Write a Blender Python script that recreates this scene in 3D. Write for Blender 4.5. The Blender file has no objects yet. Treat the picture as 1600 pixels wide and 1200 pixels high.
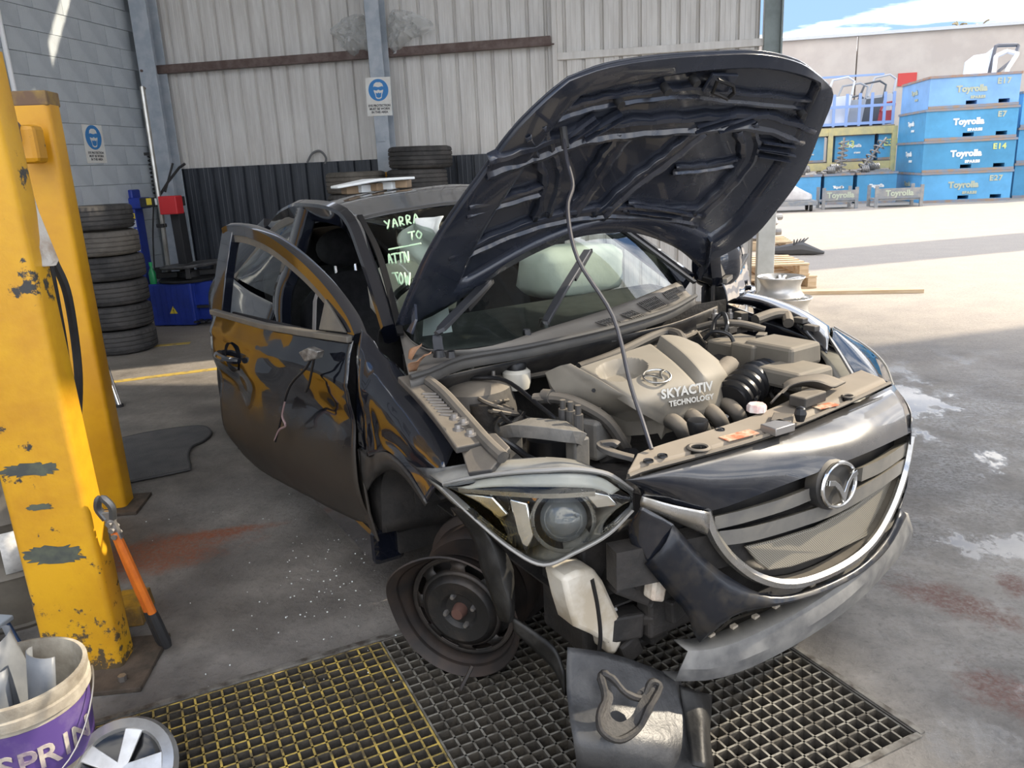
import bpy, bmesh, math, random
import numpy as np
from mathutils import Vector, Matrix, noise
random.seed(7)
scene = bpy.context.scene
COL = scene.collection
PI = math.pi

# ------------------------------------------------------------------ camera
F_PX, CX, CY, CAM_H = 1240.0, 800.0, 600.0, 1.5
def _basis():
    dY = np.array([1023-CX, -(249-CY), -F_PX]); dY /= np.linalg.norm(dY)
    d2 = np.array([1023-4000-CX, -(249+4000*.047-CY), -F_PX])
    up = np.cross(d2, dY); up /= np.linalg.norm(up)
    if up[1] < 0: up = -up
    return np.stack([np.cross(dY, up), dY, up])
R3 = _basis()
cam_data = bpy.data.cameras.new('camera'); cam = bpy.data.objects.new('camera', cam_data)
COL.objects.link(cam)
cam_data.sensor_width = 36.0; cam_data.lens = F_PX/1600.0*36.0
cam_data.clip_start = 0.05; cam_data.clip_end = 400
cam.matrix_world = Matrix([[*R3[0], 0], [*R3[1], 0], [*R3[2], CAM_H], [0, 0, 0, 1]])
scene.camera = cam

# ------------------------------------------------------------------ view, world, sun
scene.view_settings.view_transform = 'Standard'; scene.view_settings.look = 'None'
scene.view_settings.gamma = 1.0; scene.view_settings.use_curve_mapping = False
scene.view_settings.exposure = 0.62
SUN_AZ = Vector((.894, .447, 0)); SUN_EL = math.radians(34)
world = bpy.data.worlds.new('sky_world'); scene.world = world; world.use_nodes = True
def build_world():
    nt = world.node_tree; N = nt.nodes; L = nt.links; N.clear()
    out = N.new('ShaderNodeOutputWorld'); bg = N.new('ShaderNodeBackground')
    tc = N.new('ShaderNodeTexCoord'); sep = N.new('ShaderNodeSeparateXYZ')
    L.new(tc.outputs['Generated'], sep.inputs[0])
    grad = N.new('ShaderNodeValToRGB')
    e = grad.color_ramp.elements
    e[0].position = 0.0; e[0].color = (.30, .46, .74, 1)
    e[1].position = .75; e[1].color = (.13, .28, .62, 1)
    L.new(sep.outputs['Z'], grad.inputs[0])
    # cloud layer seen at height 1: direction.xy / (z + .12)
    add = N.new('ShaderNodeMath'); add.operation = 'ADD'; add.inputs[1].default_value = .12
    L.new(sep.outputs['Z'], add.inputs[0])
    dv = N.new('ShaderNodeVectorMath'); dv.operation = 'DIVIDE'
    cmb = N.new('ShaderNodeCombineXYZ')
    for i in range(3): L.new(add.outputs[0], cmb.inputs[i])
    L.new(tc.outputs['Generated'], dv.inputs[0]); L.new(cmb.outputs[0], dv.inputs[1])
    mp = N.new('ShaderNodeMapping'); mp.inputs['Scale'].default_value = (.8, 1.5, 0); mp.inputs['Location'].default_value = (3.1, .6, 0)
    L.new(dv.outputs[0], mp.inputs[0])
    nz = N.new('ShaderNodeTexNoise'); nz.inputs['Scale'].default_value = .9; nz.inputs['Detail'].default_value = 7
    nz.inputs['Roughness'].default_value = .58
    L.new(mp.outputs[0], nz.inputs['Vector'])
    cr = N.new('ShaderNodeValToRGB'); c = cr.color_ramp.elements
    c[0].position = .44; c[0].color = (0, 0, 0, 1); c[1].position = .60; c[1].color = (1, 1, 1, 1)
    L.new(nz.outputs[0], cr.inputs[0])
    mix = N.new('ShaderNodeMix'); mix.data_type = 'RGBA'
    L.new(cr.outputs[0], mix.inputs['Factor']); L.new(grad.outputs[0], mix.inputs[6])
    mix.inputs[7].default_value = (2.6, 2.55, 2.5, 1)
    L.new(mix.outputs[2], bg.inputs[0]); bg.inputs[1].default_value = 1.15
    L.new(bg.outputs[0], out.inputs[0])
build_world()
sun_data = bpy.data.lights.new('sun_offscreen', 'SUN'); sun = bpy.data.objects.new('sun_offscreen', sun_data); COL.objects.link(sun)
sun_data.energy = 4.9; sun_data.angle = math.radians(.7); sun_data.color = (1, .88, .70)
_s = Vector((SUN_AZ.x*math.cos(SUN_EL), SUN_AZ.y*math.cos(SUN_EL), math.sin(SUN_EL)))
sun.location = _s*30; sun.rotation_euler = _s.to_track_quat('Z', 'Y').to_euler()

# ------------------------------------------------------------------ pixel -> place helpers
CAMP = np.array([0, 0, CAM_H])
def ray(px, py): return R3 @ np.array([px-CX, -(py-CY), -F_PX])
def gp(px, py, z=0.0):
    d = ray(px, py); return Vector(CAMP + (z-CAM_H)/d[2]*d)
def yp(px, py, Y):
    d = ray(px, py); return Vector(CAMP + Y/d[1]*d)
def xp(px, py, X):
    d = ray(px, py); return Vector(CAMP + X/d[0]*d)
CAR_O = Vector((-.06, 2.615, 0)); CAR_YAW = -.85
_FW = np.array([math.cos(CAR_YAW), math.sin(CAR_YAW), 0]); _LF = np.array([-math.sin(CAR_YAW), math.cos(CAR_YAW), 0])
_MC = np.stack([_FW, _LF, np.array([0, 0, 1.])])
_OC = _MC @ (CAMP - np.array(CAR_O))
def cp(px, py, a=None, l=None, z=None):
    d = _MC @ ray(px, py)
    t = (a-_OC[0])/d[0] if a is not None else ((l-_OC[1])/d[1] if l is not None else (z-_OC[2])/d[2])
    return Vector(_OC + t*d)
def fp(px, py, off=.8, k=.42):
    d = _MC @ ray(px, py)
    A = k*d[1]**2; B = d[0]+2*k*_OC[1]*d[1]; C = _OC[0]-off+k*_OC[1]**2
    q = math.sqrt(max(0, B*B-4*A*C)); t = min(x for x in ((-B-q)/(2*A), (-B+q)/(2*A)) if x > 0)
    return Vector(_OC + t*d)
HOOD_T = math.radians(46); HOOD_A, HOOD_Z = -.45, 1.0
def hood_pt(s, l, n=0.0):
    return Vector((HOOD_A+s*math.cos(HOOD_T)-n*math.sin(HOOD_T), l, HOOD_Z+s*math.sin(HOOD_T)+n*math.cos(HOOD_T)))
def hp(px, py, n=-.03):
    d = _MC @ ray(px, py); nn = np.array([-math.sin(HOOD_T), 0, math.cos(HOOD_T)])
    p0 = np.array([HOOD_A, 0, HOOD_Z]) + n*nn
    q = _OC + (nn @ (p0-_OC))/(nn @ d)*d; v = q-p0
    return (float(v[0]*math.cos(HOOD_T)+v[2]*math.sin(HOOD_T)), float(q[1]))

# ------------------------------------------------------------------ mesh helpers
def catmull(pts, n, closed=False):
    P = [Vector(p) for p in pts]; m = len(P)
    if m == 2 and not closed: return [P[0].lerp(P[1], i/n) for i in range(n+1)]
    out = []; segs = m if closed else m-1
    for i in range(segs):
        p1, p2 = P[i], P[(i+1) % m]
        p0 = P[(i-1) % m] if (closed or i > 0) else p1+(p1-p2)
        p3 = P[(i+2) % m] if (closed or i+2 < m) else p2+(p2-p1)
        for j in range(n):
            t = j/n
            out.append(.5*((2*p1)+(p2-p0)*t+(2*p0-5*p1+4*p2-p3)*t*t+(3*p1-p0-3*p2+p3)*t**3))
    if not closed: out.append(P[-1].copy())
    return out
def resample(pts, n):
    P = [Vector(p) for p in pts]; d = [0]
    for i in range(1, len(P)): d.append(d[-1]+(P[i]-P[i-1]).length)
    out = []; k = 0
    for i in range(n):
        s = d[-1]*i/(n-1)
        while k < len(P)-2 and d[k+1] < s: k += 1
        t = 0 if d[k+1] == d[k] else (s-d[k])/(d[k+1]-d[k])
        out.append(P[k].lerp(P[k+1], min(1, t)))
    return out
def frame(z, up=(0, 0, 1)):
    z = Vector(z).normalized(); u = Vector(up)
    if abs(z.dot(u.normalized())) > .97: u = Vector((1, 0, 0)) if abs(z.x) < .9 else Vector((0, 1, 0))
    x = u.cross(z).normalized(); y = z.cross(x)
    return x, y, z
class MB:
    def __init__(s): s.v = []; s.f = []; s.mi = []; s.cur = 0
    def add(s, vs, fs):
        o = len(s.v); s.v += [tuple(v) for v in vs]; s.f += [tuple(o+i for i in f) for f in fs]; s.mi += [s.cur]*len(fs); return s
    def box(s, c, size, m=None, rz=0.0, taper=1.0):
        m = m or Matrix.Rotation(rz, 3, 'Z'); hx, hy, hz = (x/2 for x in size); c = Vector(c)
        vs = [c + m @ Vector((x*(taper if z > 0 else 1), y*(taper if z > 0 else 1), z)) for z in (-hz, hz) for x, y in ((-hx, -hy), (hx, -hy), (hx, hy), (-hx, hy))]
        return s.add(vs, [(3, 2, 1, 0), (4, 5, 6, 7), (0, 1, 5, 4), (1, 2, 6, 5), (2, 3, 7, 6), (3, 0, 4, 7)])
    def grid(s, rows, flip=False, closeu=False):
        n, m = len(rows), len(rows[0]); vs = [p for r in rows for p in r]; fs = []
        for i in range(n-1):
            for j in range(m if closeu else m-1):
                q = (i*m+j, i*m+(j+1) % m, (i+1)*m+(j+1) % m, (i+1)*m+j); fs.append(q[::-1] if flip else q)
        return s.add(vs, fs)
    def patch(s, ctrl, nu=6, nv=6, flip=False, fn=None):
        rows = [catmull(r, nu) for r in ctrl]
        cols = [catmull([r[j] for r in rows], nv) for j in range(len(rows[0]))]
        g = [[cols[j][i] for j in range(len(cols))] for i in range(len(cols[0]))]
        if fn: g = [[fn(p) for p in r] for r in g]
        return s.grid(g, flip)
    def tube(s, path, r, seg=8, closed=False, caps=True, up=(0, 0, 1), prof=None):
        P = [Vector(p) for p in path]; n = len(P); rows = []; ref = None
        for i in range(n):
            if closed: t = P[(i+1) % n]-P[i-1]
            else: t = P[min(i+1, n-1)]-P[max(i-1, 0)]
            if t.length < 1e-9: t = Vector((0, 0, 1))
            t.normalize()
            if prof is not None or ref is None: x, y, _ = frame(t, up)
            else:
                x = (ref - t*ref.dot(t)); x = x.normalized() if x.length > 1e-6 else frame(t, up)[0]; y = t.cross(x)
            ref = x
            rr = r[i] if isinstance(r, (list, tuple)) else r
            if prof is None: rows.append([P[i]+x*math.cos(2*PI*k/seg)*rr+y*math.sin(2*PI*k/seg)*rr for k in range(seg)])
            else: rows.append([P[i]+x*u*rr+y*w*rr for u, w in prof])
        if closed: rows.append(rows[0])
        m = len(rows[0]); o = len(s.v); s.grid(rows, closeu=True)
        if caps and not closed:
            s.f += [tuple(o+k for k in range(m))[::-1], tuple(o+(n-1)*m+k for k in range(m))]; s.mi += [s.cur]*2
        return s
    def bar(s, path, w, h, up=(0, 0, 1), closed=False):
        return s.tube(path, 1.0, closed=closed, up=up, prof=[(-w/2, -h/2), (w/2, -h/2), (w/2, h/2), (-w/2, h/2)])
    def cyl(s, p, q, r, seg=16, r2=None): return s.tube([p, q], [r, r if r2 is None else r2], seg)
    def lathe(s, prof, o=(0, 0, 0), axis=(0, 0, 1), seg=32, up=(0, 0, 1), fn=None):
        x, y, z = frame(axis, up); o = Vector(o); rows = []
        for r, h in prof:
            row = []
            for k in range(seg):
                a = 2*PI*k/seg; rr, hh = (fn(r, h, a) if fn else (r, h))
                row.append(o+x*math.cos(a)*rr+y*math.sin(a)*rr+z*hh)
            rows.append(row)
        return s.grid(rows, closeu=True)
    def disc(s, o, axis, r, seg=24, up=(0, 0, 1)):
        x, y, z = frame(axis, up); o = Vector(o)
        return s.add([o+x*math.cos(2*PI*k/seg)*r+y*math.sin(2*PI*k/seg)*r for k in range(seg)], [tuple(range(seg))])
    def prism(s, poly, depth, m=None, o=(0, 0, 0)):
        """poly in local xy (ccw), extruded along local +z by depth; m = 3x3 with columns x y z"""
        m = m or Matrix.Identity(3); o = Vector(o); n = len(poly)
        vs = [o+m @ Vector((p[0], p[1], 0)) for p in poly]+[o+m @ Vector((p[0], p[1], depth)) for p in poly]
        return s.add(vs, [tuple(range(n))[::-1], tuple(range(n, 2*n))]+[(i, (i+1) % n, n+(i+1) % n, n+i) for i in range(n)])
    def poly3(s, pts, thick):
        """closed 3d outline thickened along its mean normal"""
        P = [Vector(p) for p in pts]; nrm = Vector((0, 0, 0)); n = len(P)
        for i in range(n): nrm += P[i].cross(P[(i+1) % n])
        nrm.normalize(); Q = [p-nrm*thick for p in P]
        return s.add(P+Q, [tuple(range(n)), tuple(range(n, 2*n))[::-1]]+[(i, n+i, n+(i+1) % n, (i+1) % n) for i in range(n)])
    def sphere(s, c, r, seg=12, rings=8, sc=(1, 1, 1)):
        c = Vector(c); rows = [[c+Vector((math.sin(PI*i/rings)*math.cos(2*PI*k/seg)*r*sc[0], math.sin(PI*i/rings)*math.sin(2*PI*k/seg)*r*sc[1], math.cos(PI*i/rings)*r*sc[2])) for k in range(seg)] for i in range(rings+1)]
        return s.grid(rows, closeu=True, flip=True)
    def build(s, name, mat, parent=None, smooth=35, bevel=0, solid=0, subsurf=0, offset=-1, weld=False, loc=None):
        me = bpy.data.meshes.new(name); me.from_pydata(s.v, [], s.f)
        mats = mat if isinstance(mat, (list, tuple)) else [mat]
        for m in mats: me.materials.append(m)
        if len(mats) > 1: me.polygons.foreach_set('material_index', s.mi)
        bm = bmesh.new(); bm.from_mesh(me)
        bmesh.ops.remove_doubles(bm, verts=bm.verts, dist=1e-5)
        if not solid: bmesh.ops.recalc_face_normals(bm, faces=bm.faces)
        bm.to_mesh(me); bm.free()
        if smooth:
            me.polygons.foreach_set('use_smooth', [True]*len(me.polygons)); me.set_sharp_from_angle(angle=math.radians(smooth))
        o = bpy.data.objects.new(name, me); COL.objects.link(o)
        if parent: o.parent = parent
        if loc is not None: o.location = loc
        if subsurf: md = o.modifiers.new('s', 'SUBSURF'); md.levels = md.render_levels = subsurf
        if solid: md = o.modifiers.new('t', 'SOLIDIFY'); md.thickness = solid; md.offset = offset
        if bevel: md = o.modifiers.new('b', 'BEVEL'); md.width = bevel; md.segments = 2; md.limit_method = 'ANGLE'; md.angle_limit = math.radians(40)
        return o
def tag(o, label=None, cat=None, group=None, kind=None):
    if label: o['label'] = label
    if cat: o['category'] = cat
    if group: o['group'] = group
    if kind: o['kind'] = kind
    return o
def thing(name, label, cat, loc=(0, 0, 0), rz=0.0, group=None):
    o = bpy.data.objects.new(name, None); COL.objects.link(o); o.location = loc; o.rotation_euler = (0, 0, rz)
    o.empty_display_size = .1
    return tag(o, label, cat, group)
def inst(src, name, parent, loc, rot=None, scale=None):
    o = bpy.data.objects.new(name, src.data); COL.objects.link(o); o.parent = parent; o.location = loc
    for md in src.modifiers:
        n = o.modifiers.new(md.name, md.type)
        for a in ('width', 'segments', 'limit_method', 'angle_limit', 'thickness', 'offset', 'levels', 'render_levels'):
            if hasattr(md, a): setattr(n, a, getattr(md, a))
    if rot: o.rotation_euler = rot
    if scale: o.scale = scale
    return o
def text(name, s, size, mat, parent, o, x, y, ext=.001, align='CENTER', shear=0.0, space=1.0, bold=0.0, cond=1.0):
    cu = bpy.data.curves.new(name, 'FONT'); cu.body = s; cu.size = size; cu.extrude = ext; cu.align_x = align; cu.align_y = 'CENTER'
    cu.shear = shear; cu.space_character = space; cu.offset = bold; cu.resolution_u = 3
    t = bpy.data.objects.new(name, cu); me = bpy.data.meshes.new_from_object(t); bpy.data.objects.remove(t); bpy.data.curves.remove(cu)
    x = Vector(x).normalized(); y = Vector(y).normalized(); z = x.cross(y)
    M4 = Matrix(((x.x*cond, y.x, z.x, o[0]), (x.y*cond, y.y, z.y, o[1]), (x.z*cond, y.z, z.z, o[2]), (0, 0, 0, 1)))
    me.transform(M4); me.materials.clear(); me.materials.append(mat)
    ob = bpy.data.objects.new(name, me); COL.objects.link(ob)
    if parent: ob.parent = parent
    return ob

# ------------------------------------------------------------------ materials
_mats = {}
def mat(name, c1, c2=None, scale=6, rough=.5, rough2=None, metal=0.0, bump=0.0, bscale=60, lo=.4, hi=.62, coat=0.0, detail=5,
        spec=.5, dust=None, dustamt=.8, dustvar=None, trans=0.0, ior=1.45, alpha=1.0, emit=None, stretch=None, chips=None, chipamt=.62, chipscale=9):
    if name in _mats: return _mats[name]
    m = bpy.data.materials.new(name); m.use_nodes = True; nt = m.node_tree; N = nt.nodes; L = nt.links
    b = N['Principled BSDF']; tc = N.new('ShaderNodeTexCoord'); vec = tc.outputs['Object']
    if stretch:
        mp = N.new('ShaderNodeMapping'); mp.inputs['Scale'].default_value = stretch; L.new(vec, mp.inputs[0]); vec = mp.outputs[0]
    b.inputs['Roughness'].default_value = rough; b.inputs['Metallic'].default_value = metal
    b.inputs['Specular IOR Level'].default_value = spec; b.inputs['Coat Weight'].default_value = coat
    b.inputs['Coat Roughness'].default_value = .03
    b.inputs['Transmission Weight'].default_value = trans; b.inputs['IOR'].default_value = ior; b.inputs['Alpha'].default_value = alpha
    col = None
    def nz(sc, det=detail, ro=.6):
        n = N.new('ShaderNodeTexNoise'); n.inputs['Scale'].default_value = sc; n.inputs['Detail'].default_value = det; n.inputs['Roughness'].default_value = ro
        L.new(vec, n.inputs['Vector']); return n.outputs[0]
    def ramp(sock, p0, p1, a=(0, 0, 0, 1), c=(1, 1, 1, 1)):
        r = N.new('ShaderNodeValToRGB'); e = r.color_ramp.elements; e[0].position = p0; e[0].color = a; e[1].position = p1; e[1].color = c
        L.new(sock, r.inputs[0]); return r.outputs[0]
    def mixc(fac, a, c):
        x = N.new('ShaderNodeMix'); x.data_type = 'RGBA'
        L.new(fac, x.inputs['Factor'])
        for i, q in ((6, a), (7, c)):
            if isinstance(q, tuple): x.inputs[i].default_value = (*q[:3], 1)
            else: L.new(q, x.inputs[i])
        return x.outputs[2]
    if c2 is not None:
        nn = nz(scale); col = ramp(nn, lo, hi, (*c1, 1), (*c2, 1))
        if rough2 is not None: L.new(ramp(nn, lo, hi, (rough,)*3+(1,), (rough2,)*3+(1,)), b.inputs['Roughness'])
    else: b.inputs['Base Color'].default_value = (*c1, 1)
    if chips:
        f = ramp(nz(chipscale, 8, .68), chipamt, chipamt+.025)
        col = mixc(f, col if col is not None else tuple(c1), tuple(chips))
    if dust is not None:
        g = N.new('ShaderNodeNewGeometry'); sp = N.new('ShaderNodeSeparateXYZ'); L.new(g.outputs['Normal'], sp.inputs[0])
        up = ramp(sp.outputs['Z'], -.25, .75)
        md = N.new('ShaderNodeMath'); md.operation = 'MULTIPLY'; L.new(up, md.inputs[0])
        L.new(ramp(nz(9, 5), .2, .65, (dustamt*.55,)*3+(1,), (dustamt,)*3+(1,)) if not dustvar else ramp(nz(dustvar[2], 8, .7), dustvar[0], dustvar[1], (dustamt*.12,)*3+(1,), (dustamt,)*3+(1,)), md.inputs[1])
        col = mixc(md.outputs[0], col if col is not None else tuple(c1), tuple(dust))
        ro = N.new('ShaderNodeMix'); ro.data_type = 'FLOAT'; L.new(md.outputs[0], ro.inputs['Factor']); ro.inputs[2].default_value = rough; ro.inputs[3].default_value = .9
        L.new(ro.outputs[0], b.inputs['Roughness'])
    if col is not None: L.new(col, b.inputs['Base Color'])
    if bump:
        bp = N.new('ShaderNodeBump'); bp.inputs['Strength'].default_value = bump; bp.inputs['Distance'].default_value = .01
        L.new(nz(bscale, 4), bp.inputs['Height']); L.new(bp.outputs[0], b.inputs['Normal'])
    if emit: b.inputs['Emission Color'].default_value = (*emit, 1); b.inputs['Emission Strength'].default_value = 1
    _mats[name] = m; return m

def low_dirt(m, z0, z1, dirt, rough=.7, sc=9, amp=.35):
    """grime splashed up from the floor: mixed in below a ragged height of the object"""
    N = m.node_tree.nodes; L = m.node_tree.links; b = N['Principled BSDF']; src = b.inputs['Base Color'].links[0].from_socket
    tc = N.new('ShaderNodeTexCoord'); sp = N.new('ShaderNodeSeparateXYZ'); L.new(tc.outputs['Object'], sp.inputs[0])
    nz = N.new('ShaderNodeTexNoise'); nz.inputs['Scale'].default_value = sc; nz.inputs['Detail'].default_value = 9; nz.inputs['Roughness'].default_value = .72; L.new(tc.outputs['Object'], nz.inputs['Vector'])
    ad = N.new('ShaderNodeMath'); ad.operation = 'MULTIPLY_ADD'; L.new(nz.outputs[0], ad.inputs[0]); ad.inputs[1].default_value = -amp*2; L.new(sp.outputs['Z'], ad.inputs[2])
    mr = N.new('ShaderNodeMapRange'); mr.inputs['From Min'].default_value = z1-amp; mr.inputs['From Max'].default_value = z0-amp; L.new(ad.outputs[0], mr.inputs[0])
    mx = N.new('ShaderNodeMix'); mx.data_type = 'RGBA'; L.new(mr.outputs[0], mx.inputs['Factor']); L.new(src, mx.inputs[6]); mx.inputs[7].default_value = (*dirt, 1); L.new(mx.outputs[2], b.inputs['Base Color'])
    q = N.new('ShaderNodeMapRange'); q.inputs['To Min'].default_value = b.inputs['Roughness'].default_value; q.inputs['To Max'].default_value = rough; L.new(mr.outputs[0], q.inputs[0]); L.new(q.outputs[0], b.inputs['Roughness'])
    return m
# ================================================================== STRUCTURE
YB = 8.72; XL = -5.64
U2 = Vector((.81, .586, 0)).normalized(); N2 = Vector((.586, -.81, 0)).normalized()
G_F = Vector((.017, 2.857, 0)); G_LEN = 3.1; G_WID = 1.14
def gq(u, v, z=0.0): return G_F-U2*u+N2*v+Vector((0, 0, z))

def floor_material():
    m = bpy.data.materials.new('stained_concrete'); m.use_nodes = True; nt = m.node_tree; N = nt.nodes; L = nt.links
    b = N['Principled BSDF']; g = N.new('ShaderNodeNewGeometry'); pos = g.outputs['Position']
    def nz(sc, det=6, ro=.6, st=None, off=0):
        v = pos
        if st or off:
            mp = N.new('ShaderNodeMapping'); mp.inputs['Scale'].default_value = st or (1, 1, 1); mp.inputs['Location'].default_value = (off, off, 0); L.new(pos, mp.inputs[0]); v = mp.outputs[0]
        n = N.new('ShaderNodeTexNoise'); n.inputs['Scale'].default_value = sc; n.inputs['Detail'].default_value = det; n.inputs['Roughness'].default_value = ro
        L.new(v, n.inputs['Vector']); return n.outputs[0]
    def ramp(s, p0, p1, a=0.0, c=1.0):
        r = N.new('ShaderNodeMapRange'); r.inputs['From Min'].default_value = p0; r.inputs['From Max'].default_value = p1
        r.inputs['To Min'].default_value = a; r.inputs['To Max'].default_value = c; L.new(s, r.inputs[0]); return r.outputs[0]
    def mth(op, a, c):
        x = N.new('ShaderNodeMath'); x.operation = op
        for i, q in enumerate((a, c)):
            if isinstance(q, (int, float)): x.inputs[i].default_value = q
            else: L.new(q, x.inputs[i])
        return x.outputs[0]
    def mixc(f, a, c):
        x = N.new('ShaderNodeMix'); x.data_type = 'RGBA'; L.new(f, x.inputs['Factor'])
        for i, q in ((6, a), (7, c)):
            if isinstance(q, tuple): x.inputs[i].default_value = (*q, 1)
            else: L.new(q, x.inputs[i])
        return x.outputs[2]
    def blob(c, rx, ry, rot=0.0, wob=.5, wsc=5):
        mp = N.new('ShaderNodeMapping'); mp.vector_type = 'TEXTURE'; mp.inputs['Location'].default_value = (c[0], c[1], 0); mp.inputs['Rotation'].default_value = (0, 0, rot); mp.inputs['Scale'].default_value = (rx, ry, 1)
        L.new(pos, mp.inputs[0]); ln = N.new('ShaderNodeVectorMath'); ln.operation = 'LENGTH'; L.new(mp.outputs[0], ln.inputs[0])
        d = mth('ADD', ln.outputs['Value'], mth('MULTIPLY', mth('SUBTRACT', nz(wsc, 8, .72), .5), wob*3))
        return mth('MULTIPLY', ramp(d, 1.1, .5), ramp(nz(60, 6, .7), .3, .55))
    sp = N.new('ShaderNodeSeparateXYZ'); L.new(pos, sp.inputs[0])
    # trampled, oily concrete close to the work bay, cleaner concrete out in the yard
    t = mth('ADD', sp.outputs['Y'], mth('MULTIPLY', mth('SUBTRACT', nz(.45, 7), .5), 5.0))
    yard = ramp(t, 3.8, 8.8)
    speck = nz(38, 8, .75); mid = nz(3.2, 8, .65); big = nz(.8, 5)
    inner = mixc(ramp(mid, .36, .66), (.12, .11, .098), (.26, .24, .215))
    inner = mixc(mth('MULTIPLY', ramp(big, .38, .6), .55), inner, (.30, .28, .25))
    outer = mixc(ramp(mid, .3, .7), (.34, .29, .235), (.42, .365, .30))
    col = mixc(yard, inner, outer)
    # oil soaked blotches scattered over the whole work floor
    oil = mth('MULTIPLY', ramp(nz(.9, 8, .66, None, 7), .42, .60), mth('SUBTRACT', 1.0, yard))
    col = mixc(mth('MULTIPLY', oil, .6), col, (.055, .05, .046))
    col = mixc(mth('MULTIPLY', ramp(speck, .52, .68), .45), col, (.05, .047, .045))
    # damp concrete and standing water: darker and smooth, the sky does the rest
    apr = mth('MULTIPLY', ramp(sp.outputs['X'], .45, .9), ramp(sp.outputs['Y'], 6.6, 5.0))
    pale = mth('MULTIPLY', mth('MULTIPLY', ramp(nz(2.2, 8, .75, None, 3), .40, .58), ramp(nz(45, 6, .75), .42, .52)), apr)
    wet = mth('MULTIPLY', ramp(nz(1.7, 9, .68, (1, .6, 1), 11), .53, .58), apr)
    col = mixc(mth('MULTIPLY', wet, .45), col, (.07, .066, .06))
    for c, rx, ry, ro in (((1.0, 2.63), .10, .22, .9), ((.98, 2.13), .1, .15, .6), ((1.25, 2.75), .07, .1, 0)):
        col = mixc(mth('MULTIPLY', blob(c, rx, ry, ro, .9, 9), .8), col, (.11, .04, .025))
    for c, rx, ry, ro in (((-2.07, 2.70), .38, .2, .5), ((-1.88, 2.93), .25, .05, .45)):
        col = mixc(mth('MULTIPLY', blob(c, rx, ry, ro, .55, 7), .85), col, (.24, .075, .03))
    L.new(col, b.inputs['Base Color'])
    ro = N.new('ShaderNodeMix'); ro.data_type = 'FLOAT'; L.new(wet, ro.inputs['Factor']); dm = N.new('ShaderNodeMix'); dm.data_type = 'FLOAT'; L.new(pale, dm.inputs['Factor']); L.new(ramp(mid, .3, .7, .62, .85), dm.inputs[2]); dm.inputs[3].default_value = .30; L.new(dm.outputs[0], ro.inputs[2]); ro.inputs[3].default_value = .06
    L.new(ro.outputs[0], b.inputs['Roughness'])
    bp = N.new('ShaderNodeBump'); bp.inputs['Distance'].default_value = .012
    L.new(mth('MULTIPLY', mth('SUBTRACT', 1.0, wet), .55), bp.inputs['Strength'])
    L.new(mth('ADD', speck, mth('MULTIPLY', mid, .8)), bp.inputs['Height']); L.new(bp.outputs[0], b.inputs['Normal'])
    return m
M_FLOOR = floor_material()
def build_floor():
    bm = bmesh.new()
    outer = [bm.verts.new(p) for p in ((-14, -9, 0), (46, -9, 0), (46, 48, 0), (-14, 48, 0))]
    inner = [bm.verts.new(p) for p in (gq(0, 0), gq(G_LEN, 0), gq(G_LEN, G_WID), gq(0, G_WID))]
    es = []
    for r in (outer, inner):
        for i in range(4): es.append(bm.edges.new((r[i], r[(i+1) % 4])))
    bmesh.ops.triangle_fill(bm, use_beauty=True, use_dissolve=False, edges=es)
    for f in bm.faces:
        if f.normal.z < 0: f.normal_flip()
    me = bpy.data.meshes.new('floor'); bm.to_mesh(me); bm.free(); me.materials.append(M_FLOOR)
    o = bpy.data.objects.new('floor', me); COL.objects.link(o); tag(o, kind='structure')
    pit = MB(); c = [(0, 0), (G_LEN, 0), (G_LEN, G_WID), (0, G_WID)]
    for i in range(4):
        p, q = c[i], c[(i+1) % 4]; pit.add([gq(*p, 0), gq(*q, 0), gq(*q, -.45), gq(*p, -.45)], [(0, 1, 2, 3)])
    pit.add([gq(*p, -.45) for p in c], [(0, 1, 2, 3)])
    pit.build('drain_pit', mat('pit_sludge', (.035, .031, .027), (.055, .048, .04), 6, rough=.6), o, smooth=0)
    rim = MB(); e = .012
    for p, q in (((0, -e), (G_LEN, -e)), ((0, G_WID+e), (G_LEN, G_WID+e)), ((-e, -e), (-e, G_WID+e))):
        rim.bar([gq(*p, -.004), gq(*q, -.004)], .018, .02)
    rim.build('drain_frame', mat('drain_steel', (.20, .19, .17), (.07, .06, .05), 20, rough=.6, metal=.3), o, smooth=0)
    return o
FLOOR = build_floor()

# drain grating panels: one moulded lattice each
def grating_mat(name, yel, amt):
    # sludge-coated moulding whose top edges are rubbed back to its own colour by traffic
    return mat(name, (.050, .044, .036), (.07, .06, .046), 20, rough=.7, bump=.3, bscale=90, dust=yel, dustamt=amt, chips=(.045, .04, .034), chipamt=.60, chipscale=24, dustvar=(.42, .60, 14))
def grating(u0, u1, m, label):
    p = .038; b = MB(); W = .0062; h = .03; o = gq((u0+u1)/2, G_WID/2)
    def seg(p0, p1): b.bar([gq(*p0, -h/2-.003)-o, gq(*p1, -h/2-.003)-o], W, h)
    nu = int((u1-u0)/p); nv = int(G_WID/p)
    for i in range(nu+1): seg((u0+(u1-u0)*(i+.0)/nu, .002), (u0+(u1-u0)*i/nu, G_WID-.002))
    for j in range(nv+1): seg((u0+.002, .003+(G_WID-.006)*j/nv), (u1-.002, .003+(G_WID-.006)*j/nv))
    g = b.build('floor_grating', m, None, smooth=0, loc=o); return tag(g, label, 'grating', 'drain gratings')
grating(.005, 1.12, grating_mat('grating_worn', (.30, .285, .24), .75), 'worn grey drain grating under the front bumper of the black car')
grating(1.128, G_LEN-.005, grating_mat('grating_yellow', (.66, .47, .10), .85), 'yellow plastic drain grating beside the bare steel wheel')

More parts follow.
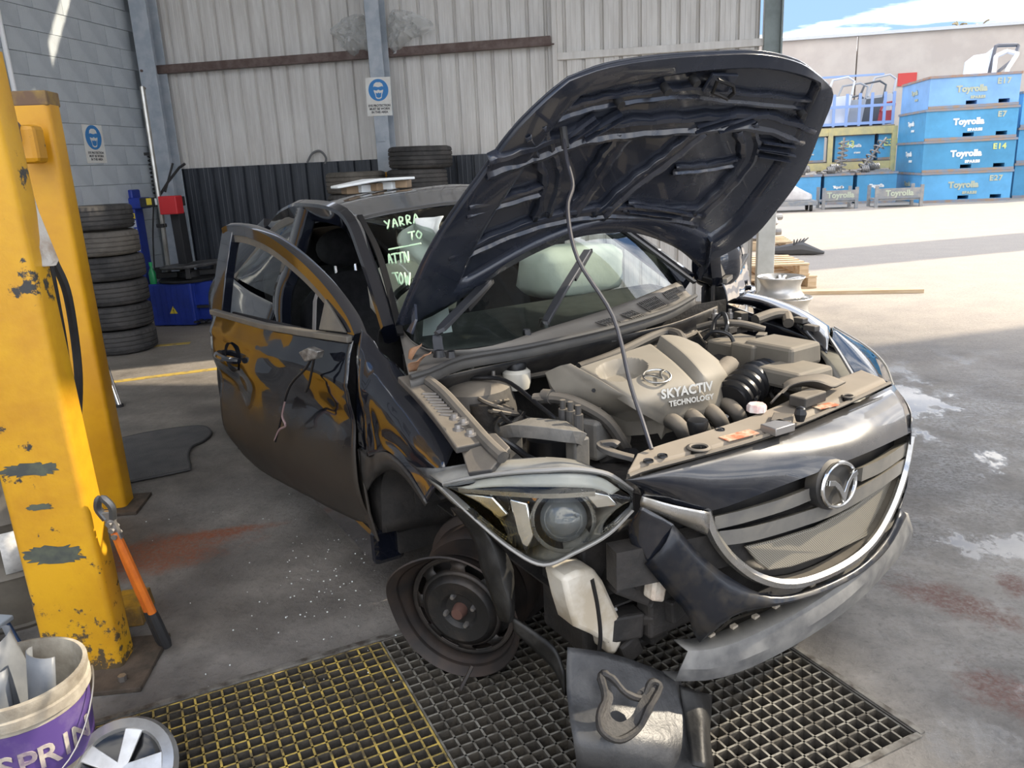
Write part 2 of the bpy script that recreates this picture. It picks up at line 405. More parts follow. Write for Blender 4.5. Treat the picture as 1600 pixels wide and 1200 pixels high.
# block wall on the left
M_BLOCK = mat('painted_block', (.42, .455, .48), (.50, .535, .555), 3, rough=.42, bump=.35, bscale=70)
def build_left_wall():
    w = MB(); w.box((XL-.12, 1.0, 2.5), (.22, 16.2, 5.0)); o = w.build('wall_left', mat('block_mortar', (.33, .355, .37), rough=.7), smooth=0); tag(o, kind='structure')
    proto = None; z0 = -.1
    for k in range(21):
        z = z0+.2*k
        for j in range(12):
            y = YB-.02-.4*j-(.2 if k % 2 else 0)
            ln = .4
            if y > YB: continue
            c = Vector((XL-.008+random.uniform(-.002, .002), y-ln/2, z+.1))
            if proto is None:
                b = MB(); b.box((0, 0, 0), (.026, .396, .1965)); proto = b.build('block', M_BLOCK, o, smooth=0, bevel=.003); proto.location = c
            else: inst(proto, 'block', o, c)
    return o
build_left_wall()

# corrugated back wall: separate sheets
M_CLAD = mat('cladding_pale', (.56, .535, .495), (.66, .64, .60), 2.2, rough=.55, stretch=(6, 6, .6), chips=(.24, .20, .17), chipamt=.70, chipscale=5)
M_CLADD = mat('cladding_dark', (.030, .035, .043), (.05, .056, .066), 3, rough=.45, stretch=(6, 6, .6), chips=(.20, .16, .13), chipamt=.72, chipscale=6)
def clad_profile(width, pitch=.19, dep=.032):
    pts = []; n = int(round(width/pitch))
    for i in range(n):
        x = i*pitch
        pts += [(x, 0), (x+.048, 0), (x+.05, -.003), (x+.056, 0), (x+.1, 0), (x+.102, -.003), (x+.108, 0), (x+pitch-.042, 0), (x+pitch-.032, dep), (x+pitch-.012, dep)]
    pts.append((width, 0)); return pts
def clad_sheet(name, m, x0, width, y, z0, z1, parent):
    b = MB(); pr = clad_profile(width); b.grid([[Vector((p[0], p[1], z)) for p in pr] for z in (z0, z1)])
    return b.build(name, m, parent, smooth=0, solid=.002, loc=(x0, y, 0))
def build_back_wall():
    o = MB().box((-2.33, YB+.13, 2.45), (6.64, .06, 4.9)).build('wall_back', mat('outer_sheet', (.25, .24, .23), rough=.7), smooth=0); tag(o, kind='structure')
    proto = None; x = XL
    for i in range(8):
        if proto is None: proto = clad_sheet('cladding_sheet', M_CLAD, x, .76, YB, 0, 4.9, o)
        else: inst(proto, 'cladding_sheet', o, (x, YB+(.004 if i % 2 else 0), 0))
        x += .76
    clad_sheet('cladding_sheet', M_CLAD, x, .57, YB, 0, 4.9, o)
    proto = None; x = XL+.12
    for i in range(6):
        if proto is None: proto = clad_sheet('dark_cladding_sheet', M_CLADD, x, .76, YB-.045, 0, 1.64, o)
        else: inst(proto, 'dark_cladding_sheet', o, (x, YB-.045+(.004 if i % 2 else 0), 0))
        x += .76
    fl = MB(); fl.box((-1.01, YB-.03, 2.45), (.05, .05, 4.9)); fl.build('flashing', M_CLAD, o, smooth=0, bevel=.004)
    return o
WALLB = build_back_wall()
M_GALV = mat('galvanised_paint', (.33, .37, .41), (.42, .45, .48), 8, rough=.5, bump=.1)
M_RUSTB = mat('brown_primer', (.095, .062, .052), (.15, .11, .095), 10, rough=.6)
def tagged(b, name, m, label, cat, group=None, **k): return tag(b.build(name, m, None, **k), label, cat, group)
# horizontal rails
b = MB(); ya = YB-.10; h = .05
b.bar([(-5.45, ya, 2.705), (-1.04, ya, 2.705)], .07, .09); b.box((-3.2, ya-.036, 2.668), (4.4, .012, .016))
tagged(b, 'wall_rail', M_RUSTB, 'long brown steel rail across the corrugated back wall', 'rail', smooth=0, bevel=.004)
b = MB(); b.bar([(-.985, YB-.02, 2.56), (1.07, YB-.02, 2.56)], .04, .07)
tagged(b, 'wall_rail', M_CLAD, 'short pale rail across the cladding behind the raised bonnet', 'rail', smooth=0, bevel=.004)
# columns
def ibeam(name, x, y, w, d, z0, z1, m, label, foot=None, foothi=0.0):
    t = thing(name, label, 'column', (x, y, 0))
    b = MB()
    b.box((0, -d/2, (z0+z1)/2), (w, .014, z1-z0)); b.box((0, d/2, (z0+z1)/2), (w, .014, z1-z0)); b.box((0, 0, (z0+z1)/2), (.012, d, z1-z0))
    b.build('shaft', m, t, smooth=0, bevel=.003)
    b = MB(); b.box((0, 0, .01), (w+.12, d+.12, .02)); b.build('base_plate', m, t, smooth=0)
    if foot:
        b = MB(); b.box((0, -d/2-.009, foothi/2), (w+.004, .004, foothi)); b.build('painted_foot', foot, t, smooth=0)
    return t
M_YEL = mat('lift_yellow', (.66, .33, .010), (.56, .26, .012), 3.5, rough=.38, bump=.08, bscale=30, chips=(.04, .035, .028), chipamt=.68, chipscale=11)
c_ = ibeam('steel_column', XL+.21, YB-.2, .2, .2, 0, 4.9, M_GALV, 'grey steel column in the corner between block wall and cladding')
for z in (2.68, 2.5): MB().cyl((-.06, -.11, z), (-.06, -.125, z), .014, 8).build('bolt', M_RUSTB, c_)
c_ = ibeam('steel_column', -2.82, YB-.24, .15, .2, 0, 4.9, M_GALV, 'grey steel column carrying the eye protection sign, with a yellow foot', M_YEL, 1.5)
b = MB(); b.box((-.01, -.112, 1.86), (.09, .012, .10)); b.build('bracket', M_GALV, c_, smooth=0, bevel=.003)
# end post of the back wall
t = thing('end_post', 'pale steel end post where the back wall meets the open yard', 'column', (1.12, YB, 0))
M_POST = mat('post_pale', (.46, .46, .42), (.56, .56, .52), 6, rough=.5)
b = MB(); b.box((.02, -.02, 1.05), (.17, .16, 2.1)); b.build('lower_shaft', M_POST, t, smooth=0, bevel=.006)
b = MB(); b.box((0, 0, 3.5), (.15, .15, 2.8)); b.box((.085, -.02, 3.5), (.02, .19, 2.8)); b.build('upper_shaft', mat('post_green', (.17, .20, .19), (.22, .26, .25), 6, rough=.5), t, smooth=0, bevel=.004)
# conduit on the left wall
pA = xp(-4, 0, XL+.05); pB = xp(34, 164, XL+.05)
b = MB(); b.tube([(XL+.03, pA.y, 4.6), (XL+.03, pA.y, 3.0), (XL+.03, pB.y, .4)], .022, 10)
tagged(b, 'conduit_pipe', mat('pvc_white', (.75, .75, .74), rough=.35), 'white plastic conduit pipe running up the grey block wall', 'pipe')

# roof over the bay (above the picture) and unseen slabs added to shade the apron and yard
ROOF_Z = 5.4
b = MB()
b.box((-.8, 4.7, ROOF_Z), (10.0, 8.4, .08))
for i in range(5): b.box((-.8, .7+i*1.95, ROOF_Z-.12), (10.0, .08, .14))
tag(b.build('ceiling', mat('roof_sheet', (.42, .41, .39), rough=.6), smooth=0), kind='structure')
def shade_block(name, d0, d1, dist, hgt):  # unseen slab, placed and sized only for the shadow it casts
    n = Vector((.447, -.894, 0)); p = Vector((1.69, 6.53, 0))+SUN_AZ*dist
    c = p+n*(d0+d1)/2; m3 = Matrix((SUN_AZ, n, Vector((0, 0, 1)))).transposed()
    b = MB(); b.box(c+Vector((0, 0, hgt/2)), (1.5, abs(d1-d0), hgt), m3)
    b.box(c+Vector((0, 0, hgt-.1)), (1.7, abs(d1-d0)+.02, .2), m3)
    return tag(b.build(name, mat('render_grey', (.5, .48, .45), rough=.8), smooth=0), kind='structure')
shade_block('shade_slab_tall', 0.0, 1.95, 16, 15.5)
shade_block('shade_slab_wide', 1.96, 12.0, 16, 12.25)
shade_block('shade_slab_yard', -5.65, -3.8, 15.5, 10.0)

# floor markings
M_LINE = mat('line_yellow', (.52, .36, .07), (.25, .2, .1), 14, rough=.7, lo=.5, hi=.66)
def floor_line(p, q, w, label):
    p, q = gp(*p), gp(*q); b = MB(); b.bar([p+Vector((0, 0, .0015)), q+Vector((0, 0, .0015))], w, .003)
    tagged(b, 'floor_line', M_LINE, label, 'floor marking', smooth=0)
floor_line((160, 599), (350, 575), .085, 'long yellow painted line on the floor behind the open door')
floor_line((238, 541), (297, 536), .09, 'short worn yellow line beside the tyre stack')

# ================================================================== YARD
M_TILT = mat('tilt_panel', (.46, .40, .35), (.52, .46, .40), 1.2, rough=.85, chips=(.42, .33, .27), chipamt=.72, chipscale=2)
def far_wall():
    YW = 31.0; o = MB().box((20, YW+.35, 2.4), (70, .2, 4.8)).build('wall_far', M_TILT, smooth=0); tag(o, kind='structure')
    pl = yp(1222, 64, YW); pr = yp(1600, 38, YW); zt = (pl.z+pr.z)/2; xj = yp(1341, 60, YW).x
    for i in range(-3, 6):
        x0 = xj+i*6.5
        b = MB(); b.box((x0+3.25, YW+.1, zt/2), (6.46, .2, zt)); b.build('wall_panel', M_TILT, o, smooth=0, bevel=.02)
    b = MB(); b.box((20, YW+.02, zt+.04), (60, .3, .1)); b.build('coping', mat('coping', (.55, .56, .57), rough=.6), o, smooth=0)
    return YW, zt
YW, ZW = far_wall()
pa = yp(1398, 130, YW-.05); 
b = MB(); b.box((pa.x+.40, YW-.02, pa.z+.1), (.60, .04, .42)); tagged(b, 'wall_sign', mat('sign_red', (.55, .06, .05), rough=.5), 'small red sign on the concrete boundary wall', 'sign', smooth=0)
# palm tips over the wall
M_PALM = mat('palm_dry', (.20, .17, .10), (.28, .25, .15), 8, rough=.8)
def palm(px, label):
    base = yp(px, 45, YW+3.5); t = thing('palm_tree', label, 'tree', (base.x, base.y, 0), group='palm tips')
    MB().tube([(0, 0, 0), (0, 0, base.z)], [.16, .12], 8).build('trunk', M_PALM, t)
    for k in range(9):
        a = -1.4+k*.35; L_ = random.uniform(.35, .6); b = MB()
        q = [Vector((math.sin(a)*L_*u, math.sin(k*2.1)*.3*u, base.z+.05+(math.cos(a)*.75+.12)*L_*u-.25*u*u)) for u in (0, .4, .75, 1)]
        b.tube(catmull(q, 3), [.03]*9+[.008], 4, prof=None).build('frond', M_PALM, t)
palm(1532, 'spiky palm top rising over the coping of the far wall'); palm(1497, 'low palm tip peeping over the far wall')

# steel bins
def blue(name, c): return mat(name, c, tuple(x*.82 for x in c), 1.6, rough=.45, bump=.05, chips=(.25, .20, .18), chipamt=.74, chipscale=4)
BLUES = [blue('bin_blue_a', (.11, .38, .66)), blue('bin_blue_b', (.07, .29, .50)), blue('bin_blue_c', (.085, .33, .57)), blue('bin_blue_d', (.22, .43, .74))]
M_DARK = mat('slot_black', (.015, .015, .015), rough=.8); M_WHITE = mat('paint_white', (.78, .80, .78), rough=.6); M_LEMON = mat('paint_lemon', (.55, .60, .22), rough=.6)
M_FADE = mat('paint_faded', (.42, .46, .36), rough=.7); M_RIMB = mat('bin_rim', (.20, .24, .30), (.30, .22, .16), 5, rough=.6)
V3 = Vector
def bin_(label, x0, x1, y, z0, z1, dep, m, txt=None, ids=None, idm=None, sidetxt=True, rim=None, taper=.0, slots=True, inner=None):
    w = x1-x0; h = z1-z0; t = thing('steel_bin', label, 'bin', ((x0+x1)/2, y+dep/2, z0), group='steel parts bins')
    b = MB(); th = .03; hw = w/2; hd = dep/2; fw = .36*min(1, w/2.9); q0, q1 = .075, .175
    fz = .22 if slots else .06
    for c, s in (((0, hd-th/2, h/2), (w, th, h)), ((-hw+th/2, 0, h/2), (th, dep-2*th, h)), ((hw-th/2, 0, h/2), (th, dep-2*th, h)), ((0, 0, fz), (w-2*th+.004, dep-2*th+.004, .06))): b.box(c, s)
    if not slots: b.box((0, -hd+th/2, h/2), (w, th, h))
    else:
        b.box((0, -hd+th/2, (h+q1)/2), (w, th, h-q1)); b.box((0, -hd+th/2, q0/2), (w, th, q0)); edges = [-hw, -.02*w-fw/2, -.02*w+fw/2, .34*w-fw/2, .34*w+fw/2, hw]
        for k in (0, 2, 4): b.box(((edges[k]+edges[k+1])/2, -hd+th/2, (q0+q1)/2), (edges[k+1]-edges[k], th, q1-q0))
    b.build('body', m, t, smooth=0)
    b = MB()
    for c, s in (((0, -hd, h-.03), (w+.05, .06, .06)), ((0, hd, h-.03), (w+.05, .06, .06)), ((-hw, 0, h-.03), (.06, dep, .06)), ((hw, 0, h-.03), (.06, dep, .06))): b.box(c, s)
    b.build('rim', rim or M_RIMB, t, smooth=0)
    MB().box((0, -hd-.005, .035), (w, .05, .07)).build('skid', M_RIMB, t, smooth=0)
    if slots:
        for sx in (-.02, .34):
            b = MB(); b.grid([[V3((sx*w+x_*fw/2, y_, (q0+q1)/2+z_*(q1-q0)/2)) for x_, z_ in ((-1, -1), (1, -1), (1, 1), (-1, 1), (-1, -1))] for y_ in (-hd+.001, -hd+1.2)]); b.build('fork_pocket', m, t, smooth=0, solid=.006, offset=0)
    if txt:
        fx = -hw+w*(.47 if slots else .5); sz = .34*h*min(1, w/2.4)
        text('lettering', 'Toyrolla', sz*.85, txt, t, (fx, -hd-.012, h*.56), (1, 0, 0), (0, 0, 1), .004, bold=.012)
        text('lettering', 'SPARES', sz*.36, txt, t, (fx+.22*min(1, w/2.9), -hd-.012, h*.30), (1, 0, 0), (0, 0, 1), .004, bold=.008, space=1.25)
        if sidetxt:
            text('lettering', 'Toyrolla', sz*.62, txt, t, (-hw-.012, 0, h*.6), (0, -1, 0), (0, 0, 1), .004, bold=.01)
            text('lettering', 'SPARES', sz*.28, txt, t, (-hw-.012, -.2, h*.36), (0, -1, 0), (0, 0, 1), .004, bold=.006, space=1.2)
    if ids: text('lettering', ids, .24*h, idm or txt, t, (hw-.40, -hd-.012, h*.74), (1, 0, 0), (0, 0, 1), .004, bold=.008, space=1.15)
    return t
YS = 24.0
def bx_(px, py, y=YS): return yp(px, py, y)
stack = [((1437, 318), (1582, 271), 0, M_FADE, 'E27', M_FADE, 'bright blue steel bin with faded lettering standing on the concrete, lowest of its stack'),
         ((1440, 268), (1588, 222), 1, M_WHITE, 'E14', M_LEMON, 'mid blue steel bin marked E14, second of the tall stack'),
         ((1444, 220), (1592, 173), 2, M_WHITE, 'E7', M_FADE, 'blue steel bin with clean white lettering, third of the tall stack'),
         ((1450, 171), (1596, 120), 3, M_FADE, 'E17', M_FADE, 'pale blue bin with rusty rim, topmost of the tall stack')]
zs_ = [0.0]+[yp(1442, y_, YS).z for y_ in (270, 221, 171.5, 120)]
for k, (a_, c_, mi, tx, ids, idm, lab) in enumerate(stack):
    pa, pc = bx_(*a_), bx_(*c_)
    bin_(lab, pa.x, pc.x, YS, zs_[k], zs_[k+1]-.004, 2.5, BLUES[mi], tx, ids, idm, rim=mat('rim_rust', (.34, .20, .12), (.25, .25, .28), 5, rough=.7) if k == 3 else None)
z = zs_[-1]
STACK_TOP = z
# next stack at the right margin
z = 0
for k in range(3):
    xl = bx_(1597, 200).x+.3; bin_(['grey blue bin at the foot of the cropped stack', 'blue bin in the middle of the cropped stack', 'blue bin on top of the cropped stack'][k], xl, xl+2.8, YS+.9, z, z+.94, 2.3, BLUES[(k+1) % 3], None, None, slots=False); z += .944
# row of low bins left of the stack
pL = [(1209, 1284, 0, None, 'low blue bin with a torn cover beside the grey heap', None), (1285, 1334, 1, M_WHITE, 'low blue bin with white lettering under the heap of springs', None), (1336, 1402, 1, M_WHITE, 'low blue bin with white lettering beside the tall stack', None)]
LOWH = yp(1340, 270, 24.9).z
heap_x = []
for x0, x1, mi, tx, lab, ids in pL:
    a_, c_ = yp(x0, 300, 24.9), yp(x1, 300, 24.9)
    bin_(lab, a_.x+.04, c_.x-.04, 24.9, 0, LOWH, 1.9, BLUES[mi], tx, None, sidetxt=False, slots=False); heap_x.append((a_.x+.08, c_.x-.08))
# open stillages in front
M_STIL = mat('stillage_grey', (.20, .22, .24), (.30, .29, .27), 6, rough=.6)
for x0, x1, lab in ((1284, 1340, 'grey steel stillage with faded lettering in front of the low bins'), (1366, 1441, 'long grey steel stillage in front of the tall stack')):
    a_, c_ = yp(x0, 322, 22.8), yp(x1, 322, 22.8); w = c_.x-a_.x
    t = thing('stillage', lab, 'stillage', (a_.x+w/2, 22.8, 0), group='stillages')
    for sx in (-1, 1):
        for sy in (0, 1):
            MB().box((sx*(w/2-.04), sy*.8, .28), (.08, .08, .56)).build('leg', M_STIL, t, smooth=0)
    MB().box((0, -.02, .36), (w-.1, .03, .26)).build('front_panel', M_STIL, t, smooth=0)
    MB().box((0, .4, .2), (w-.1, .8, .05)).build('deck', M_STIL, t, smooth=0)
    text('lettering', 'Toyrolla', .2, M_FADE, t, (0, -.04, .36), (1, 0, 0), (0, 0, 1), .004, bold=.008)
# racking behind with cage on top
YR = 27.0
M_RACKY = mat('rack_yellow', (.55, .47, .22), (.45, .40, .22), 6, rough=.6); M_CAGE = mat('cage_blue', (.25, .36, .62), rough=.5)
r0 = yp(1225, 215, YR); r1 = yp(1398, 205, YR)
zb1 = yp(1330, 205, YR).z; zb0 = yp(1330, 259, YR).z
t = thing('pallet_rack', 'yellow pallet rack behind the low blue bins', 'rack', ((r0.x+r1.x)/2, YR, 0)); w = r1.x-r0.x
for z in (zb0, zb1):
    for dy in (0, 1.6): MB().box((0, dy, z), (w, .06, .22)).build('beam', M_RACKY, t, smooth=0)
xm = yp(1297, 230, YR).x-(r0.x+r1.x)/2
for sx in (-w/2, xm, w/2):
    for dy in (0, 1.6): MB().box((sx, dy, (zb1+.1)/2), (.14, .1, zb1+.1)).build('upright', M_RACKY, t, smooth=0)
for z in (zb0+.12, zb1+.12): MB().box((0, .8, z), (w-.02, 1.6, .03)).build('deck', mat('deck_board', (.16, .14, .11), rough=.8), t, smooth=0)
for x0, x1, ids, lab in ((1240, 1289, None, 'blue bin at the end of the rack bay, number hidden'), (1302, 1367, 'E33', 'blue bin marked E33 inside the yellow rack'), (1369, 1396, 'E34', 'blue bin marked E34 inside the yellow rack')):
    a_, c_ = yp(x0, 240, YR+.12), yp(x1, 240, YR+.12)
    tb = bin_(lab, a_.x+.04, c_.x-.04, YR+.12, zb0+.14, zb0+.95, 1.3, BLUES[2], M_WHITE if ids != 'E34' else None, None, sidetxt=False, slots=False)
    if ids: text('lettering', ids, .28, M_LEMON, tb, (-(c_.x-a_.x)/2+.4, -.665, .5), (1, 0, 0), (0, 0, 1), .004, bold=.008)
# cage of door panels on the rack
cz = zb1+.17; t = thing('parts_cage', 'pale blue railed cage holding car panels on top of the rack', 'cage', ((r0.x+r1.x)/2, YR+.05, cz))
for z in (.05, .55): MB().box((0, 0, z), (w*.98, .06, .08)).build('rail', M_CAGE, t, smooth=0)
MB().box((0, 1.5, 1.55), (w*.98, .06, .06)).build('rail', M_CAGE, t, smooth=0)
for px in (1281, 1303, 1323, 1343, 1362, 1382, 1396):
    MB().box((yp(px, 180, YR).x-(r0.x+r1.x)/2, 0, .45), (.08, .05, .95)).build('stanchion', M_CAGE, t, smooth=0)
MB().box((0, .75, .015), (w*.98, 1.5, .03)).build('deck', M_CAGE, t, smooth=0)
PCOL = [(.10, .11, .13), (.55, .57, .60), (.28, .30, .32), (.06, .07, .08), (.40, .42, .45), (.35, .05, .05), (.75, .76, .76)]
def loose_door(px0, py0, px1, py1, y, col, label, lean=.25):
    a_, c_ = yp(px0, py0, y), yp(px1, py1, y); z0 = cz+.035; hgt = max(a_.z, c_.z)-z0; w_ = abs(c_.x-a_.x)
    t = thing('car_door', label, 'car door', (min(a_.x, c_.x)+w_/2, y, z0), group='car doors in the cage')
    m = mat('panel_%d' % int(col[0]*100+col[1]*1000), col, rough=.3)
    P = lambda u, v: Vector((-w_/2+u*w_+lean*v*hgt, .15*v*hgt, v*hgt))
    b = MB(); b.poly3([P(0, 0), P(1, 0), P(1, .62), P(0, .58)], .08); b.build('skin', m, t, smooth=0, bevel=.01)
    b = MB(); b.tube([P(.03, .58), P(.16, .95), P(.7, 1.0), P(.97, .9), P(.97, .62)], .035, 6); b.build('window_frame', m, t)
for i, q in enumerate(((1284, 122, 1322, 200, 27.2, 1, 'pale grey car door leaning at the rack cage end'), (1300, 132, 1345, 200, 27.42, 2, 'mid grey car door leaning in the cage'), (1320, 150, 1340, 200, 27.64, 0, 'narrow dark car door standing in the cage'), (1336, 128, 1372, 200, 27.86, 3, 'black car door behind the silver one in the cage'), (1350, 118, 1386, 200, 28.08, 4, 'silver car door tallest in the cage'), (1373, 160, 1392, 200, 27.3, 5, 'red car door at the cage corner'))):
    loose_door(*q[:5], PCOL[q[5]], q[6], .18)
# coil springs and strut heap on the low bins
M_STEEL = mat('scrap_steel', (.22, .21, .20), (.36, .34, .31), 12, rough=.5, metal=.5)
def heap_z(x, y): return LOWH-.02+.06*math.sin((y-24.95)/1.8*PI)+.035*noise.noise(Vector((x*5, y*5, 2)))
for (x0, x1), lab in zip(heap_x, ('heap of grey steel scrap filling the low bin with a torn cover', 'heap of grey steel scrap filling the lettered bin under the upright strut', 'heap of grey steel scrap filling the low bin beside the tall stack')):
    b = MB(); xs = [x0+(x1-x0)*i/24 for i in range(25)]; ys = [24.96+1.78*j/30 for j in range(31)]
    T_ = [[Vector((x-x0, y-24.96, heap_z(x, y)+.02*noise.noise(Vector((x*16, y*16, 5))))) for x in xs] for y in ys]; b.grid(T_)
    ring = T_[0]+[r[-1] for r in T_[1:]]+T_[-1][-2::-1]+[r[0] for r in T_[-2:0:-1]]; low = [Vector((p.x, p.y, .088)) for p in ring]
    b.grid([ring+ring[:1], low+low[:1]]); b.add(low, [tuple(range(len(low)))])
    tag(b.build('scrap_heap', M_STEEL, None, smooth=0, loc=(x0, 24.96, 0)), lab, 'scrap', kind='stuff')
def spring(k, f, y, r, h, tilt, label, turns=6, lie=False):
    x0, x1 = heap_x[k]; p = Vector((x0+(x1-x0)*f, y, 0)); p.z = heap_z(p.x, y)+(r+.008 if lie else .075); b = MB(); n = turns*10
    ax = Matrix.Rotation(tilt, 3, 'Y')
    b.tube([ax @ Vector((math.cos(2*PI*i/10)*r, math.sin(2*PI*i/10)*r, h*i/n)) for i in range(n+1)], .024, 5)
    b.cyl(ax @ Vector((0, 0, -.1)), ax @ Vector((0, 0, h*1.12)), .035, 8)
    tag(b.build('coil_strut', M_STEEL, None, loc=p), label, 'coil spring', 'suspension struts on the bins')
spring(1, .72, 25.45, .13, .80, .05, 'upright coil spring strut on the low blue bins'); spring(2, .17, 25.45, .13, .95, .65, 'slanting coil spring strut on the low blue bins')
for i in range(9):
    f_ = ((.50, .68, .80), (.08, .40, .62), (.10, .42, .70))[i // 3][i % 3]
    spring(i // 3, f_, (25.12, 25.80, 26.40)[i % 3], .095, .2, 1.52, 'coil spring lying in the heap on the low bins', 4, True)
# white panels on top of the tall stack
def in_bin(pts, r, over=False):
    # lower ends stand on the floor of the open topmost bin; an overhanging side first clears the rim
    zf = zs_[3]+.25+r; out = []
    for i, (p, py) in enumerate(pts):
        if py >= 107:
            x_ = min(p.x, 9.26)
            if over and i: out.append(Vector((x_, p.y, zs_[4]+.10)))
            out.append(Vector((x_, p.y, zf)))
        else: out.append(p)
    return out
def loose_panel(pts, y, col, label, thick=.05):
    P = in_bin([(yp(px, py, y+dy), py) for px, py, dy in pts], .003); o = sum(P, Vector())/len(P)
    b = MB(); b.poly3([p-o for p in P], thick)
    tag(b.build('body_panel', mat('panelw_%d' % int(col[0]*100), col, (col[0]*.8, col[1]*.8, col[2]*.8), 2, rough=.35), None, smooth=30, bevel=.01, loc=o), label, 'car panel', 'loose panels on the stack')
def panel_frame(pts, y, r, col, label):
    P = in_bin([(yp(px, py, y+dy), py) for px, py, dy in pts], r-.004, True); o = sum(P, Vector())/len(P)
    b = MB(); b.tube(resample([p-o for p in P+P[:1]], 40)[:-1], r, 6, closed=True)
    tag(b.build('door_frame', mat('panelf_%d' % int(col[0]*100), col, rough=.35), None, loc=o), label, 'car panel', 'loose panels on the stack')
loose_panel([(1503, 112, .3), (1507, 98, .6), (1520, 88, .9), (1545, 84, 1.0), (1541, 109, .3), (1520, 113, .2)], 24.4, (.70, .72, .76), 'white wing panel resting on top of the tall bin stack')
loose_panel([(1532, 90, .4), (1556, 71, .9), (1541, 111, .4)], 25.0, (.62, .70, .85), 'pale blue glazed hatch panel on top of the stack')
panel_frame([(1541, 111, .3), (1556, 71, .7), (1592, 70, .9), (1585, 92, .6), (1570, 108, .3)], 24.9, .05, (.12, .12, .13), 'dark hatch frame leaning over the white panels on the stack')
panel_frame([(1553, 110, .1), (1556, 88, .4), (1573, 80, .6), (1590, 84, .5), (1598, 108, .1)], 24.5, .06, (.78, .78, .78), 'white door frame lying on top of the tall stack')
# ================================================================== LEFT OF THE BAY
M_RUBBER = mat('tyre_rubber', (.035, .034, .033), (.075, .07, .065), 5, rough=.75, bump=.25, bscale=40)
M_RUBDUST = mat('tyre_rubber_dusty', (.10, .09, .075), (.15, .135, .115), 4, rough=.85, bump=.3, bscale=30)
def tyre_mesh(R=.31, w=.205, ri=.195, seg=72, pat=0):
    def fn(r, h, a):
        if r > R*.955:
            ph = a*seg/4 + (h*18 if pat else 0)
            k = .5+.5*math.sin(a*36+(h/w)*5*(1 if h > 0 else -1))
            return r-(.006 if k > .72 and abs(h) > w*.18 else 0), h
        return r, h
    pr = [(ri, -w*.36), (ri+.012, -w*.44), (ri+.03, -w*.49), (R*.84, -w*.52), (R*.93, -w*.475), (R*.965, -w*.43)]
    for c in (-.30, -.1, .1, .30):
        pr += [(R*.985-.0*c, w*(c-.055)), (R*.985-.009, w*(c-.04)), (R*.985-.009, w*(c-.015)), (R*.988, w*c)]
    pr += [(R*.965, w*.43), (R*.93, w*.475), (R*.84, w*.52), (ri+.03, w*.49), (ri+.012, w*.44), (ri, w*.36), (ri+.004, 0), (ri, -w*.36)]
    b = MB(); b.lathe(pr, seg=seg*2, fn=fn); return b
ty = tyre_mesh().build('tyre', M_RUBBER, None, smooth=40)
ty2 = tyre_mesh(pat=1).build('tyre', M_RUBDUST, None, smooth=40)
first = {0: True, 1: True}
def put_tyre(k, loc, label, group, rot=(0, 0, 0), sc=1.0):
    src = ty2 if k else ty
    if first[k]: o = src; first[k] = False
    else: o = src.copy(); COL.objects.link(o)
    o.location = loc; o.rotation_euler = rot; o.scale = (sc, sc, 1.0)
    return tag(o, label, 'tyre', group)
sc0 = gp(199, 556); sc0 = Vector((sc0.x-.22, sc0.y+.25, 0))
ords = ['lowest', 'second from the floor', 'third from the floor', 'fourth from the floor', 'pale dusty one, fifth from the floor', 'topmost']
for i in range(6):
    put_tyre(1 if i == 4 else 0, sc0+Vector((random.uniform(-.015, .015)-(.03 if i == 5 else 0), random.uniform(-.01, .01), .112+i*.2225)), 'worn tyre in the stack beside the block wall, '+ords[i], 'tyres stacked by the block wall', (random.uniform(-.012, .012), random.uniform(-.012, .012), random.uniform(0, 6)), random.uniform(.98, 1.03))
for j, (px, n, kk) in enumerate(((560, 7, 1), (655, 7, 0))):
    bx = yp(px, 285, 8.1)
    for i in range(n):
        put_tyre(1 if (i == n-1 and j == 0) else 0, Vector((bx.x, 8.04, .112+i*.2165+(0 if j == 0 else .0))), 'used tyre number %s up in the %s stack by the dark cladding' % (['one', 'two', 'three', 'four', 'five', 'six', 'seven'][i], ['dusty topped', 'black'][j]), 'tyres stacked behind the car', (0, 0, random.uniform(0, 6)), 1.0)
put_tyre(0, Vector((yp(655, 285, 8.1).x+.05, 8.04, .112+7*.2165)), 'topmost tyre of the black stack beside the column with yellow foot', 'tyres stacked behind the car', (.02, 0, 1), 1.05)

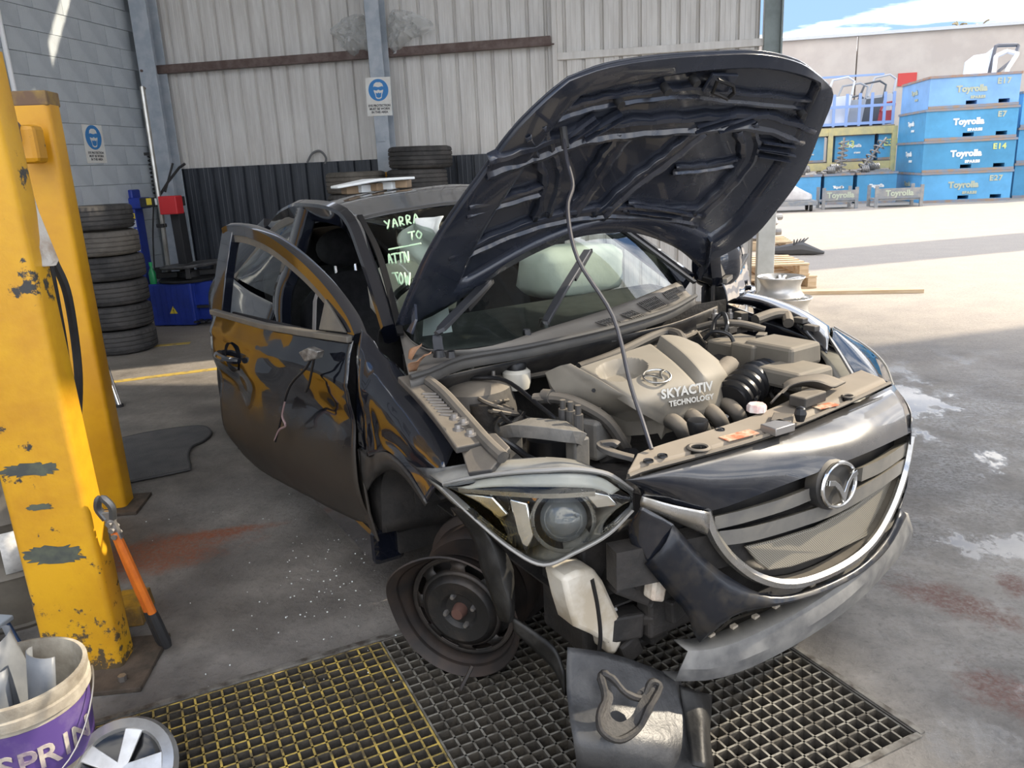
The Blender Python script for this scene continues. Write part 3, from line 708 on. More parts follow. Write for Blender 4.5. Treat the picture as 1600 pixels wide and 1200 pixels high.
# lift posts -------------------------------------------------------------
M_YELC = mat('lift_yellow_scraped', (.62, .33, .012), (.50, .24, .012), 4, rough=.42, bump=.12, bscale=40, chips=(.035, .036, .034), chipamt=.605, chipscale=7)
M_YELD = mat('lift_yellow_dirty', (.50, .26, .015), (.17, .10, .03), 9, rough=.6, bump=.3, bscale=60, lo=.42, hi=.62)
M_DIRT = mat('oily_brown', (.05, .04, .03), (.10, .075, .055), 12, rough=.8, bump=.3)
M_BLACK = mat('black_plastic', (.018, .018, .019), (.03, .03, .03), 10, rough=.55)
M_CHROME = mat('chrome', (.75, .75, .75), rough=.12, metal=1.0); M_BOLT = mat('bolt_steel', (.35, .33, .31), rough=.4, metal=.8)
low_dirt(M_YELC, .0, .09, (.085, .06, .03), .7, 24, .9)
def lift_post(label, foot, wdir, w, dep, top, lean, mb, cap=None, z1=.28):
    t = thing('lift_post', label, 'lift post', (foot.x, foot.y, 0), group='yellow lift posts')
    x = wdir.normalized(); y = Vector((-x.y, x.x, 0)); m3 = Matrix((x, y, Vector((0, 0, 1)))).transposed()
    def ring(z, k=0): 
        o = lean*(z/top); r = .022; pts = []
        for cx_, cy_, a0 in ((w/2-r, dep/2-r, 0), (-w/2+r, dep/2-r, PI/2), (-w/2+r, -dep/2+r, PI), (w/2-r, -dep/2+r, 1.5*PI)):
            for i in range(5): pts.append(m3 @ Vector((cx_+math.cos(a0+i*PI/8)*r, cy_+math.sin(a0+i*PI/8)*r, z))+o)
        return pts
    b = MB(); b.grid([ring(z) for z in (.016, .3, .7, 1.0, 1.4, top)], closeu=True); n = len(b.v); b.add(ring(top), [tuple(range(20))]); b.build('post', mb, t)
    return t, m3
fA = gp(75, 1062); fB = gp(193, 1050); wA = (fB-fA); cen = (fA+fB)/2+Vector((-wA.y, wA.x, 0)).normalized()*.06
t, m3 = lift_post('scraped yellow lift post standing beside the purple bucket', cen, wA, wA.length, .12, 1.86, Vector((-.045, .0, 0)), M_YELC)
b = MB(); b.box(Vector((.03, -.02, .008)), (wA.length+.14, .30, .016), m3); b.build('base_plate', M_DIRT, t, smooth=0, bevel=.003)
for q in ((.14, -.13),):
    b = MB(); b.tube([m3 @ Vector((q[0], q[1], .016)), m3 @ Vector((q[0], q[1], .034))], .013, 6); b.build('bolt', M_BOLT, t)
# bare scraped bands on the face of the post: exposed steel patches, real shallow plates
def scrape(px, py, w_, h_, seed):
    # irregular blister of exposed steel
    d = Vector((0, 0, 0)); pl = []
    rnd = random.Random(seed); n = 38
    for i in range(n):
        a = 2*PI*i/n; r = 1+rnd.uniform(-.22, .2); pl.append((math.copysign(abs(math.cos(a))**.6, math.cos(a))*w_/2*r, math.copysign(abs(math.sin(a))**.6, math.sin(a))*h_/2*r))
    c = yp(px, py, cen.y-.0)
    u = (m3 @ Vector((1, 0, 0))); cz_ = c.z
    xoff = (c-cen).dot(u)
    b = MB(); mm = Matrix((u, Vector((0, 0, 1)), -(m3 @ Vector((0, 1, 0))))).transposed()
    b.prism(pl, .0012, mm, u*xoff+Vector((0, 0, cz_))-(m3 @ Vector((0, 1, 0)))*.0603+Vector((-.045, 0, 0))*(cz_/1.86))
    b.build('bare_patch', mat('bare_steel_green', (.055, .06, .055), (.09, .10, .07), 18, rough=.6), t, smooth=0)
scrape(103, 852, .165, .055, 3); scrape(68, 722, .15, .038, 5); scrape(84, 779, .07, .02, 9)
gB = gp(197, 798); wB = Vector((.9, .28, 0)).normalized(); cenB = gB-wB*.20+Vector((-wB.y, wB.x, 0))*.07
t, m3b = lift_post('yellow lift post with a rusty cap standing behind the scraped one', cenB, wB, .40, .13, 1.845, Vector((-.01, 0, 0)), M_YEL, z1=.06)
b = MB(); b.box(Vector((-.012, 0, 1.862)), (.405, .135, .06), m3b); b.build('rusty_cap', mat('rust_cap', (.16, .10, .065), (.30, .2, .06), 8, rough=.8), t, smooth=0, bevel=.006)
b = MB(); b.box(Vector((.04, 0, .008)), (.46, .24, .016), m3b); b.build('base_plate', M_DIRT, t, smooth=0, bevel=.003)
c = yp(42, 226, cenB.y-.12)-Vector((cenB.x, cenB.y, 0))
b = MB(); b.box(c, (.115, .11, .15), m3b); b.build('safety_latch', M_YEL, t, smooth=0, bevel=.02)
c = yp(19, 206, cenB.y-.2)-Vector((cenB.x, cenB.y, 0))
b = MB(); b.cyl(c-Vector((.02, 0, 0)), c+Vector((.012, 0, 0)), .05, 16); b.build('pulley', M_RUSTB, t, bevel=.004)
# hoses and paper sleeve
def hose(pts, y, r, name, m, label, cat):
    P = [yp(px, py, y+dy) for px, py, dy in pts]; o = P[-1]
    b = MB(); b.tube([p-o for p in catmull(P, 6)], r, 8); return tag(b.build(name, m, None, loc=o), label, cat, 'hoses by the lift posts')
hose([(76, 405, .02), (88, 470, .03), (101, 545, .05), (106, 600, .05), (104, 665, .05)], 2.12, .011, 'hydraulic_hose', M_BLACK, 'thinner black hose hanging straight down behind the scraped lift post', 'hose')
hose([(84, 408, .0), (104, 455, .03), (117, 530, .05), (123, 600, .05), (120, 680, .05)], 2.21, .013, 'hydraulic_hose', M_BLACK, 'thicker black hose bowing outward behind the scraped lift post', 'hose')
P = [yp(px, py, 2.02+dy) for px, py, dy in ((18, 258, 0), (32, 256, .03), (58, 335, .03), (88, 408, .03), (84, 416, .0), (58, 418, -.02), (50, 370, -.02))]
o = P[5]; b = MB(); b.poly3([p-o for p in P], .012)
tagged(b, 'paper_sleeve', mat('paper_dirty', (.50, .47, .42), (.33, .26, .2), 14, rough=.8, bump=.4, bscale=40), 'dirty taped paper sleeve wrapped on the edge of the scraped lift post', 'sleeve', loc=o, bevel=.003)
# ramp block at the foot
c = gp(209, 962); b = MB(); b.box((0, 0, .035), (.11, .16, .07), rz=.35, taper=.9); tagged(b, 'wheel_block', M_YELD, 'small dirty yellow steel block beside the scraped lift post', 'block', bevel=.004, loc=c, smooth=0)
# bolt cutters leaning on the post
M_ORANGE = mat('orange_handle', (.62, .16, .02), (.50, .12, .02), 12, rough=.4, bump=.1); M_GRIP = mat('grip_black', (.022, .022, .023), rough=.6)
gEnd = gp(262, 1010, .034); jt = yp(155, 775, 1.96); ax = (jt-gEnd); L_ = ax.length; ax.normalize()
sd = ax.cross(Vector((0, -1, .3))).normalized()
t = thing('bolt_cutters', 'long orange bolt cutters with black grips leaning on the lift post', 'bolt cutters', gEnd)
for s_, off in ((0, 0), (1, .03)):
    o_ = -sd*off+Vector((0, .02*s_, 0))
    MB().tube(catmull([o_+ax*L_*.22, o_*.8+ax*L_*.5, o_*.2+ax*L_*.78], 5), .0135, 10).build('handle', M_ORANGE, t)
    MB().tube([o_, o_+ax*.02, o_+ax*L_*.2, o_+ax*L_*.24], [.014, .018, .017, .015], 10).build('grip', M_GRIP, t)
b = MB(); b.box(ax*L_*.82, (.03, .014, .10), Matrix((sd, ax.cross(sd)*-1, ax)).transposed()); b.build('linkage', M_BOLT, t, smooth=0, bevel=.002)
for k in (.76, .8, .84):
    b = MB(); b.cyl(ax*L_*k-sd.cross(ax)*.018, ax*L_*k+sd.cross(ax)*.018, .009, 8); b.build('pivot_bolt', M_BOLT, t)
b = MB()
b.tube(catmull([ax*L_*.86+sd*.012, ax*L_*.93+sd*.024, ax*L_*1.0+sd*.005], 4), [.012]*8+[.004], 6); b.build('jaw', mat('jaw_steel', (.12, .12, .12), rough=.4, metal=.7), t)
b = MB(); b.tube(catmull([ax*L_*.86-sd*.012, ax*L_*.93-sd*.022, ax*L_*1.0-sd*.002], 4), [.012]*8+[.004], 6); b.build('jaw', _mats['jaw_steel'], t)
# bucket
bc = gp(24, 1052, .36); bc.z = 0
t = thing('bucket', 'dirty white bucket with purple printed band holding grey plastic scraps', 'bucket', bc)
M_BUCKET = mat('bucket_white', (.46, .42, .34), (.20, .17, .13), 7, rough=.6, bump=.15, lo=.38, hi=.66); M_PURPLE = mat('bucket_purple', (.085, .05, .19), (.17, .13, .24), 10, rough=.45, lo=.5, hi=.75)
b = MB(); b.lathe([(.0, .004), (.125, .0), (.13, .01), (.147, .30), (.158, .302), (.158, .325), (.152, .328), (.157, .345), (.157, .36), (.147, .362), (.143, .33), (.125, .012), (0, .012)], seg=48); b.build('pail', M_BUCKET, t)
b = MB(); b.lathe([(.1393, .14), (.1402, .14), (.1485, .285), (.1476, .285)], seg=48); b.build('printed_band', M_PURPLE, t)
tcam = Vector((-bc.x, -bc.y, 0)).normalized(); ang0 = math.atan2(tcam.y, tcam.x)
for k, ch in enumerate('SPRIN'):
    an = ang0-.42+.30*k; r_ = .1437+.0012; z_ = .20
    text('lettering', ch, .085, mat('print_cream', (.45, .40, .33), (.2, .15, .2), 20, rough=.7), t, (math.cos(an)*r_, math.sin(an)*r_, z_), (-math.sin(an), math.cos(an), 0), (math.cos(an)*.055, math.sin(an)*.055, 1), .0012, bold=.001)
hl = [Vector((math.cos(ang0+a)*(.160+.012*math.cos(a*1.0)), math.sin(ang0+a)*(.160+.012*math.cos(a)), .315-.16*math.cos(a*1.05)**2)) for a in [(-1.5+3.0*i/24) for i in range(25)]]
b = MB(); b.tube(hl, .0022, 6); b.build('wire_handle', M_BOLT, t)
for i, (dx, dy, rz_, tl, rr_, zc) in enumerate(((-.060, .034, 1.9, 1.38, .058, .31), (.068, .002, -.35, 1.42, .042, .295), (-.014, -.066, .5, 1.45, .036, .28))):
    b = MB(); R_ = Matrix.Rotation(rz_, 3, 'Z') @ Matrix.Rotation(tl, 3, 'X'); L_ = (zc-.022)/math.sin(tl)
    rows = [[R_ @ Vector((rr_*math.cos(a)*(1+.015*k), -L_+(L_+.12)*k/8, rr_*math.sin(a)*.7)) for a in [PI*j/10 for j in range(11)]] for k in range(9)]
    b.grid(rows)
    tag(b.build('plastic_scrap', mat('grey_plastic', (.13, .14, .155), (.18, .19, .20), 8, rough=.45), None, solid=.003, loc=bc+Vector((dx, dy, zc))), ['curved grey plastic scrap uppermost in the bucket', 'curved grey plastic scrap by the bucket rim', 'curved grey plastic scrap deep in the bucket'][i], 'scrap', 'scraps in the bucket')
# wheel trim by the bucket
wc = gp(192, 1216, .07); t = thing('wheel_trim', 'silver wheel trim with a black dish lying beside the bucket', 'wheel trim', wc-Vector((0, 0, .05)))
axw = Vector((.25, -.5, .8)); M_SIL = mat('silver_plastic', (.52, .52, .51), (.34, .33, .31), 9, rough=.25, metal=.7)
b = MB(); b.lathe([(.095, -.03), (.128, -.02), (.135, .0), (.125, .018), (.10, .022), (.095, .012)], (0, 0, .07), axw, 40); b.build('outer_ring', M_SIL, t)
b = MB(); b.lathe([(.10, .012), (.07, -.005), (.0, .0)], (0, 0, .07), axw, 32); b.build('dish', mat('gloss_black', (.012, .012, .013), rough=.12), t)
x_, y_, z_ = frame(axw)
for k in range(5):
    a = 2*PI*k/5; d_ = x_*math.cos(a)+y_*math.sin(a); p_ = x_*-math.sin(a)+y_*math.cos(a); o_ = Vector((0, 0, .07))
    b = MB(); b.poly3([o_+z_*.014+p_*.012, o_+z_*.014-p_*.012, o_+d_*.098+z_*.018-p_*.022, o_+d_*.098+z_*.018+p_*.022], .008); b.build('spoke', M_SIL, t, bevel=.002)
# drum, stool and clutter behind the near post
dc = gp(10, 1000); dc = Vector((dc.x-.16, dc.y+.26, 0))
t = thing('oil_drum', 'dark grimy drum with a paper label behind the scraped lift post', 'drum', dc)
M_DRUM = mat('drum_grime', (.085, .075, .06), (.14, .125, .10), 5, rough=.6)
b = MB(); pr = [(0, .0), (.26, 0), (.265, .012), (.258, .02)]
for zz in (.2, .4): pr += [(.258, zz-.015), (.267, zz), (.258, zz+.015)]
pr += [(.258, .56), (.266, .57), (.262, .585), (.25, .575), (0, .572)]
b.lathe(pr, seg=40); b.build('shell', M_DRUM, t)
a0 = math.atan2(-dc.y, -dc.x)
b = MB(); b.grid([[Vector((math.cos(a0+a)*.2605, math.sin(a0+a)*.2605, z)) for a in (-.12, 0, .12, .24, .34)] for z in (.22, .37)]); b.build('paper_label', mat('label_paper', (.62, .61, .58), (.45, .44, .42), 30, rough=.8), t, solid=.001, offset=1)
b = MB(); b.lathe([(.0, 0), (.028, 0), (.028, .02), (0, .02)], (-.13, .08, .573), seg=12); b.build('bung', M_BOLT, t)
b = MB(); b.poly3([(-.12, -.10, 0), (.11, -.12, 0), (.13, .05, .02), (.05, .12, .05), (-.1, .1, .03)], .03)
tag(b.build('oil_rag', mat('rag_orange', (.55, .20, .05), (.6, .55, .5), 6, rough=.9, bump=.4), None, bevel=.01, loc=dc+Vector((.05, -.05, .607))), 'orange and white rag bunched on top of the grimy drum', 'rag')
sc = gp(4, 1024); t = thing('step_stool', 'blue legged step stool with a grey tread beside the bucket', 'stool', (sc.x-.10, sc.y-.07, 0))
MB().box((0, 0, .13), (.30, .2, .018)).build('tread', M_GALV, t, smooth=0, bevel=.005)
for sx in (-1, 1):
    for sy in (-1, 1): MB().tube([(sx*.15, sy*.1, .0), (sx*.13, sy*.08, .122)], .012, 8).build('leg', mat('stool_blue', (.05, .10, .22), rough=.5), t)
# rubber mat
mp = [(150, 702), (183, 690), (240, 677), (300, 669), (322, 670), (330, 680), (318, 692), (300, 701), (294, 716), (297, 733), (285, 739), (195, 757), (150, 764)]
P = catmull([gp(*q) for q in mp], 4, True); o = sum(P, Vector())/len(P)
t = thing('floor_mat', 'grey ribbed rubber car floor mat lying on the concrete', 'mat', o); M_MAT = mat('mat_rubber', (.075, .075, .075), (.11, .108, .105), 8, rough=.55, bump=.5, bscale=120)
b = MB(); b.poly3([p-o+Vector((0, 0, .008)) for p in P], .008); b.build('sheet', M_MAT, t, smooth=0)
b = MB(); b.tube([p-o+Vector((0, 0, .010)) for p in P], .008, 6, closed=True); b.build('raised_lip', mat('mat_lip', (.045, .045, .045), rough=.6), t)
inn = [(p-o) for p in P]
for k in range(16):
    a_ = gp(190+5*k, 748-1.2*k)-o; c_ = gp(168+9*k, 697-1.7*k)-o
    a_ = a_.lerp(c_, .06); c_ = c_.lerp(a_, .06)
    if k < 15: MB().bar([a_+Vector((0, 0, .0095)), c_+Vector((0, 0, .0095))], .007, .004).build('rib', M_MAT, t, smooth=0)
# chrome stand leg
q0 = gp(187, 634, .008); q1 = yp(138, 498, q0.y+.25); t = thing('work_stand', 'slim chromed steel stand leaning behind the yellow lift posts', 'stand', (q0.x, q0.y, 0))
MB().tube([Vector((0, 0, .01)), q1-Vector((q0.x, q0.y, 0))], [.017, .026], 12).build('leg', M_CHROME, t)
MB().cyl((0, 0, 0), (0, 0, .02), .026, 12).build('rubber_foot', M_GRIP, t)
q2 = gp(150, 640); MB().tube([q2-Vector((q0.x, q0.y, 0))+Vector((-.15, .1, .01)), q1-Vector((q0.x, q0.y, 0))], [.017, .02], 12).build('leg', M_CHROME, t)
b = MB(); b.tube([(q1-Vector((q0.x, q0.y, 0)))*.55+Vector((-.08, .03, -.12)), (q1-Vector((q0.x, q0.y, 0)))*.42], .009, 8).build('brace', M_CHROME, t)

# tyre changer -----------------------------------------------------------
m0 = gp(241, 511); m1 = gp(337, 509); mw = m1-m0
M_BLUE = mat('machine_blue', (.020, .045, .30), (.016, .035, .22), 6, rough=.35); M_STICK = mat('sticker_yellow', (.75, .58, .05), rough=.5)
ux = mw.normalized(); uy = Vector((-ux.y, ux.x, 0)); org = m0+mw*.5+uy*.27; org.z = 0
t = thing('tyre_changer', 'blue tyre changing machine with black turntable in the shed corner', 'machine', org, math.atan2(ux.y, ux.x)); W = mw.length
b = MB(); b.box((-.11, 0, .235), (W-.22, .52, .45)); cab = b.build('cabinet', M_BLUE, t, smooth=0, bevel=.012)
for i in range(8): MB().box((-W/2+.06+i*.065, -.262, .235), (.006, .004, .40)).build('pressed_rib', M_BLUE, t, smooth=0)
b = MB(); b.poly3([(-.15, -.264, .14), (-.06, -.264, .14), (-.105, -.264, .22)], .002); b.build('warning_triangle', M_STICK, t, smooth=0)
text('lettering', '!', .05, M_DARK, t, (-.105, -.2665, .167), (1, 0, 0), (0, 0, 1), .0005)
b = MB(); b.box((W/2-.12, .05, .24), (.22, .42, .44)); b.build('side_pod', M_BLUE, t, smooth=0, bevel=.01)
b = MB(); b.box((W/2-.10, -.19, .2), (.24, .05, .025)); b.build('shelf_bar', M_BLACK, t, smooth=0)
for k in range(3): MB().box((W/2-.2+.08*k, -.24, .05), (.045, .14, .02)).build('pedal', M_BLACK, t, smooth=0, bevel=.004)
b = MB(); b.lathe([(0, .46), (.30, .46), (.31, .475), (.30, .49), (.12, .50), (.12, .56), (0, .56)], (-.02, 0, 0), seg=36); b.build('turntable', M_BLACK, t)
for k in range(4):
    a = k*PI/2+.5; b = MB(); b.box((-.02+math.cos(a)*.2, math.sin(a)*.2, .535), (.24, .06, .06), rz=a); b.box((-.02+math.cos(a)*.29, math.sin(a)*.29, .59), (.06, .05, .07), rz=a); b.build('clamp_jaw', mat('jaw_dark', (.03, .03, .03), rough=.35, metal=.5), t, smooth=0, bevel=.006)
b = MB(); b.lathe([(.13, .60), (.32, .615), (.34, .635), (.33, .645), (.12, .63)], (.06, -.02, 0), seg=40, fn=lambda r, h, a: (r, h+.02*math.sin(a))); tyb = b.build('bent_disc', mat('disc_grey', (.06, .06, .06), (.14, .14, .14), 10, rough=.5), t)
def mloc(px, py, dy): 
    p = yp(px, py, org.y+dy)-org; return Vector((p.dot(ux), p.dot(uy), p.z))
pc = mloc(217, 362, .25)
b = MB(); b.box((pc.x, .22, .72), (.17, .16, 1.44)); b.build('column', M_BLUE, t, smooth=0, bevel=.015)
qq = mloc(188, 312, .2); b = MB(); b.box((qq.x+.12, .22, mloc(200, 318, .2).z), (.38, .2, .12)); b.build('head', M_BLUE, t, smooth=0, bevel=.015)
az = mloc(240, 316, .1).z; b = MB(); b.box(((mloc(222, 316, .1).x+mloc(285, 316, .1).x)/2, .12, az), (mloc(285, 316, .1).x-mloc(222, 316, .1).x, .09, .10)); arm = b.build('swing_arm', M_BLACK, t, smooth=0, bevel=.008)
for px, m_ in ((233, M_STICK), (246, M_WHITE)):
    p_ = mloc(px, 315, .06); MB().box((p_.x, .0735, p_.z), (.06, .002, .07)).build('sticker', m_, t, smooth=0)
for k, (py, hh) in enumerate(((337, .06), (349, .075), (362, .075), (380, .16))):
    p_ = mloc(213, py, .19); MB().box((pc.x+.04, .138, p_.z), (.07, .002, hh)).build('sticker', M_STICK if k == 0 else mat('sticker_pale', (.62, .66, .72), (.5, .52, .6), 40, rough=.5), t, smooth=0)
sx_ = mloc(261, 400, .05).x; zt_ = mloc(268, 132, .05).z
MB().tube([(sx_, .05, .55), (sx_+.02, .05, 1.2), (sx_+.03, .05, zt_)], .026, 8).build('hex_shaft', mat('shaft_steel', (.5, .49, .45), (.38, .36, .32), 8, rough=.3, metal=.8), t)
MB().box((sx_, .05, mloc(262, 352, .05).z), (.08, .08, .04)).build('collar', M_BLACK, t, smooth=0, bevel=.006)
p_ = mloc(270, 320, .0); MB().box((p_.x, -.03, p_.z), (.2, .14, .19)).build('tool_tray', mat('tray_red', (.55, .03, .035), rough=.4), t, smooth=0, bevel=.01)
p_ = mloc(262, 262, .1)
MB().tube([Vector((sx_, .08, az+.05)), mloc(262, 285, .1), mloc(280, 262, .1), mloc(289, 256, .1)], .014, 8).build('lever', M_BLACK, t)
MB().tube([mloc(258, 300, .1), mloc(270, 255, .12)], .012, 8).build('lever', M_BLACK, t)
b = MB(); p_ = mloc(245, 305, .1); n = 8*10
b.tube([p_+Vector((math.cos(2*PI*i/8)*.03, math.sin(2*PI*i/8)*.03, .42*i/n)) for i in range(n+1)], .007, 5); b.build('return_spring', M_BLACK, t)
MB().box(p_+Vector((-.01, 0, .43)), (.09, .06, .03)).build('spring_cap', M_BLACK, t, smooth=0)
MB().tube([mloc(277, 332, .18), mloc(293, 425, .2)], 1, prof=[(-.07, -.05), (.07, -.05), (.07, .05), (-.07, .05)]).build('bead_breaker', mat('breaker_black', (.03, .03, .032), rough=.5), t, smooth=0, bevel=.006)
MB().tube(catmull([mloc(240, 320, .05), mloc(239, 370, .05), mloc(242, 430, .05)], 5), .008, 6).build('air_hose', M_BLACK, t)
p_ = org+ux*(-W/2+.046)-uy*.220+Vector((0, 0, .4595))
t2 = thing('spray_bottle', 'green plastic bottle standing on the blue tyre changer', 'bottle', p_)
MB().lathe([(0, 0), (.034, 0), (.036, .01), (.036, .12), (.014, .17), (.014, .19), (0, .19)], seg=16).build('body', mat('bottle_green', (.02, .30, .10), rough=.3), t2)
MB().lathe([(0, .19), (.018, .19), (.018, .23), (0, .23)], seg=12).build('cap', mat('cap_green', (.03, .40, .13), rough=.4), t2)

# eye protection signs ---------------------------------------------------
M_SIGNB = mat('sign_blue', (.035, .20, .48), rough=.45); M_SIGNW = mat('sign_white', (.72, .72, .68), (.66, .64, .58), 8, rough=.5)
def eye_sign(o, x, y, w, h, label):
    t = thing('safety_sign', label, 'sign', o, group='eye protection signs'); x = x.normalized(); y = y.normalized(); n = x.cross(y); mm = Matrix((x, y, n)).transposed()
    def Q(u, v, d=0): return x*u*w+y*v*h+n*d
    MB().box((0, 0, 0), (w, h, .004), mm).build('board', M_SIGNW, t, smooth=0)
    r = .40*w
    def pl(name, poly, m, d):
        b = MB(); b.prism([(p[0]*r, p[1]*r+.17*h) for p in poly], .0008, mm, n*d); b.build(name, m, t, smooth=0)
    pl('disc', [(math.cos(2*PI*k/40), math.sin(2*PI*k/40)) for k in range(40)], M_SIGNB, .002)
    pl('head', [(-.50, .28), (-.42, .55), (-.2, .70), (.2, .70), (.42, .55), (.50, .28), (.46, -.12), (.34, -.40), (.28, -.72), (.12, -.80), (-.12, -.80), (-.28, -.72), (-.34, -.40), (-.46, -.12)], M_SIGNW, .0028)
    pl('goggles', [(-.52, .26), (-.40, .34), (0, .26), (.40, .34), (.52, .26), (.48, .02), (.2, -.06), (0, .04), (-.2, -.06), (-.48, .02)], M_SIGNB, .0036)
    pl('beard', [(-.30, -.22), (-.12, -.30), (0, -.22), (.12, -.30), (.30, -.22), (.24, -.62), (.08, -.70), (-.08, -.70), (-.24, -.62)], M_SIGNB, .0036)
    for k, s in enumerate(('EYE PROTECTION', 'MUST BE WORN', 'IN THIS AREA')):
        text('lettering', s, .082*h, mat('ink_dark', (.05, .05, .055), rough=.6), t, Q(0, -.235-.085*k, .0026), x, y, .0004, bold=.0012, cond=.95)
yS = YB-.24-.1-.012
a_, b_, c_ = yp(570, 123, yS), yp(609, 121, yS), yp(575, 183, yS)
eye_sign(yp(592, 151, yS), Vector((1, 0, -.02)), Vector((.02, 0, 1)), (b_-a_).length, (c_-a_).length, 'white and blue eye protection sign hung on the grey column')
a_, b_, c_ = xp(127, 194, XL+.01), xp(158, 195, XL+.01), xp(139, 255, XL+.01)
eye_sign(xp(147.5, 225, XL+.012), Vector((0, 1, 0)), Vector((0, .02, 1)), (b_-a_).length, (c_-a_).length, 'white and blue eye protection sign fixed to the block wall')
# crumpled clear wrap wedged behind the column
M_WRAP = bpy.data.materials.new('clear_wrap'); M_WRAP.use_nodes = True
def _wrap():
    N = M_WRAP.node_tree.nodes; L = M_WRAP.node_tree.links; N.clear(); o = N.new('ShaderNodeOutputMaterial'); mx = N.new('ShaderNodeMixShader'); tr = N.new('ShaderNodeBsdfTransparent'); pb = N.new('ShaderNodeBsdfPrincipled')
    pb.inputs['Base Color'].default_value = (.62, .63, .62, 1); pb.inputs['Roughness'].default_value = .12
    tr.inputs[0].default_value = (.86, .87, .86, 1); mx.inputs[0].default_value = .42
    L.new(tr.outputs[0], mx.inputs[1]); L.new(pb.outputs[0], mx.inputs[2]); L.new(mx.outputs[0], o.inputs[0])
_wrap()
def wrap(outline, y, label):
    P = [yp(px, py, y) for px, py in outline]; o = sum(P, Vector())/len(P); b = MB(); ring = catmull([p-o for p in P], 5, True); rows = []
    for k in range(9):
        s = 1-k/8.0; rows.append([Vector((p.x*s, .10*(1-s*s)*-1+.10*(noise.noise(Vector((p.x*s*9, p.z*s*9, 3)))+.6*noise.noise(Vector((p.x*s*23, p.z*s*23, 7)))), p.z*s)) for p in ring])
    b.grid(rows, closeu=True)
    tag(b.build('plastic_wrap', M_WRAP, None, smooth=20, loc=o), label, 'plastic', 'clear wrap on the rail')
wrap([(517, 46), (540, 28), (560, 21), (574, 30), (577, 60), (578, 80), (565, 87), (545, 85), (530, 66)], YB-.155, 'crumpled clear plastic wrapping on the rail toward the block wall side of the column')
wrap([(607, 25), (618, 15), (640, 18), (672, 32), (677, 45), (660, 56), (640, 62), (622, 80), (612, 83), (608, 60)], YB-.155, 'crumpled clear plastic wrapping on the rail toward the bonnet side of the column')
hose([(480, 254, 0), (488, 240, 0), (500, 236, 0), (509, 246, 0), (508, 256, 0)], YB-.054, .012, 'cable_loop', mat('cable_grey', (.14, .14, .14), rough=.6), 'grey cable loop over the top edge of the dark cladding', 'cable')

# ================================================================== RIGHT: WHEELS, PALLETS, HEAP
M_ALLOY = mat('alloy', (.62, .60, .57), (.50, .49, .46), 6, rough=.35, metal=.55)
def alloy(loc, label, rz):
    t = thing('alloy_wheel', label, 'wheel', loc, rz, 'bare alloy wheels'); R_ = .215; h = .19
    b = MB(); b.lathe([(R_, h), (R_+.006, h-.006), (R_-.004, h-.02), (R_-.02, h-.04), (R_-.035, h*.55), (R_-.028, .05), (R_-.006, .025), (R_+.004, .01), (R_, 0), (R_-.012, 0), (R_-.02, .02), (R_-.04, .06), (R_-.046, h*.55), (R_-.032, h-.045), (R_-.014, h-.012), (R_, h)], seg=48); b.build('barrel', M_ALLOY, t)
    b = MB(); b.lathe([(0, h-.03), (.05, h-.028), (.062, h-.04), (.062, h-.07), (0, h-.07)], seg=24); b.build('hub', M_ALLOY, t)
    for k in range(5):
        a = 2*PI*k/5; 
        for d in (-.14, .14):
            p0 = Vector((math.cos(a+d*1.5)*.05, math.sin(a+d*1.5)*.05, h-.045)); p1 = Vector((math.cos(a+d)*.195, math.sin(a+d)*.195, h-.022))
            MB().bar([p0, p0.lerp(p1, .5)+Vector((0, 0, .006)), p1], .03, .022).build('spoke', M_ALLOY, t, smooth=0, bevel=.005)
wz = gp(1220, 497); wz = Vector((wz.x+.02, wz.y+.1, 0))
alloy(wz+Vector((.05, -.02, 0)), 'silver alloy wheel lying flat, lowest of the pile beside the car', .3); alloy(wz+Vector((-.02, 0, .192)), 'silver alloy wheel on top of the pile beside the car', .1)
M_WOOD = mat('pallet_wood', (.52, .38, .23), (.62, .48, .32), 5, rough=.8, stretch=(1, 8, 8), bump=.2)
def pallet(o, rz, label, w=1.0, d=.9):
    t = thing('pallet', label, 'pallet', o, rz, 'timber pallets'); 
    for k in range(5): MB().box((0, -d/2+.06+k*(d-.12)/4, .133), (w, .10, .02)).build('deck_board', M_WOOD, t, smooth=0)
    for sx in (-1, 0, 1): MB().box((sx*(w/2-.06), 0, .07), (.10, d, .10)).build('stringer', M_WOOD, t, smooth=0)
    for sy in (-1, 1): MB().box((0, sy*(d/2-.06), .01), (w, .10, .02)).build('bottom_board', M_WOOD, t, smooth=0)
p_ = gp(1232, 452); pallet((p_.x-.28, p_.y+.35, 0), .25, 'timber pallet on the concrete behind the alloy wheels'); pallet((p_.x-.33, p_.y+.4, .145), .12, 'timber pallet stacked upon another behind the alloy wheels')
b = MB(); pw = gp(1328, 458); b.box((0, 0, .02), (1.45, .16, .04), rz=.0); tagged(b, 'timber_plank', M_WOOD, 'long timber plank lying flat on the sunlit yard', 'plank', smooth=0, loc=pw)
gh = gp(1213, 392); pallet((gh.x-.35, gh.y+.5, 0), 0, 'low pallet under the heap of gearboxes', 1.2, 1.0)
M_CASTG = mat('cast_grey', (.26, .26, .255), (.36, .35, .34), 10, rough=.5, metal=.4, bump=.2)
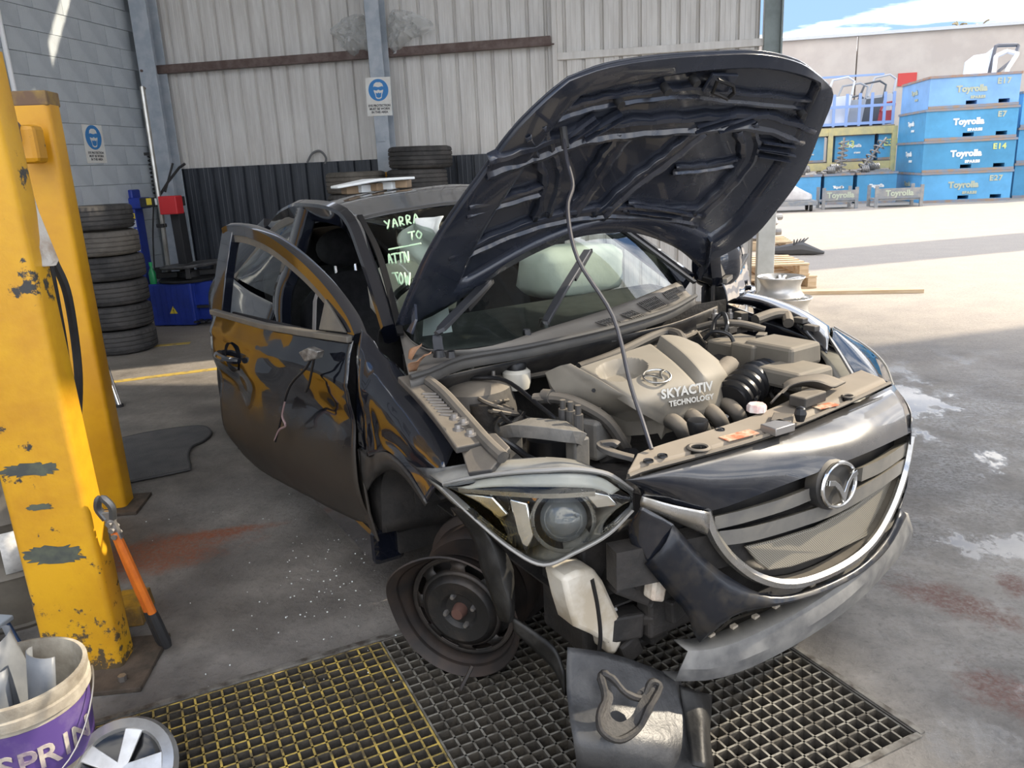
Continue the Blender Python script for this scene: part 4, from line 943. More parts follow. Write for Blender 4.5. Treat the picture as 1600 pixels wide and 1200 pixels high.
for k in range(4):
    t = thing('gearbox', ['lowest', 'second', 'third', 'topmost'][k]+' grey cast gearbox in the heap beyond the end post', 'gearbox', (gh.x-.22+.05*(k % 2), gh.y+.4, .146+.23*k), .4*k, 'gearboxes in the yard')
    MB().lathe([(0, 0), (.2, 0), (.24, .04), (.2, .12), (.14, .2), (.05, .226), (0, .226)], seg=14, fn=lambda r, h, a: (r*(1+.12*math.sin(3*a)), h)).build('casing', M_CASTG, t, smooth=25)
    MB().cyl((.1, 0, .11), (.34, .03, .12), .055, 10).build('output_flange', M_CASTG, t)
db = gp(1240, 398); b = MB(); b.tube([(-.3, .1, .06), (-.05, 0, .08), (.12, -.02, .09), (.42, -.12, .03)], [.05, .09, .10, .02], 8)
for k in range(5): b.tube([(.0, 0, .08), (-.02+.06*k, .05*(k-2), .24)], [.03, .008], 5)
tagged(b, 'drive_shaft', mat('shaft_dark', (.10, .095, .09), rough=.6), 'dark drive shaft with torn boot lying on the yard', 'drive shaft', loc=(db.x, db.y, 0))
wb = yp(1222, 316, 22.5); b = MB()
b.patch([[(-.7, 0, 0), (-.3, -.1, .0), (.3, -.1, 0), (.75, 0, .02)], [(-.7, .1, .3), (-.3, -.05, .38), (.3, -.05, .32), (.75, .1, .15)], [(-.6, .3, .42), (-.2, .2, .5), (.3, .2, .4), (.6, .3, .2)]], 5, 5)
tag(b.build('bumper_cover', mat('bumper_white', (.62, .60, .57), (.5, .47, .45), 4, rough=.4), None, solid=.02, loc=(wb.x, wb.y, .276)), 'scuffed white bumper cover lying on a low trolley by the blue bins', 'bumper')
t = thing('trolley', 'low dark trolley under the white bumper cover', 'trolley', (wb.x, wb.y+.1, 0))
MB().box((0, 0, .22), (1.7, .8, .1)).build('deck', M_STIL, t, smooth=0)
for sx in (-.7, .7):
    for sy in (-.3, .3): MB().cyl((sx-.03, sy, .09), (sx+.03, sy, .09), .09, 12).build('castor', M_DARK, t)
# broken glass on the floor
b = MB(); rnd = random.Random(4)
for i in range(110):
    g = gp(rnd.gauss(505, 55), rnd.gauss(905, 45)) if i < 80 else gp(rnd.uniform(200, 620), rnd.uniform(760, 1090))
    if (g-cen).length < .36: continue
    s_ = rnd.uniform(.0012, .0032); b.box(g+Vector((0, 0, s_/2)), (s_*1.6, s_*1.2, s_), rz=rnd.uniform(0, 3))
tagged(b, 'glass_fragments', mat('glass_chip', (.75, .78, .76), rough=.1), 'tiny broken glass fragments scattered on the floor beside the open door', 'glass', smooth=0)
COL.objects[-1]['kind'] = 'stuff'
# ================================================================== THE CAR
CAR = thing('hatchback_car', 'crashed black hatchback with its bonnet propped open and front doors ajar', 'car', CAR_O, CAR_YAW)
def paint(name, dust, amt, rough=.10):
    return mat(name, (.006, .0075, .013), rough=rough, coat=1.0, dust=dust, dustamt=amt)
M_PAINT = paint('black_paint', (.10, .095, .085), .10)
M_PAINTF = mat('black_paint_front', (.006, .008, .014), (.014, .015, .019), 22, rough=.12, rough2=.25, coat=.7, dust=(.20, .185, .16), dustamt=.30)
M_PAINTH = mat('bonnet_underside', (.019, .023, .034), (.028, .032, .045), 5, rough=.18, rough2=.34, coat=.5)
M_DUSTY = mat('dusty_plastic', (.035, .033, .030), (.06, .055, .048), 7, rough=.6, dust=(.23, .195, .15), dustamt=.85, bump=.1)
M_DUSTM = mat('dusty_metal', (.05, .05, .052), (.10, .095, .088), 8, rough=.45, metal=.3, dust=(.235, .20, .155), dustamt=.7, bump=.1)
M_COWL = mat('cowl_plastic', (.085, .083, .08), (.12, .115, .105), 6, rough=.6, dust=(.26, .23, .19), dustamt=.5)
M_GREASE = mat('greasy_black', (.018, .017, .016), (.034, .03, .027), 12, rough=.65, bump=.3)
M_LINER = mat('liner_plastic', (.010, .010, .010), (.03, .029, .027), 9, rough=.5, spec=.35, bump=.2, bscale=30)
M_TRIMB = mat('trim_black', (.012, .012, .013), rough=.35)
M_GREYT = mat('window_trim_grey', (.10, .092, .08), (.14, .125, .10), 10, rough=.45)
M_ALU = mat('cast_aluminium', (.17, .165, .155), (.24, .23, .21), 12, rough=.5, metal=.4, dust=(.22, .195, .155), dustamt=.45, bump=.15)
M_AIRBAG = mat('airbag_cloth', (.74, .76, .72), (.82, .83, .80), 6, rough=.85, bump=.3, bscale=14)
M_CLOTH = mat('seat_cloth', (.012, .012, .014), (.02, .02, .023), 30, rough=.9)
M_CREAM = mat('tank_plastic', (.42, .36, .27), (.58, .54, .46), 9, rough=.5, bump=.15, bscale=25)
def glassmat(name, tint, gl):
    m = bpy.data.materials.new(name); m.use_nodes = True; N = m.node_tree.nodes; L = m.node_tree.links; N.clear()
    o = N.new('ShaderNodeOutputMaterial'); mx = N.new('ShaderNodeMixShader'); tr = N.new('ShaderNodeBsdfTransparent'); g = N.new('ShaderNodeBsdfGlossy'); f = N.new('ShaderNodeFresnel')
    tr.inputs[0].default_value = (*tint, 1); g.inputs['Roughness'].default_value = .02; f.inputs[0].default_value = gl; g.inputs[0].default_value = (.95, .97, 1, 1)
    L.new(f.outputs[0], mx.inputs[0]); L.new(tr.outputs[0], mx.inputs[1]); L.new(g.outputs[0], mx.inputs[2]); L.new(mx.outputs[0], o.inputs[0]); return m
M_GLASS = glassmat('tinted_glass', (.80, .88, .83), 1.36); M_LENS = glassmat('clear_lens', (.95, .95, .93), 1.25)
def dent(p, amp, sc, seed=0.0):
    return noise.noise(Vector((p.x*sc+seed, p.y*sc, p.z*sc*1.4)))*amp+noise.noise(Vector((p.x*sc*2.3+seed, p.y*2.3*sc, p.z*sc*3)))*amp*.35
def part(b, name, m, parent=None, **k): return b.build(name, m, parent or CAR, **k)
V = Vector

# ---- bonnet -------------------------------------------------------------
e_rear = [hp(*q) for q in ((617, 508), (660, 500), (720, 470), (800, 425), (880, 392), (940, 380), (1000, 378), (1060, 395), (1095, 420))]
e_left = [hp(*q) for q in ((617, 508), (640, 450), (665, 395), (700, 340), (755, 268), (800, 208), (850, 158), (890, 125))]
e_nose = [hp(*q) for q in ((890, 125), (950, 103), (1030, 90), (1110, 84), (1190, 82), (1250, 97), (1285, 122))]
e_right = [hp(*q) for q in ((1095, 420), (1170, 375), (1215, 325), (1255, 270), (1285, 205), (1305, 150), (1285, 122))]
def crv(e, n): return resample(catmull([(p[0], p[1], 0) for p in e], 8), n)
NU, NV = 41, 31
cR, cN, cL, cT = crv(e_rear, NU), crv(e_nose, NU), crv(e_left, NV), crv(e_right, NV)
def coons(i, j):
    u = i/(NU-1); v = j/(NV-1)
    p = cR[i]*(1-v)+cN[i]*v+cL[j]*(1-u)+cT[j]*u-(cR[0]*(1-u)*(1-v)+cR[-1]*u*(1-v)+cN[0]*(1-u)*v+cN[-1]*u*v)
    return p
def crown(s, l): return -.03+.055*max(0, 1-((l-.06)/.74)**2)*max(0, 1-((s-.55)/.62)**2)
def hq(s, l, d=0.0): return hood_pt(s, l, crown(s, l)+d)
HOOD = thing('bonnet', None, None); HOOD.parent = CAR; HOOD['label'] = 'black bonnet propped open, ribbed underside showing'
b = MB(); b.grid([[hq(coons(i, j).x, coons(i, j).y) for i in range(NU)] for j in range(NV)])
part(b, 'outer_skin', M_PAINTH, HOOD, solid=.004, offset=1)
# hemmed border of the inner panel
def inset_loop(t):
    out = []
    a = t; 
    ui = lambda k: min(NU-1, max(0, k))
    def at(u, v):
        i = u*(NU-1); j = v*(NV-1); i0 = min(int(i), NU-2); j0 = min(int(j), NV-2); fi = i-i0; fj = j-j0
        return (coons(i0, j0)*(1-fi)+coons(i0+1, j0)*fi)*(1-fj)+(coons(i0, j0+1)*(1-fi)+coons(i0+1, j0+1)*fi)*fj
    n = 26
    for k in range(n): out.append(at(a+(1-2*a)*k/n, a))
    for k in range(n): out.append(at(1-a, a+(1-2*a)*k/n))
    for k in range(n): out.append(at(1-a-(1-2*a)*k/n, 1-a))
    for k in range(n): out.append(at(a, 1-a-(1-2*a)*k/n))
    return out
loops = [(0.004, -.004), (.012, -.014), (.10, -.026), (.115, -.022), (.135, -.003)]
b = MB(); rows = [[hq(p.x, p.y, d) for p in inset_loop(t)] for t, d in loops]; b.grid([r+[r[0]] for r in rows]); part(b, 'inner_frame', M_PAINTH, HOOD, solid=.003)
def rib(pxs, w, h, name='inner_rib'):
    c = [V((*hp(*q), 0)) for q in pxs]; P = catmull(c, 6); rows = []
    for i, p in enumerate(P):
        t = (P[min(i+1, len(P)-1)]-P[max(i-1, 0)]).normalized(); n = V((-t.y, t.x, 0))
        ww = w*(1+.12*math.sin(i*1.9))
        rows.append([hq(p.x+n.x*x*ww, p.y+n.y*x*ww, d) for x, d in ((-1, -.003), (-.8, -h*.9), (-.5, -h), (-.28, -h*.62), (.28, -h*.62), (.5, -h), (.8, -h*.9), (1, -.003))])
    b = MB(); b.grid(rows); return part(b, name, M_PAINTH, HOOD, solid=.002)
rib([(983, 219), (952, 265), (924, 312), (896, 348)], .042, .026); rib([(1104, 214), (1050, 262), (998, 302), (942, 352)], .042, .026)
rib([(838, 205), (856, 250), (868, 292), (852, 350)], .04, .026); rib([(730, 330), (790, 320), (858, 305)], .03, .024)
rib([(1172, 205), (1175, 250), (1140, 300), (1095, 345)], .042, .026); rib([(1160, 262), (1110, 274), (1062, 280)], .024, .02); rib([(1105, 338), (1050, 342), (985, 336)], .028, .022)
rib([(760, 262), (835, 243), (915, 219), (1000, 210), (1100, 203), (1190, 196), (1262, 214)], .045, .03, 'cross_rib')
rib([(868, 186), (930, 168), (1000, 158), (1086, 151), (1140, 158), (1262, 166)], .03, .022, 'cross_rib')
rib([(700, 408), (800, 372), (900, 350), (1000, 345), (1100, 352)], .035, .024, 'cross_rib')
def slot(p, q, w=.011):
    a_, c_ = V((*hp(*p), 0)), V((*hp(*q), 0)); d_ = (c_-a_).normalized(); n_ = V((-d_.y, d_.x, 0)); rows = []
    for k in range(9):
        o_ = a_.lerp(c_, k/8); rows.append([hq(o_.x+n_.x*x*w, o_.y+n_.y*x*w, dd) for x, dd in ((-1.5, -.026), (-1.25, -.037), (-1, -.036), (-.85, -.008), (.85, -.008), (1, -.036), (1.25, -.037), (1.5, -.026))])
    b = MB(); b.grid(rows); part(b, 'slot', M_PAINTH, HOOD, smooth=0, solid=.0015)
for q in (((915, 218), (974, 184)), ((887, 221), (933, 187)), ((1128, 207), (1182, 186)), ((1092, 208), (1150, 188)), ((1190, 229), (1236, 232)), ((1190, 241), (1236, 245)), ((992, 335), (1072, 342))): slot(*q)
lk = [hp(*q) for q in ((1113, 114), (1138, 124), (1141, 136), (1131, 147), (1107, 136), (1113, 114))]
b = MB(); b.tube([hq(*p, -.05) for p in lk], .006, 6); part(b, 'striker', M_TRIMB, HOOD)
a_ = hp(1124, 128); b = MB(); b.box(hq(*a_, -.028), (.06, .10, .012), Matrix.Rotation(-HOOD_T, 3, 'Y')); part(b, 'striker_plate', M_PAINTH, HOOD, smooth=0, bevel=.003)
for q in ((968, 160), (1041, 140), (1085, 126), (1252, 176)):
    a_ = hp(*q); b = MB(); b.cyl(hq(*a_, -.01), hq(*a_, -.04), .012, 12); part(b, 'rubber_buffer', M_GRIP, HOOD)
for sgn, q0, q1 in ((1, (1092, 432), (1108, 372)), (-1, (640, 520), (642, 470))):
    p0 = cp(*q0, l=.70*sgn); p1 = hq(*hp(*q1), -.03); b = MB(); b.bar([p0, p0.lerp(p1, .5)+V((.02, 0, 0)), p1], .035, .008, up=(0, 1, 0)); part(b, 'hinge', M_PAINTH, HOOD, smooth=0)
# prop rod
top = hq(*hp(878, 208), -.035); foot = V((.667, -.514, .85)); rp = [top]
for px, py, f in ((886, 250, .10), (895, 290, .2), (887, 328, .29), (903, 405, .46), (958, 495, .62), (985, 600, .80), (1003, 655, .9)): rp.append(cp(px, py, a=top.x+(foot.x-top.x)*f))
rp.append(cp(1018, 702, a=.667)); b = MB(); b.tube(catmull(rp, 5), .0055, 8); part(b, 'prop_rod', mat('rod_paint', (.035, .034, .04), rough=.35), CAR)
b = MB(); b.tube([top+V((.0, 0, .02)), top-V((-.01, 0, .035))], .011, 8); part(b, 'prop_rod_boot', M_GRIP, CAR)

# ---- glass, cowl, pillars, roof ----------------------------------------
gb = [cp(px, py, z=z) for px, py, z in ((622, 505, .975), (652, 537, .962), (700, 546, .96), (780, 536, .965), (850, 513, .972), (950, 482, .986), (1020, 456, .996), (1062, 438, 1.0))]
gb = resample(catmull(gb, 6), 25)
gt_l = cp(562, 345, l=-.52); gt = [V((gt_l.x, -.52, gt_l.z)), V((gt_l.x+.07, -.3, gt_l.z+.03)), V((gt_l.x+.09, 0, gt_l.z+.045)), V((gt_l.x+.07, .3, gt_l.z+.035)), V((gt_l.x, .54, gt_l.z+.01))]
gt = resample(catmull(gt, 8), 25)
rows = [[gb[i].lerp(gt[i], k/10)+V((.05, 0, .035))*math.sin(PI*k/10)*.6 for i in range(25)] for k in range(11)]
WS = rows
b = MB(); b.grid(rows); SCREEN = part(b, 'windscreen', M_GLASS, CAR)
# handwriting on the screen
M_CHALK = mat('paint_pen', (.62, .85, .58), rough=.7, emit=None)
def scr(u, v, d=.006):
    i = u*24; j = v*10; i0 = min(int(i), 23); j0 = min(int(j), 9); fi, fj = i-i0, j-j0
    p = (WS[j0][i0]*(1-fi)+WS[j0][i0+1]*fi)*(1-fj)+(WS[j0+1][i0]*(1-fi)+WS[j0+1][i0+1]*fi)*fj
    n = (WS[j0][i0+1]-WS[j0][i0]).cross(WS[j0+1][i0]-WS[j0][i0]).normalized(); n = n if n.x > 0 else -n
    return p+n*d
STROKE = {'Y': [[(0, 1), (.4, .55)], [(.9, 1), (.2, 0)]], 'A': [[(0, 0), (.5, 1), (.85, 0)], [(.15, .4), (.9, .45)]], 'R': [[(.1, 0), (.15, 1), (.7, .9), (.6, .5), (.15, .45), (.8, 0)]], 'T': [[(-.2, .95), (1.1, 1)], [(.5, 1), (.4, 0)]], 'O': [[(.4, 1), (.0, .5), (.4, 0), (.85, .5), (.4, 1)]], 'N': [[(0, 0), (.1, 1), (.7, .05), (.85, 1)]], 'W': [[(0, 1), (.2, 0), (.45, .7), (.7, 0), (1, 1)]], '-': [[(0, .5), (1, .5)]]}
def write(word, u, v, du, dv, slope=0.0, step=1.25):
    for k, ch in enumerate(word):
        for st in STROKE[ch]:
            q = [scr(u+(k*step+x)*du, v+y*dv+slope*(k*step+x)) for x, y in st]
            b = MB(); b.tube(catmull(q, 4), .0035, 5); part(b, 'handwriting', M_CHALK, SCREEN)
write('YARRA', .085, .84, .022, .085, .003); write('TO', .17, .70, .022, .07, .002)
write('ATTN', .055, .50, .022, .085, .003); write('TOW', .065, .34, .026, .085, .002)
write('-', .07, .63, .14, .001, .03); write('-', .10, .14, .09, .001, .02)
# roof skin
def sym(rows): return [[V((a, l, z)) for (a, l, z) in r] for r in rows]
dz = gt_l.z-1.317
RF = sym([[(gt_l.x, -.53, 1.318), (gt_l.x+.075, -.28, 1.352), (gt_l.x+.09, 0, 1.364), (gt_l.x+.075, .28, 1.355), (gt_l.x, .55, 1.33)],
          [(-1.45, -.57, 1.362), (-1.42, -.28, 1.405), (-1.40, 0, 1.425), (-1.42, .28, 1.415), (-1.45, .57, 1.37)],
          [(-1.95, -.55, 1.315), (-1.95, -.28, 1.385), (-1.95, 0, 1.402), (-1.95, .28, 1.39), (-1.95, .55, 1.325)],
          [(-2.4, -.49, 1.24), (-2.4, -.25, 1.315), (-2.4, 0, 1.335), (-2.4, .25, 1.32), (-2.4, .49, 1.25)],
          [(-2.85, -.43, 1.15), (-2.87, -.22, 1.22), (-2.88, 0, 1.24), (-2.87, .22, 1.22), (-2.85, .43, 1.155)]])
b = MB(); b.patch(RF, 6, 6, fn=lambda p: p+V((0, 0, dent(p, .006, 4)))); part(b, 'roof', paint('roof_paint', (.14, .135, .125), .55, .2), CAR, solid=.004)
def pillar(path, w, h, name, m=None, up=(0, 0, 1), parent=None):
    pr = [(-.5, -.32), (-.38, -.5), (.38, -.5), (.5, -.32), (.5, .3), (.32, .5), (-.32, .5), (-.5, .3)]
    b = MB(); b.tube(catmull(path, 6), 1.0, up=up, prof=[(x*w, y*h) for x, y in pr]); return part(b, name, m or M_PAINT, parent or CAR)
for s in (-1, 1):
    base = V((-.50, -.665, .965)) if s < 0 else V((-.50, .70, .99)); mid = V((-.82, -.60*1 if s < 0 else .625, 1.175)); tp = V((gt_l.x-.02, -.565 if s < 0 else .575, 1.325))
    pillar([base, mid, tp, V((-1.48, s*.60, 1.355)), V((-1.75, s*.59, 1.332)), V((-2.05, s*.555, 1.29)), V((-2.4, s*.51, 1.222)), V((-2.85, s*.45, 1.13))], .085, .055, 'roof_rail', up=(0, -s, .4))
    b = MB(); b.bar(catmull([base+V((.06, -s*.012, .005)), mid+V((.05, -s*.03, .02)), tp+V((.05, -s*.035, .012))], 6), .022, .012); part(b, 'screen_trim', M_TRIMB, CAR)
    pillar([V((-1.47, s*.605, 1.36)), V((-1.50, s*.69, 1.12)), V((-1.50, s*.76, .93)), V((-1.50, s*.78, .35))], .13, .06, 'door_pillar', up=(0, s, 0))
    pillar([V((-2.4, s*.53, 1.20)), V((-2.62, s*.63, 1.06)), V((-2.75, s*.72, .95))], .2, .06, 'rear_pillar', up=(0, s, 0))
    # sill
    b = MB(); b.bar([(-.42, s*.77, .235), (-2.2, s*.77, .235)], .12, .14); part(b, 'sill', M_PAINT, CAR, smooth=0, bevel=.02)
    # rear door, quarter
    def side(rows, name, m=M_PAINT, fn=None):
        b = MB(); b.patch([[V((a, s*l, z)) for a, l, z in r] for r in rows], 5, 5, fn=fn); return part(b, name, m, CAR, solid=.004)
    rd = side([[(-1.52, .775, .955), (-1.95, .79, .975), (-2.38, .775, 1.0)], [(-1.52, .835, .80), (-1.95, .845, .81), (-2.4, .83, .83)], [(-1.52, .835, .55), (-1.95, .845, .55), (-2.33, .835, .60)], [(-1.52, .79, .30), (-1.9, .80, .30), (-2.12, .80, .33)]], 'rear_door')
    pillar([V((-1.55, s*.755, .97)), V((-1.53, s*.70, 1.15)), V((-1.54, s*.61, 1.315)), V((-1.85, s*.60, 1.285)), V((-2.15, s*.585, 1.225)), V((-2.36, s*.66, 1.08)), V((-2.38, s*.755, .99))], .045, .03, 'rear_window_frame', M_GREYT, up=(0, s, 0), parent=rd)
    b = MB(); b.patch([[V((-1.57, s*.75, .975)), V((-1.95, s*.76, .985)), V((-2.40, s*.755, 1.0))], [V((-1.56, s*.69, 1.14)), V((-1.92, s*.69, 1.13)), V((-2.30, s*.675, 1.10))], [V((-1.57, s*.615, 1.31)), V((-1.85, s*.605, 1.28)), V((-2.15, s*.60, 1.215))]], 4, 4); part(b, 'rear_side_glass', M_GLASS, rd)
    side([[(-2.39, .775, 1.0), (-2.75, .765, 1.0), (-3.12, .64, 1.02)], [(-2.41, .83, .83), (-2.8, .83, .85), (-3.22, .70, .86)], [(-2.34, .84, .62), (-2.6, .85, .66), (-3.22, .74, .6)], [(-2.3, .83, .58), (-2.58, .84, .63), (-3.2, .72, .35)]], 'rear_quarter')
    # rear wheels and left front wheel
    for ax_ in ((-2.57,) if s < 0 else (-2.57, 0.02)):
        wh = thing('wheel', None, None); wh.parent = CAR; wh.location = (ax_, s*.745, .295)
        bb = tyre_mesh(.295, .19, .195, 48); part(bb, 'tyre', M_RUBBER, wh); COL.objects[-1].rotation_euler = (PI/2, 0, 0)
        bb = MB(); bb.lathe([(0, .03), (.06, .04), (.15, .05), (.185, .08), (.2, .09), (.2, -.09), (.18, -.08), (.17, .0), (0, .0)], axis=(0, s, 0), seg=28); part(bb, 'rim', M_ALLOY, wh)
# tailgate
b = MB(); b.patch(sym([[(-2.86, -.44, 1.14), (-2.9, 0, 1.23), (-2.86, .44, 1.14)], [(-3.1, -.58, .98), (-3.14, 0, 1.0), (-3.1, .58, .98)], [(-3.26, -.6, .75), (-3.3, 0, .75), (-3.26, .6, .75)], [(-3.26, -.68, .4), (-3.3, 0, .4), (-3.26, .68, .4)]]), 5, 5); part(b, 'tailgate', M_PAINT, CAR, solid=.004)
# cowl
cf = [cp(px, py, z=z) for px, py, z in ((640, 592, .93), (672, 582, .935), (720, 562, .935), (800, 548, .94), (850, 538, .945), (950, 515, .955), (1040, 488, .965), (1085, 464, .97))]
cf = resample(catmull(cf, 6), 25)
b = MB(); rows = [[gb[i].lerp(cf[i], k/6)+V((0, 0, -.012*math.sin(PI*k/6)-.004)) for i in range(25)] for k in range(7)]; rows.append([p-V((-.004, 0, .03)) for p in cf]); 
VENTS = ((14, 15, 2, 5), (16, 17, 2, 5), (18, 20, 1, 4), (21, 23, 1, 3))
b.add([p for r in rows for p in r], [(k*25+i, k*25+i+1, (k+1)*25+i+1, (k+1)*25+i) for k in range(len(rows)-1) for i in range(24) if not any(i0 <= i < i1 and k0 <= k < k1 for i0, i1, k0, k1 in VENTS)])
COWL = part(b, 'cowl_panel', M_COWL, CAR, solid=.003)
b = MB(); b.tube([p+V((.006, 0, .006)) for p in cf], .009, 8); part(b, 'rubber_seal', mat('seal_rubber', (.05, .048, .045), rough=.6), COWL)
def vent(i0, i1, k0, k1):
    q = [rows[k0][i0], rows[k0][i1], rows[k1][i1], rows[k1][i0]]; b = MB(); b.grid([q+q[:1], [p-V((0, 0, .05)) for p in q+q[:1]]]); b.add([p-V((0, 0, .05)) for p in q], [(0, 1, 2, 3)]); part(b, 'vent', M_COWL, COWL, smooth=0, solid=.002)
    b = MB(); n = max(3, (i1-i0)*5)
    for k in range(n+1):
        t = k/n; b.bar([q[0].lerp(q[1], t)+V((0, 0, .005)), q[3].lerp(q[2], t)+V((0, 0, .005))], .003, .003)
    for k in range(4):
        t = k/3; b.bar([q[0].lerp(q[3], t)+V((0, 0, .005)), q[1].lerp(q[2], t)+V((0, 0, .005))], .003, .003)
    o = part(b, 'vent_mesh', M_COWL, COWL, smooth=0); o['kind'] = 'stuff'
for vq in VENTS: vent(*vq)
for px, py in ((705, 558), (823, 523), (848, 505), (1028, 462)):
    p = cp(px, py, z=.965); b = MB(); b.lathe([(0, .02), (.012, .018), (.016, .0)], p, seg=10); part(b, 'clip', M_TRIMB, COWL)
# wipers
M_WIPER = mat('wiper_black', (.035, .037, .042), rough=.35)
for nm, pts in (('wiper_arm', [(686, 552, .965), (684, 525, 1.01), (698, 505, 1.045), (762, 440, 1.13)]), ('wiper_arm', [(851, 506, .98), (866, 478, 1.03), (882, 450, 1.075), (918, 392, 1.17)])):
    P = [cp(px, py, z=z) for px, py, z in pts]; w = part(MB().bar(catmull(P, 4), .030, .014, up=(0, 0, 1)), nm, M_WIPER, CAR, bevel=.003)
    b = MB(); b.lathe([(0, .022), (.014, .02), (.02, .0)], P[0]-V((0, 0, .01)), seg=12); part(b, 'pivot_cap', M_TRIMB, w)
    q = [P[1].lerp(P[3], .45)+V((-.01, .03, -.004)), P[3]+V((.0, .02, -.0))]; b = MB(); b.bar([q[0], q[1]], .008, .014); part(b, 'wiper_blade', M_TRIMB, w, smooth=0)

# ---- cabin --------------------------------------------------------------
b = MB(); b.patch(sym([[(-.30, -.6, .93), (-.16, 0, .935), (-.36, .6, .95)], [(-.50, -.62, .955), (-.45, 0, .965), (-.52, .62, .97)], [(-.72, -.62, .94), (-.72, 0, .945), (-.72, .62, .95)], [(-.76, -.62, .70), (-.78, 0, .68), (-.76, .62, .70)]]), 5, 5); part(b, 'dashboard', mat('dash_black', (.02, .02, .021), (.035, .035, .035), 20, rough=.7), CAR, solid=.01)
swc = V((-.92, -.34, .93)); sx_ = V((.88, 0, -.42)).normalized()
x_, y_, z_ = frame(sx_, (0, 0, 1)); SW = thing('steering_wheel', None, None); SW.parent = CAR
b = MB(); b.tube([swc+x_*math.cos(2*PI*k/32)*.18+y_*math.sin(2*PI*k/32)*.18 for k in range(32)], .016, 8, closed=True); part(b, 'wheel_rim', M_TRIMB, SW)
b = MB(); b.lathe([(0, .05), (.06, .04), (.08, 0), (.06, -.04), (0, -.05)], swc, sx_, 16)
for a in (0, PI, 1.5*PI): b.bar([swc, swc+x_*math.cos(a)*.17+y_*math.sin(a)*.17], .04, .015)
part(b, 'wheel_hub', M_TRIMB, SW)
def blob(name, c, sc, m, seed, parent=None, amp=.12, bx=.75):
    b = MB(); rows = []
    for i in range(15):
        th = PI*i/14; rows.append([])
        for k in range(24):
            a = 2*PI*k/24; d = V((math.sin(th)*math.cos(a), math.sin(th)*math.sin(a), math.cos(th)))
            d = V(tuple(math.copysign(abs(q)**bx, q) for q in d))
            r = 1+amp*noise.noise(d*2.2+V((seed, 0, 0)))+.04*noise.noise(d*6+V((seed, 3, 0))); rows[-1].append(V(c)+V((d.x*sc[0], d.y*sc[1], d.z*sc[2]))*r)
    b.grid(rows, closeu=True); return part(b, name, m, parent or CAR, smooth=60)
blob('airbag', swc-sx_*.14+V((.0, .02, .02)), (.10, .19, .14), mat('airbag_beige', (.55, .52, .44), (.48, .45, .38), 6, rough=.85), 2, SW)
pa_ = cp(892, 422, a=-.78); blob('passenger_airbag', (pa_.x, pa_.y, pa_.z), (.13, .225, .105), M_AIRBAG, 7, None, .10, .5)
def cloth(pxs, nr, l, name, m, amp):
    g = [[cp(px, py, l=l) for px, py in r] for r in pxs]; b = MB()
    b.patch(g, 5, 5, fn=lambda p: p+V((0, dent(p, amp, 7, 3), 0))); return part(b, name, m, CAR, solid=.003)
cloth([[(646, 343), (655, 341), (668, 340), (690, 338)], [(628, 365), (645, 365), (668, 364), (690, 362)], [(626, 400), (640, 402), (662, 400), (690, 398)], [(632, 424), (645, 428), (662, 428), (690, 430)]], 4, -.34, 'curtain_airbag', M_AIRBAG, .05)
from mathutils.bvhtree import BVHTree
_bt = BVHTree.FromPolygons([p for r in WS for p in r], [(k*25+i, k*25+i+1, (k+1)*25+i+1, (k+1)*25+i) for k in range(10) for i in range(24)])
def behind_glass(px, py, d):
    r_ = V(_MC @ ray(px, py)).normalized(); h_ = _bt.ray_cast(V(_OC), r_); return h_[0]+r_*d
pp = [behind_glass(px, py, .05) for px, py in ((662, 496), (680, 482), (698, 470))]+[cp(px, py, z=.950) for px, py in ((707, 520), (685, 523), (660, 526))]
po_ = sum(pp, V())/len(pp); b = MB(); b.poly3([p-po_ for p in pp], .002); tagp = b.build('paper_sheet', mat('paper_white', (.72, .74, .78), rough=.8), None, smooth=0); tagp.location = CAR_O+Matrix.Rotation(CAR_YAW, 3, 'Z') @ po_; tagp.rotation_euler = (0, 0, CAR_YAW); tag(tagp, 'white sheet of paper behind the windscreen of the black car', 'paper')
def seat(l):
    st = thing('seat', None, None); st.parent = CAR; st.location = (-1.42, l, 0)
    b = MB(); b.patch([[V((.30, -.24, .42)), V((.32, 0, .45)), V((.30, .24, .42))], [V((.1, -.25, .47)), V((.1, 0, .44)), V((.1, .25, .47))], [V((-.15, -.25, .46)), V((-.15, 0, .43)), V((-.15, .25, .46))]], 5, 5); part(b, 'seat_base', M_CLOTH, st, solid=.14)
    b = MB(); b.patch([[V((-.12, -.24, .45)), V((-.16, 0, .45)), V((-.12, .24, .45))], [V((-.15, -.25, .7)), V((-.21, 0, .7)), V((-.15, .25, .7))], [V((-.24, -.22, .94)), V((-.28, 0, .96)), V((-.24, .22, .94))], [V((-.30, -.13, 1.03)), V((-.31, 0, 1.045)), V((-.30, .13, 1.03))]], 5, 5); part(b, 'backrest', M_CLOTH, st, solid=.11)
    b = MB(); b.sphere((-.345, 0, 1.155), 1, 16, 10, (.055, .135, .095)); part(b, 'headrest', M_CLOTH, st)
    for k in (-.05, .05): part(MB().cyl((-.33, k, 1.02), (-.34, k, 1.10), .007, 8), 'headrest_post', M_CHROME, st)
seat(-.36); seat(.36)
b = MB(); b.box((-2.35, 0, .70), (.16, 1.2, .62), Matrix.Rotation(-.25, 3, 'Y')); part(b, 'rear_bench', M_CLOTH, CAR, bevel=.05)
for k in (-.34, 0, .34): part(MB().sphere((-2.46, k, 1.08), 1, 14, 8, (.05, .12, .08)), 'rear_headrest', M_CLOTH, CAR)
b = MB(); b.box((-1.5, 0, .24), (2.2, 1.48, .08)); b.box((-2.85, 0, .45), (.7, 1.3, .5)); part(b, 'floor_pan', M_GREASE, CAR, smooth=0)
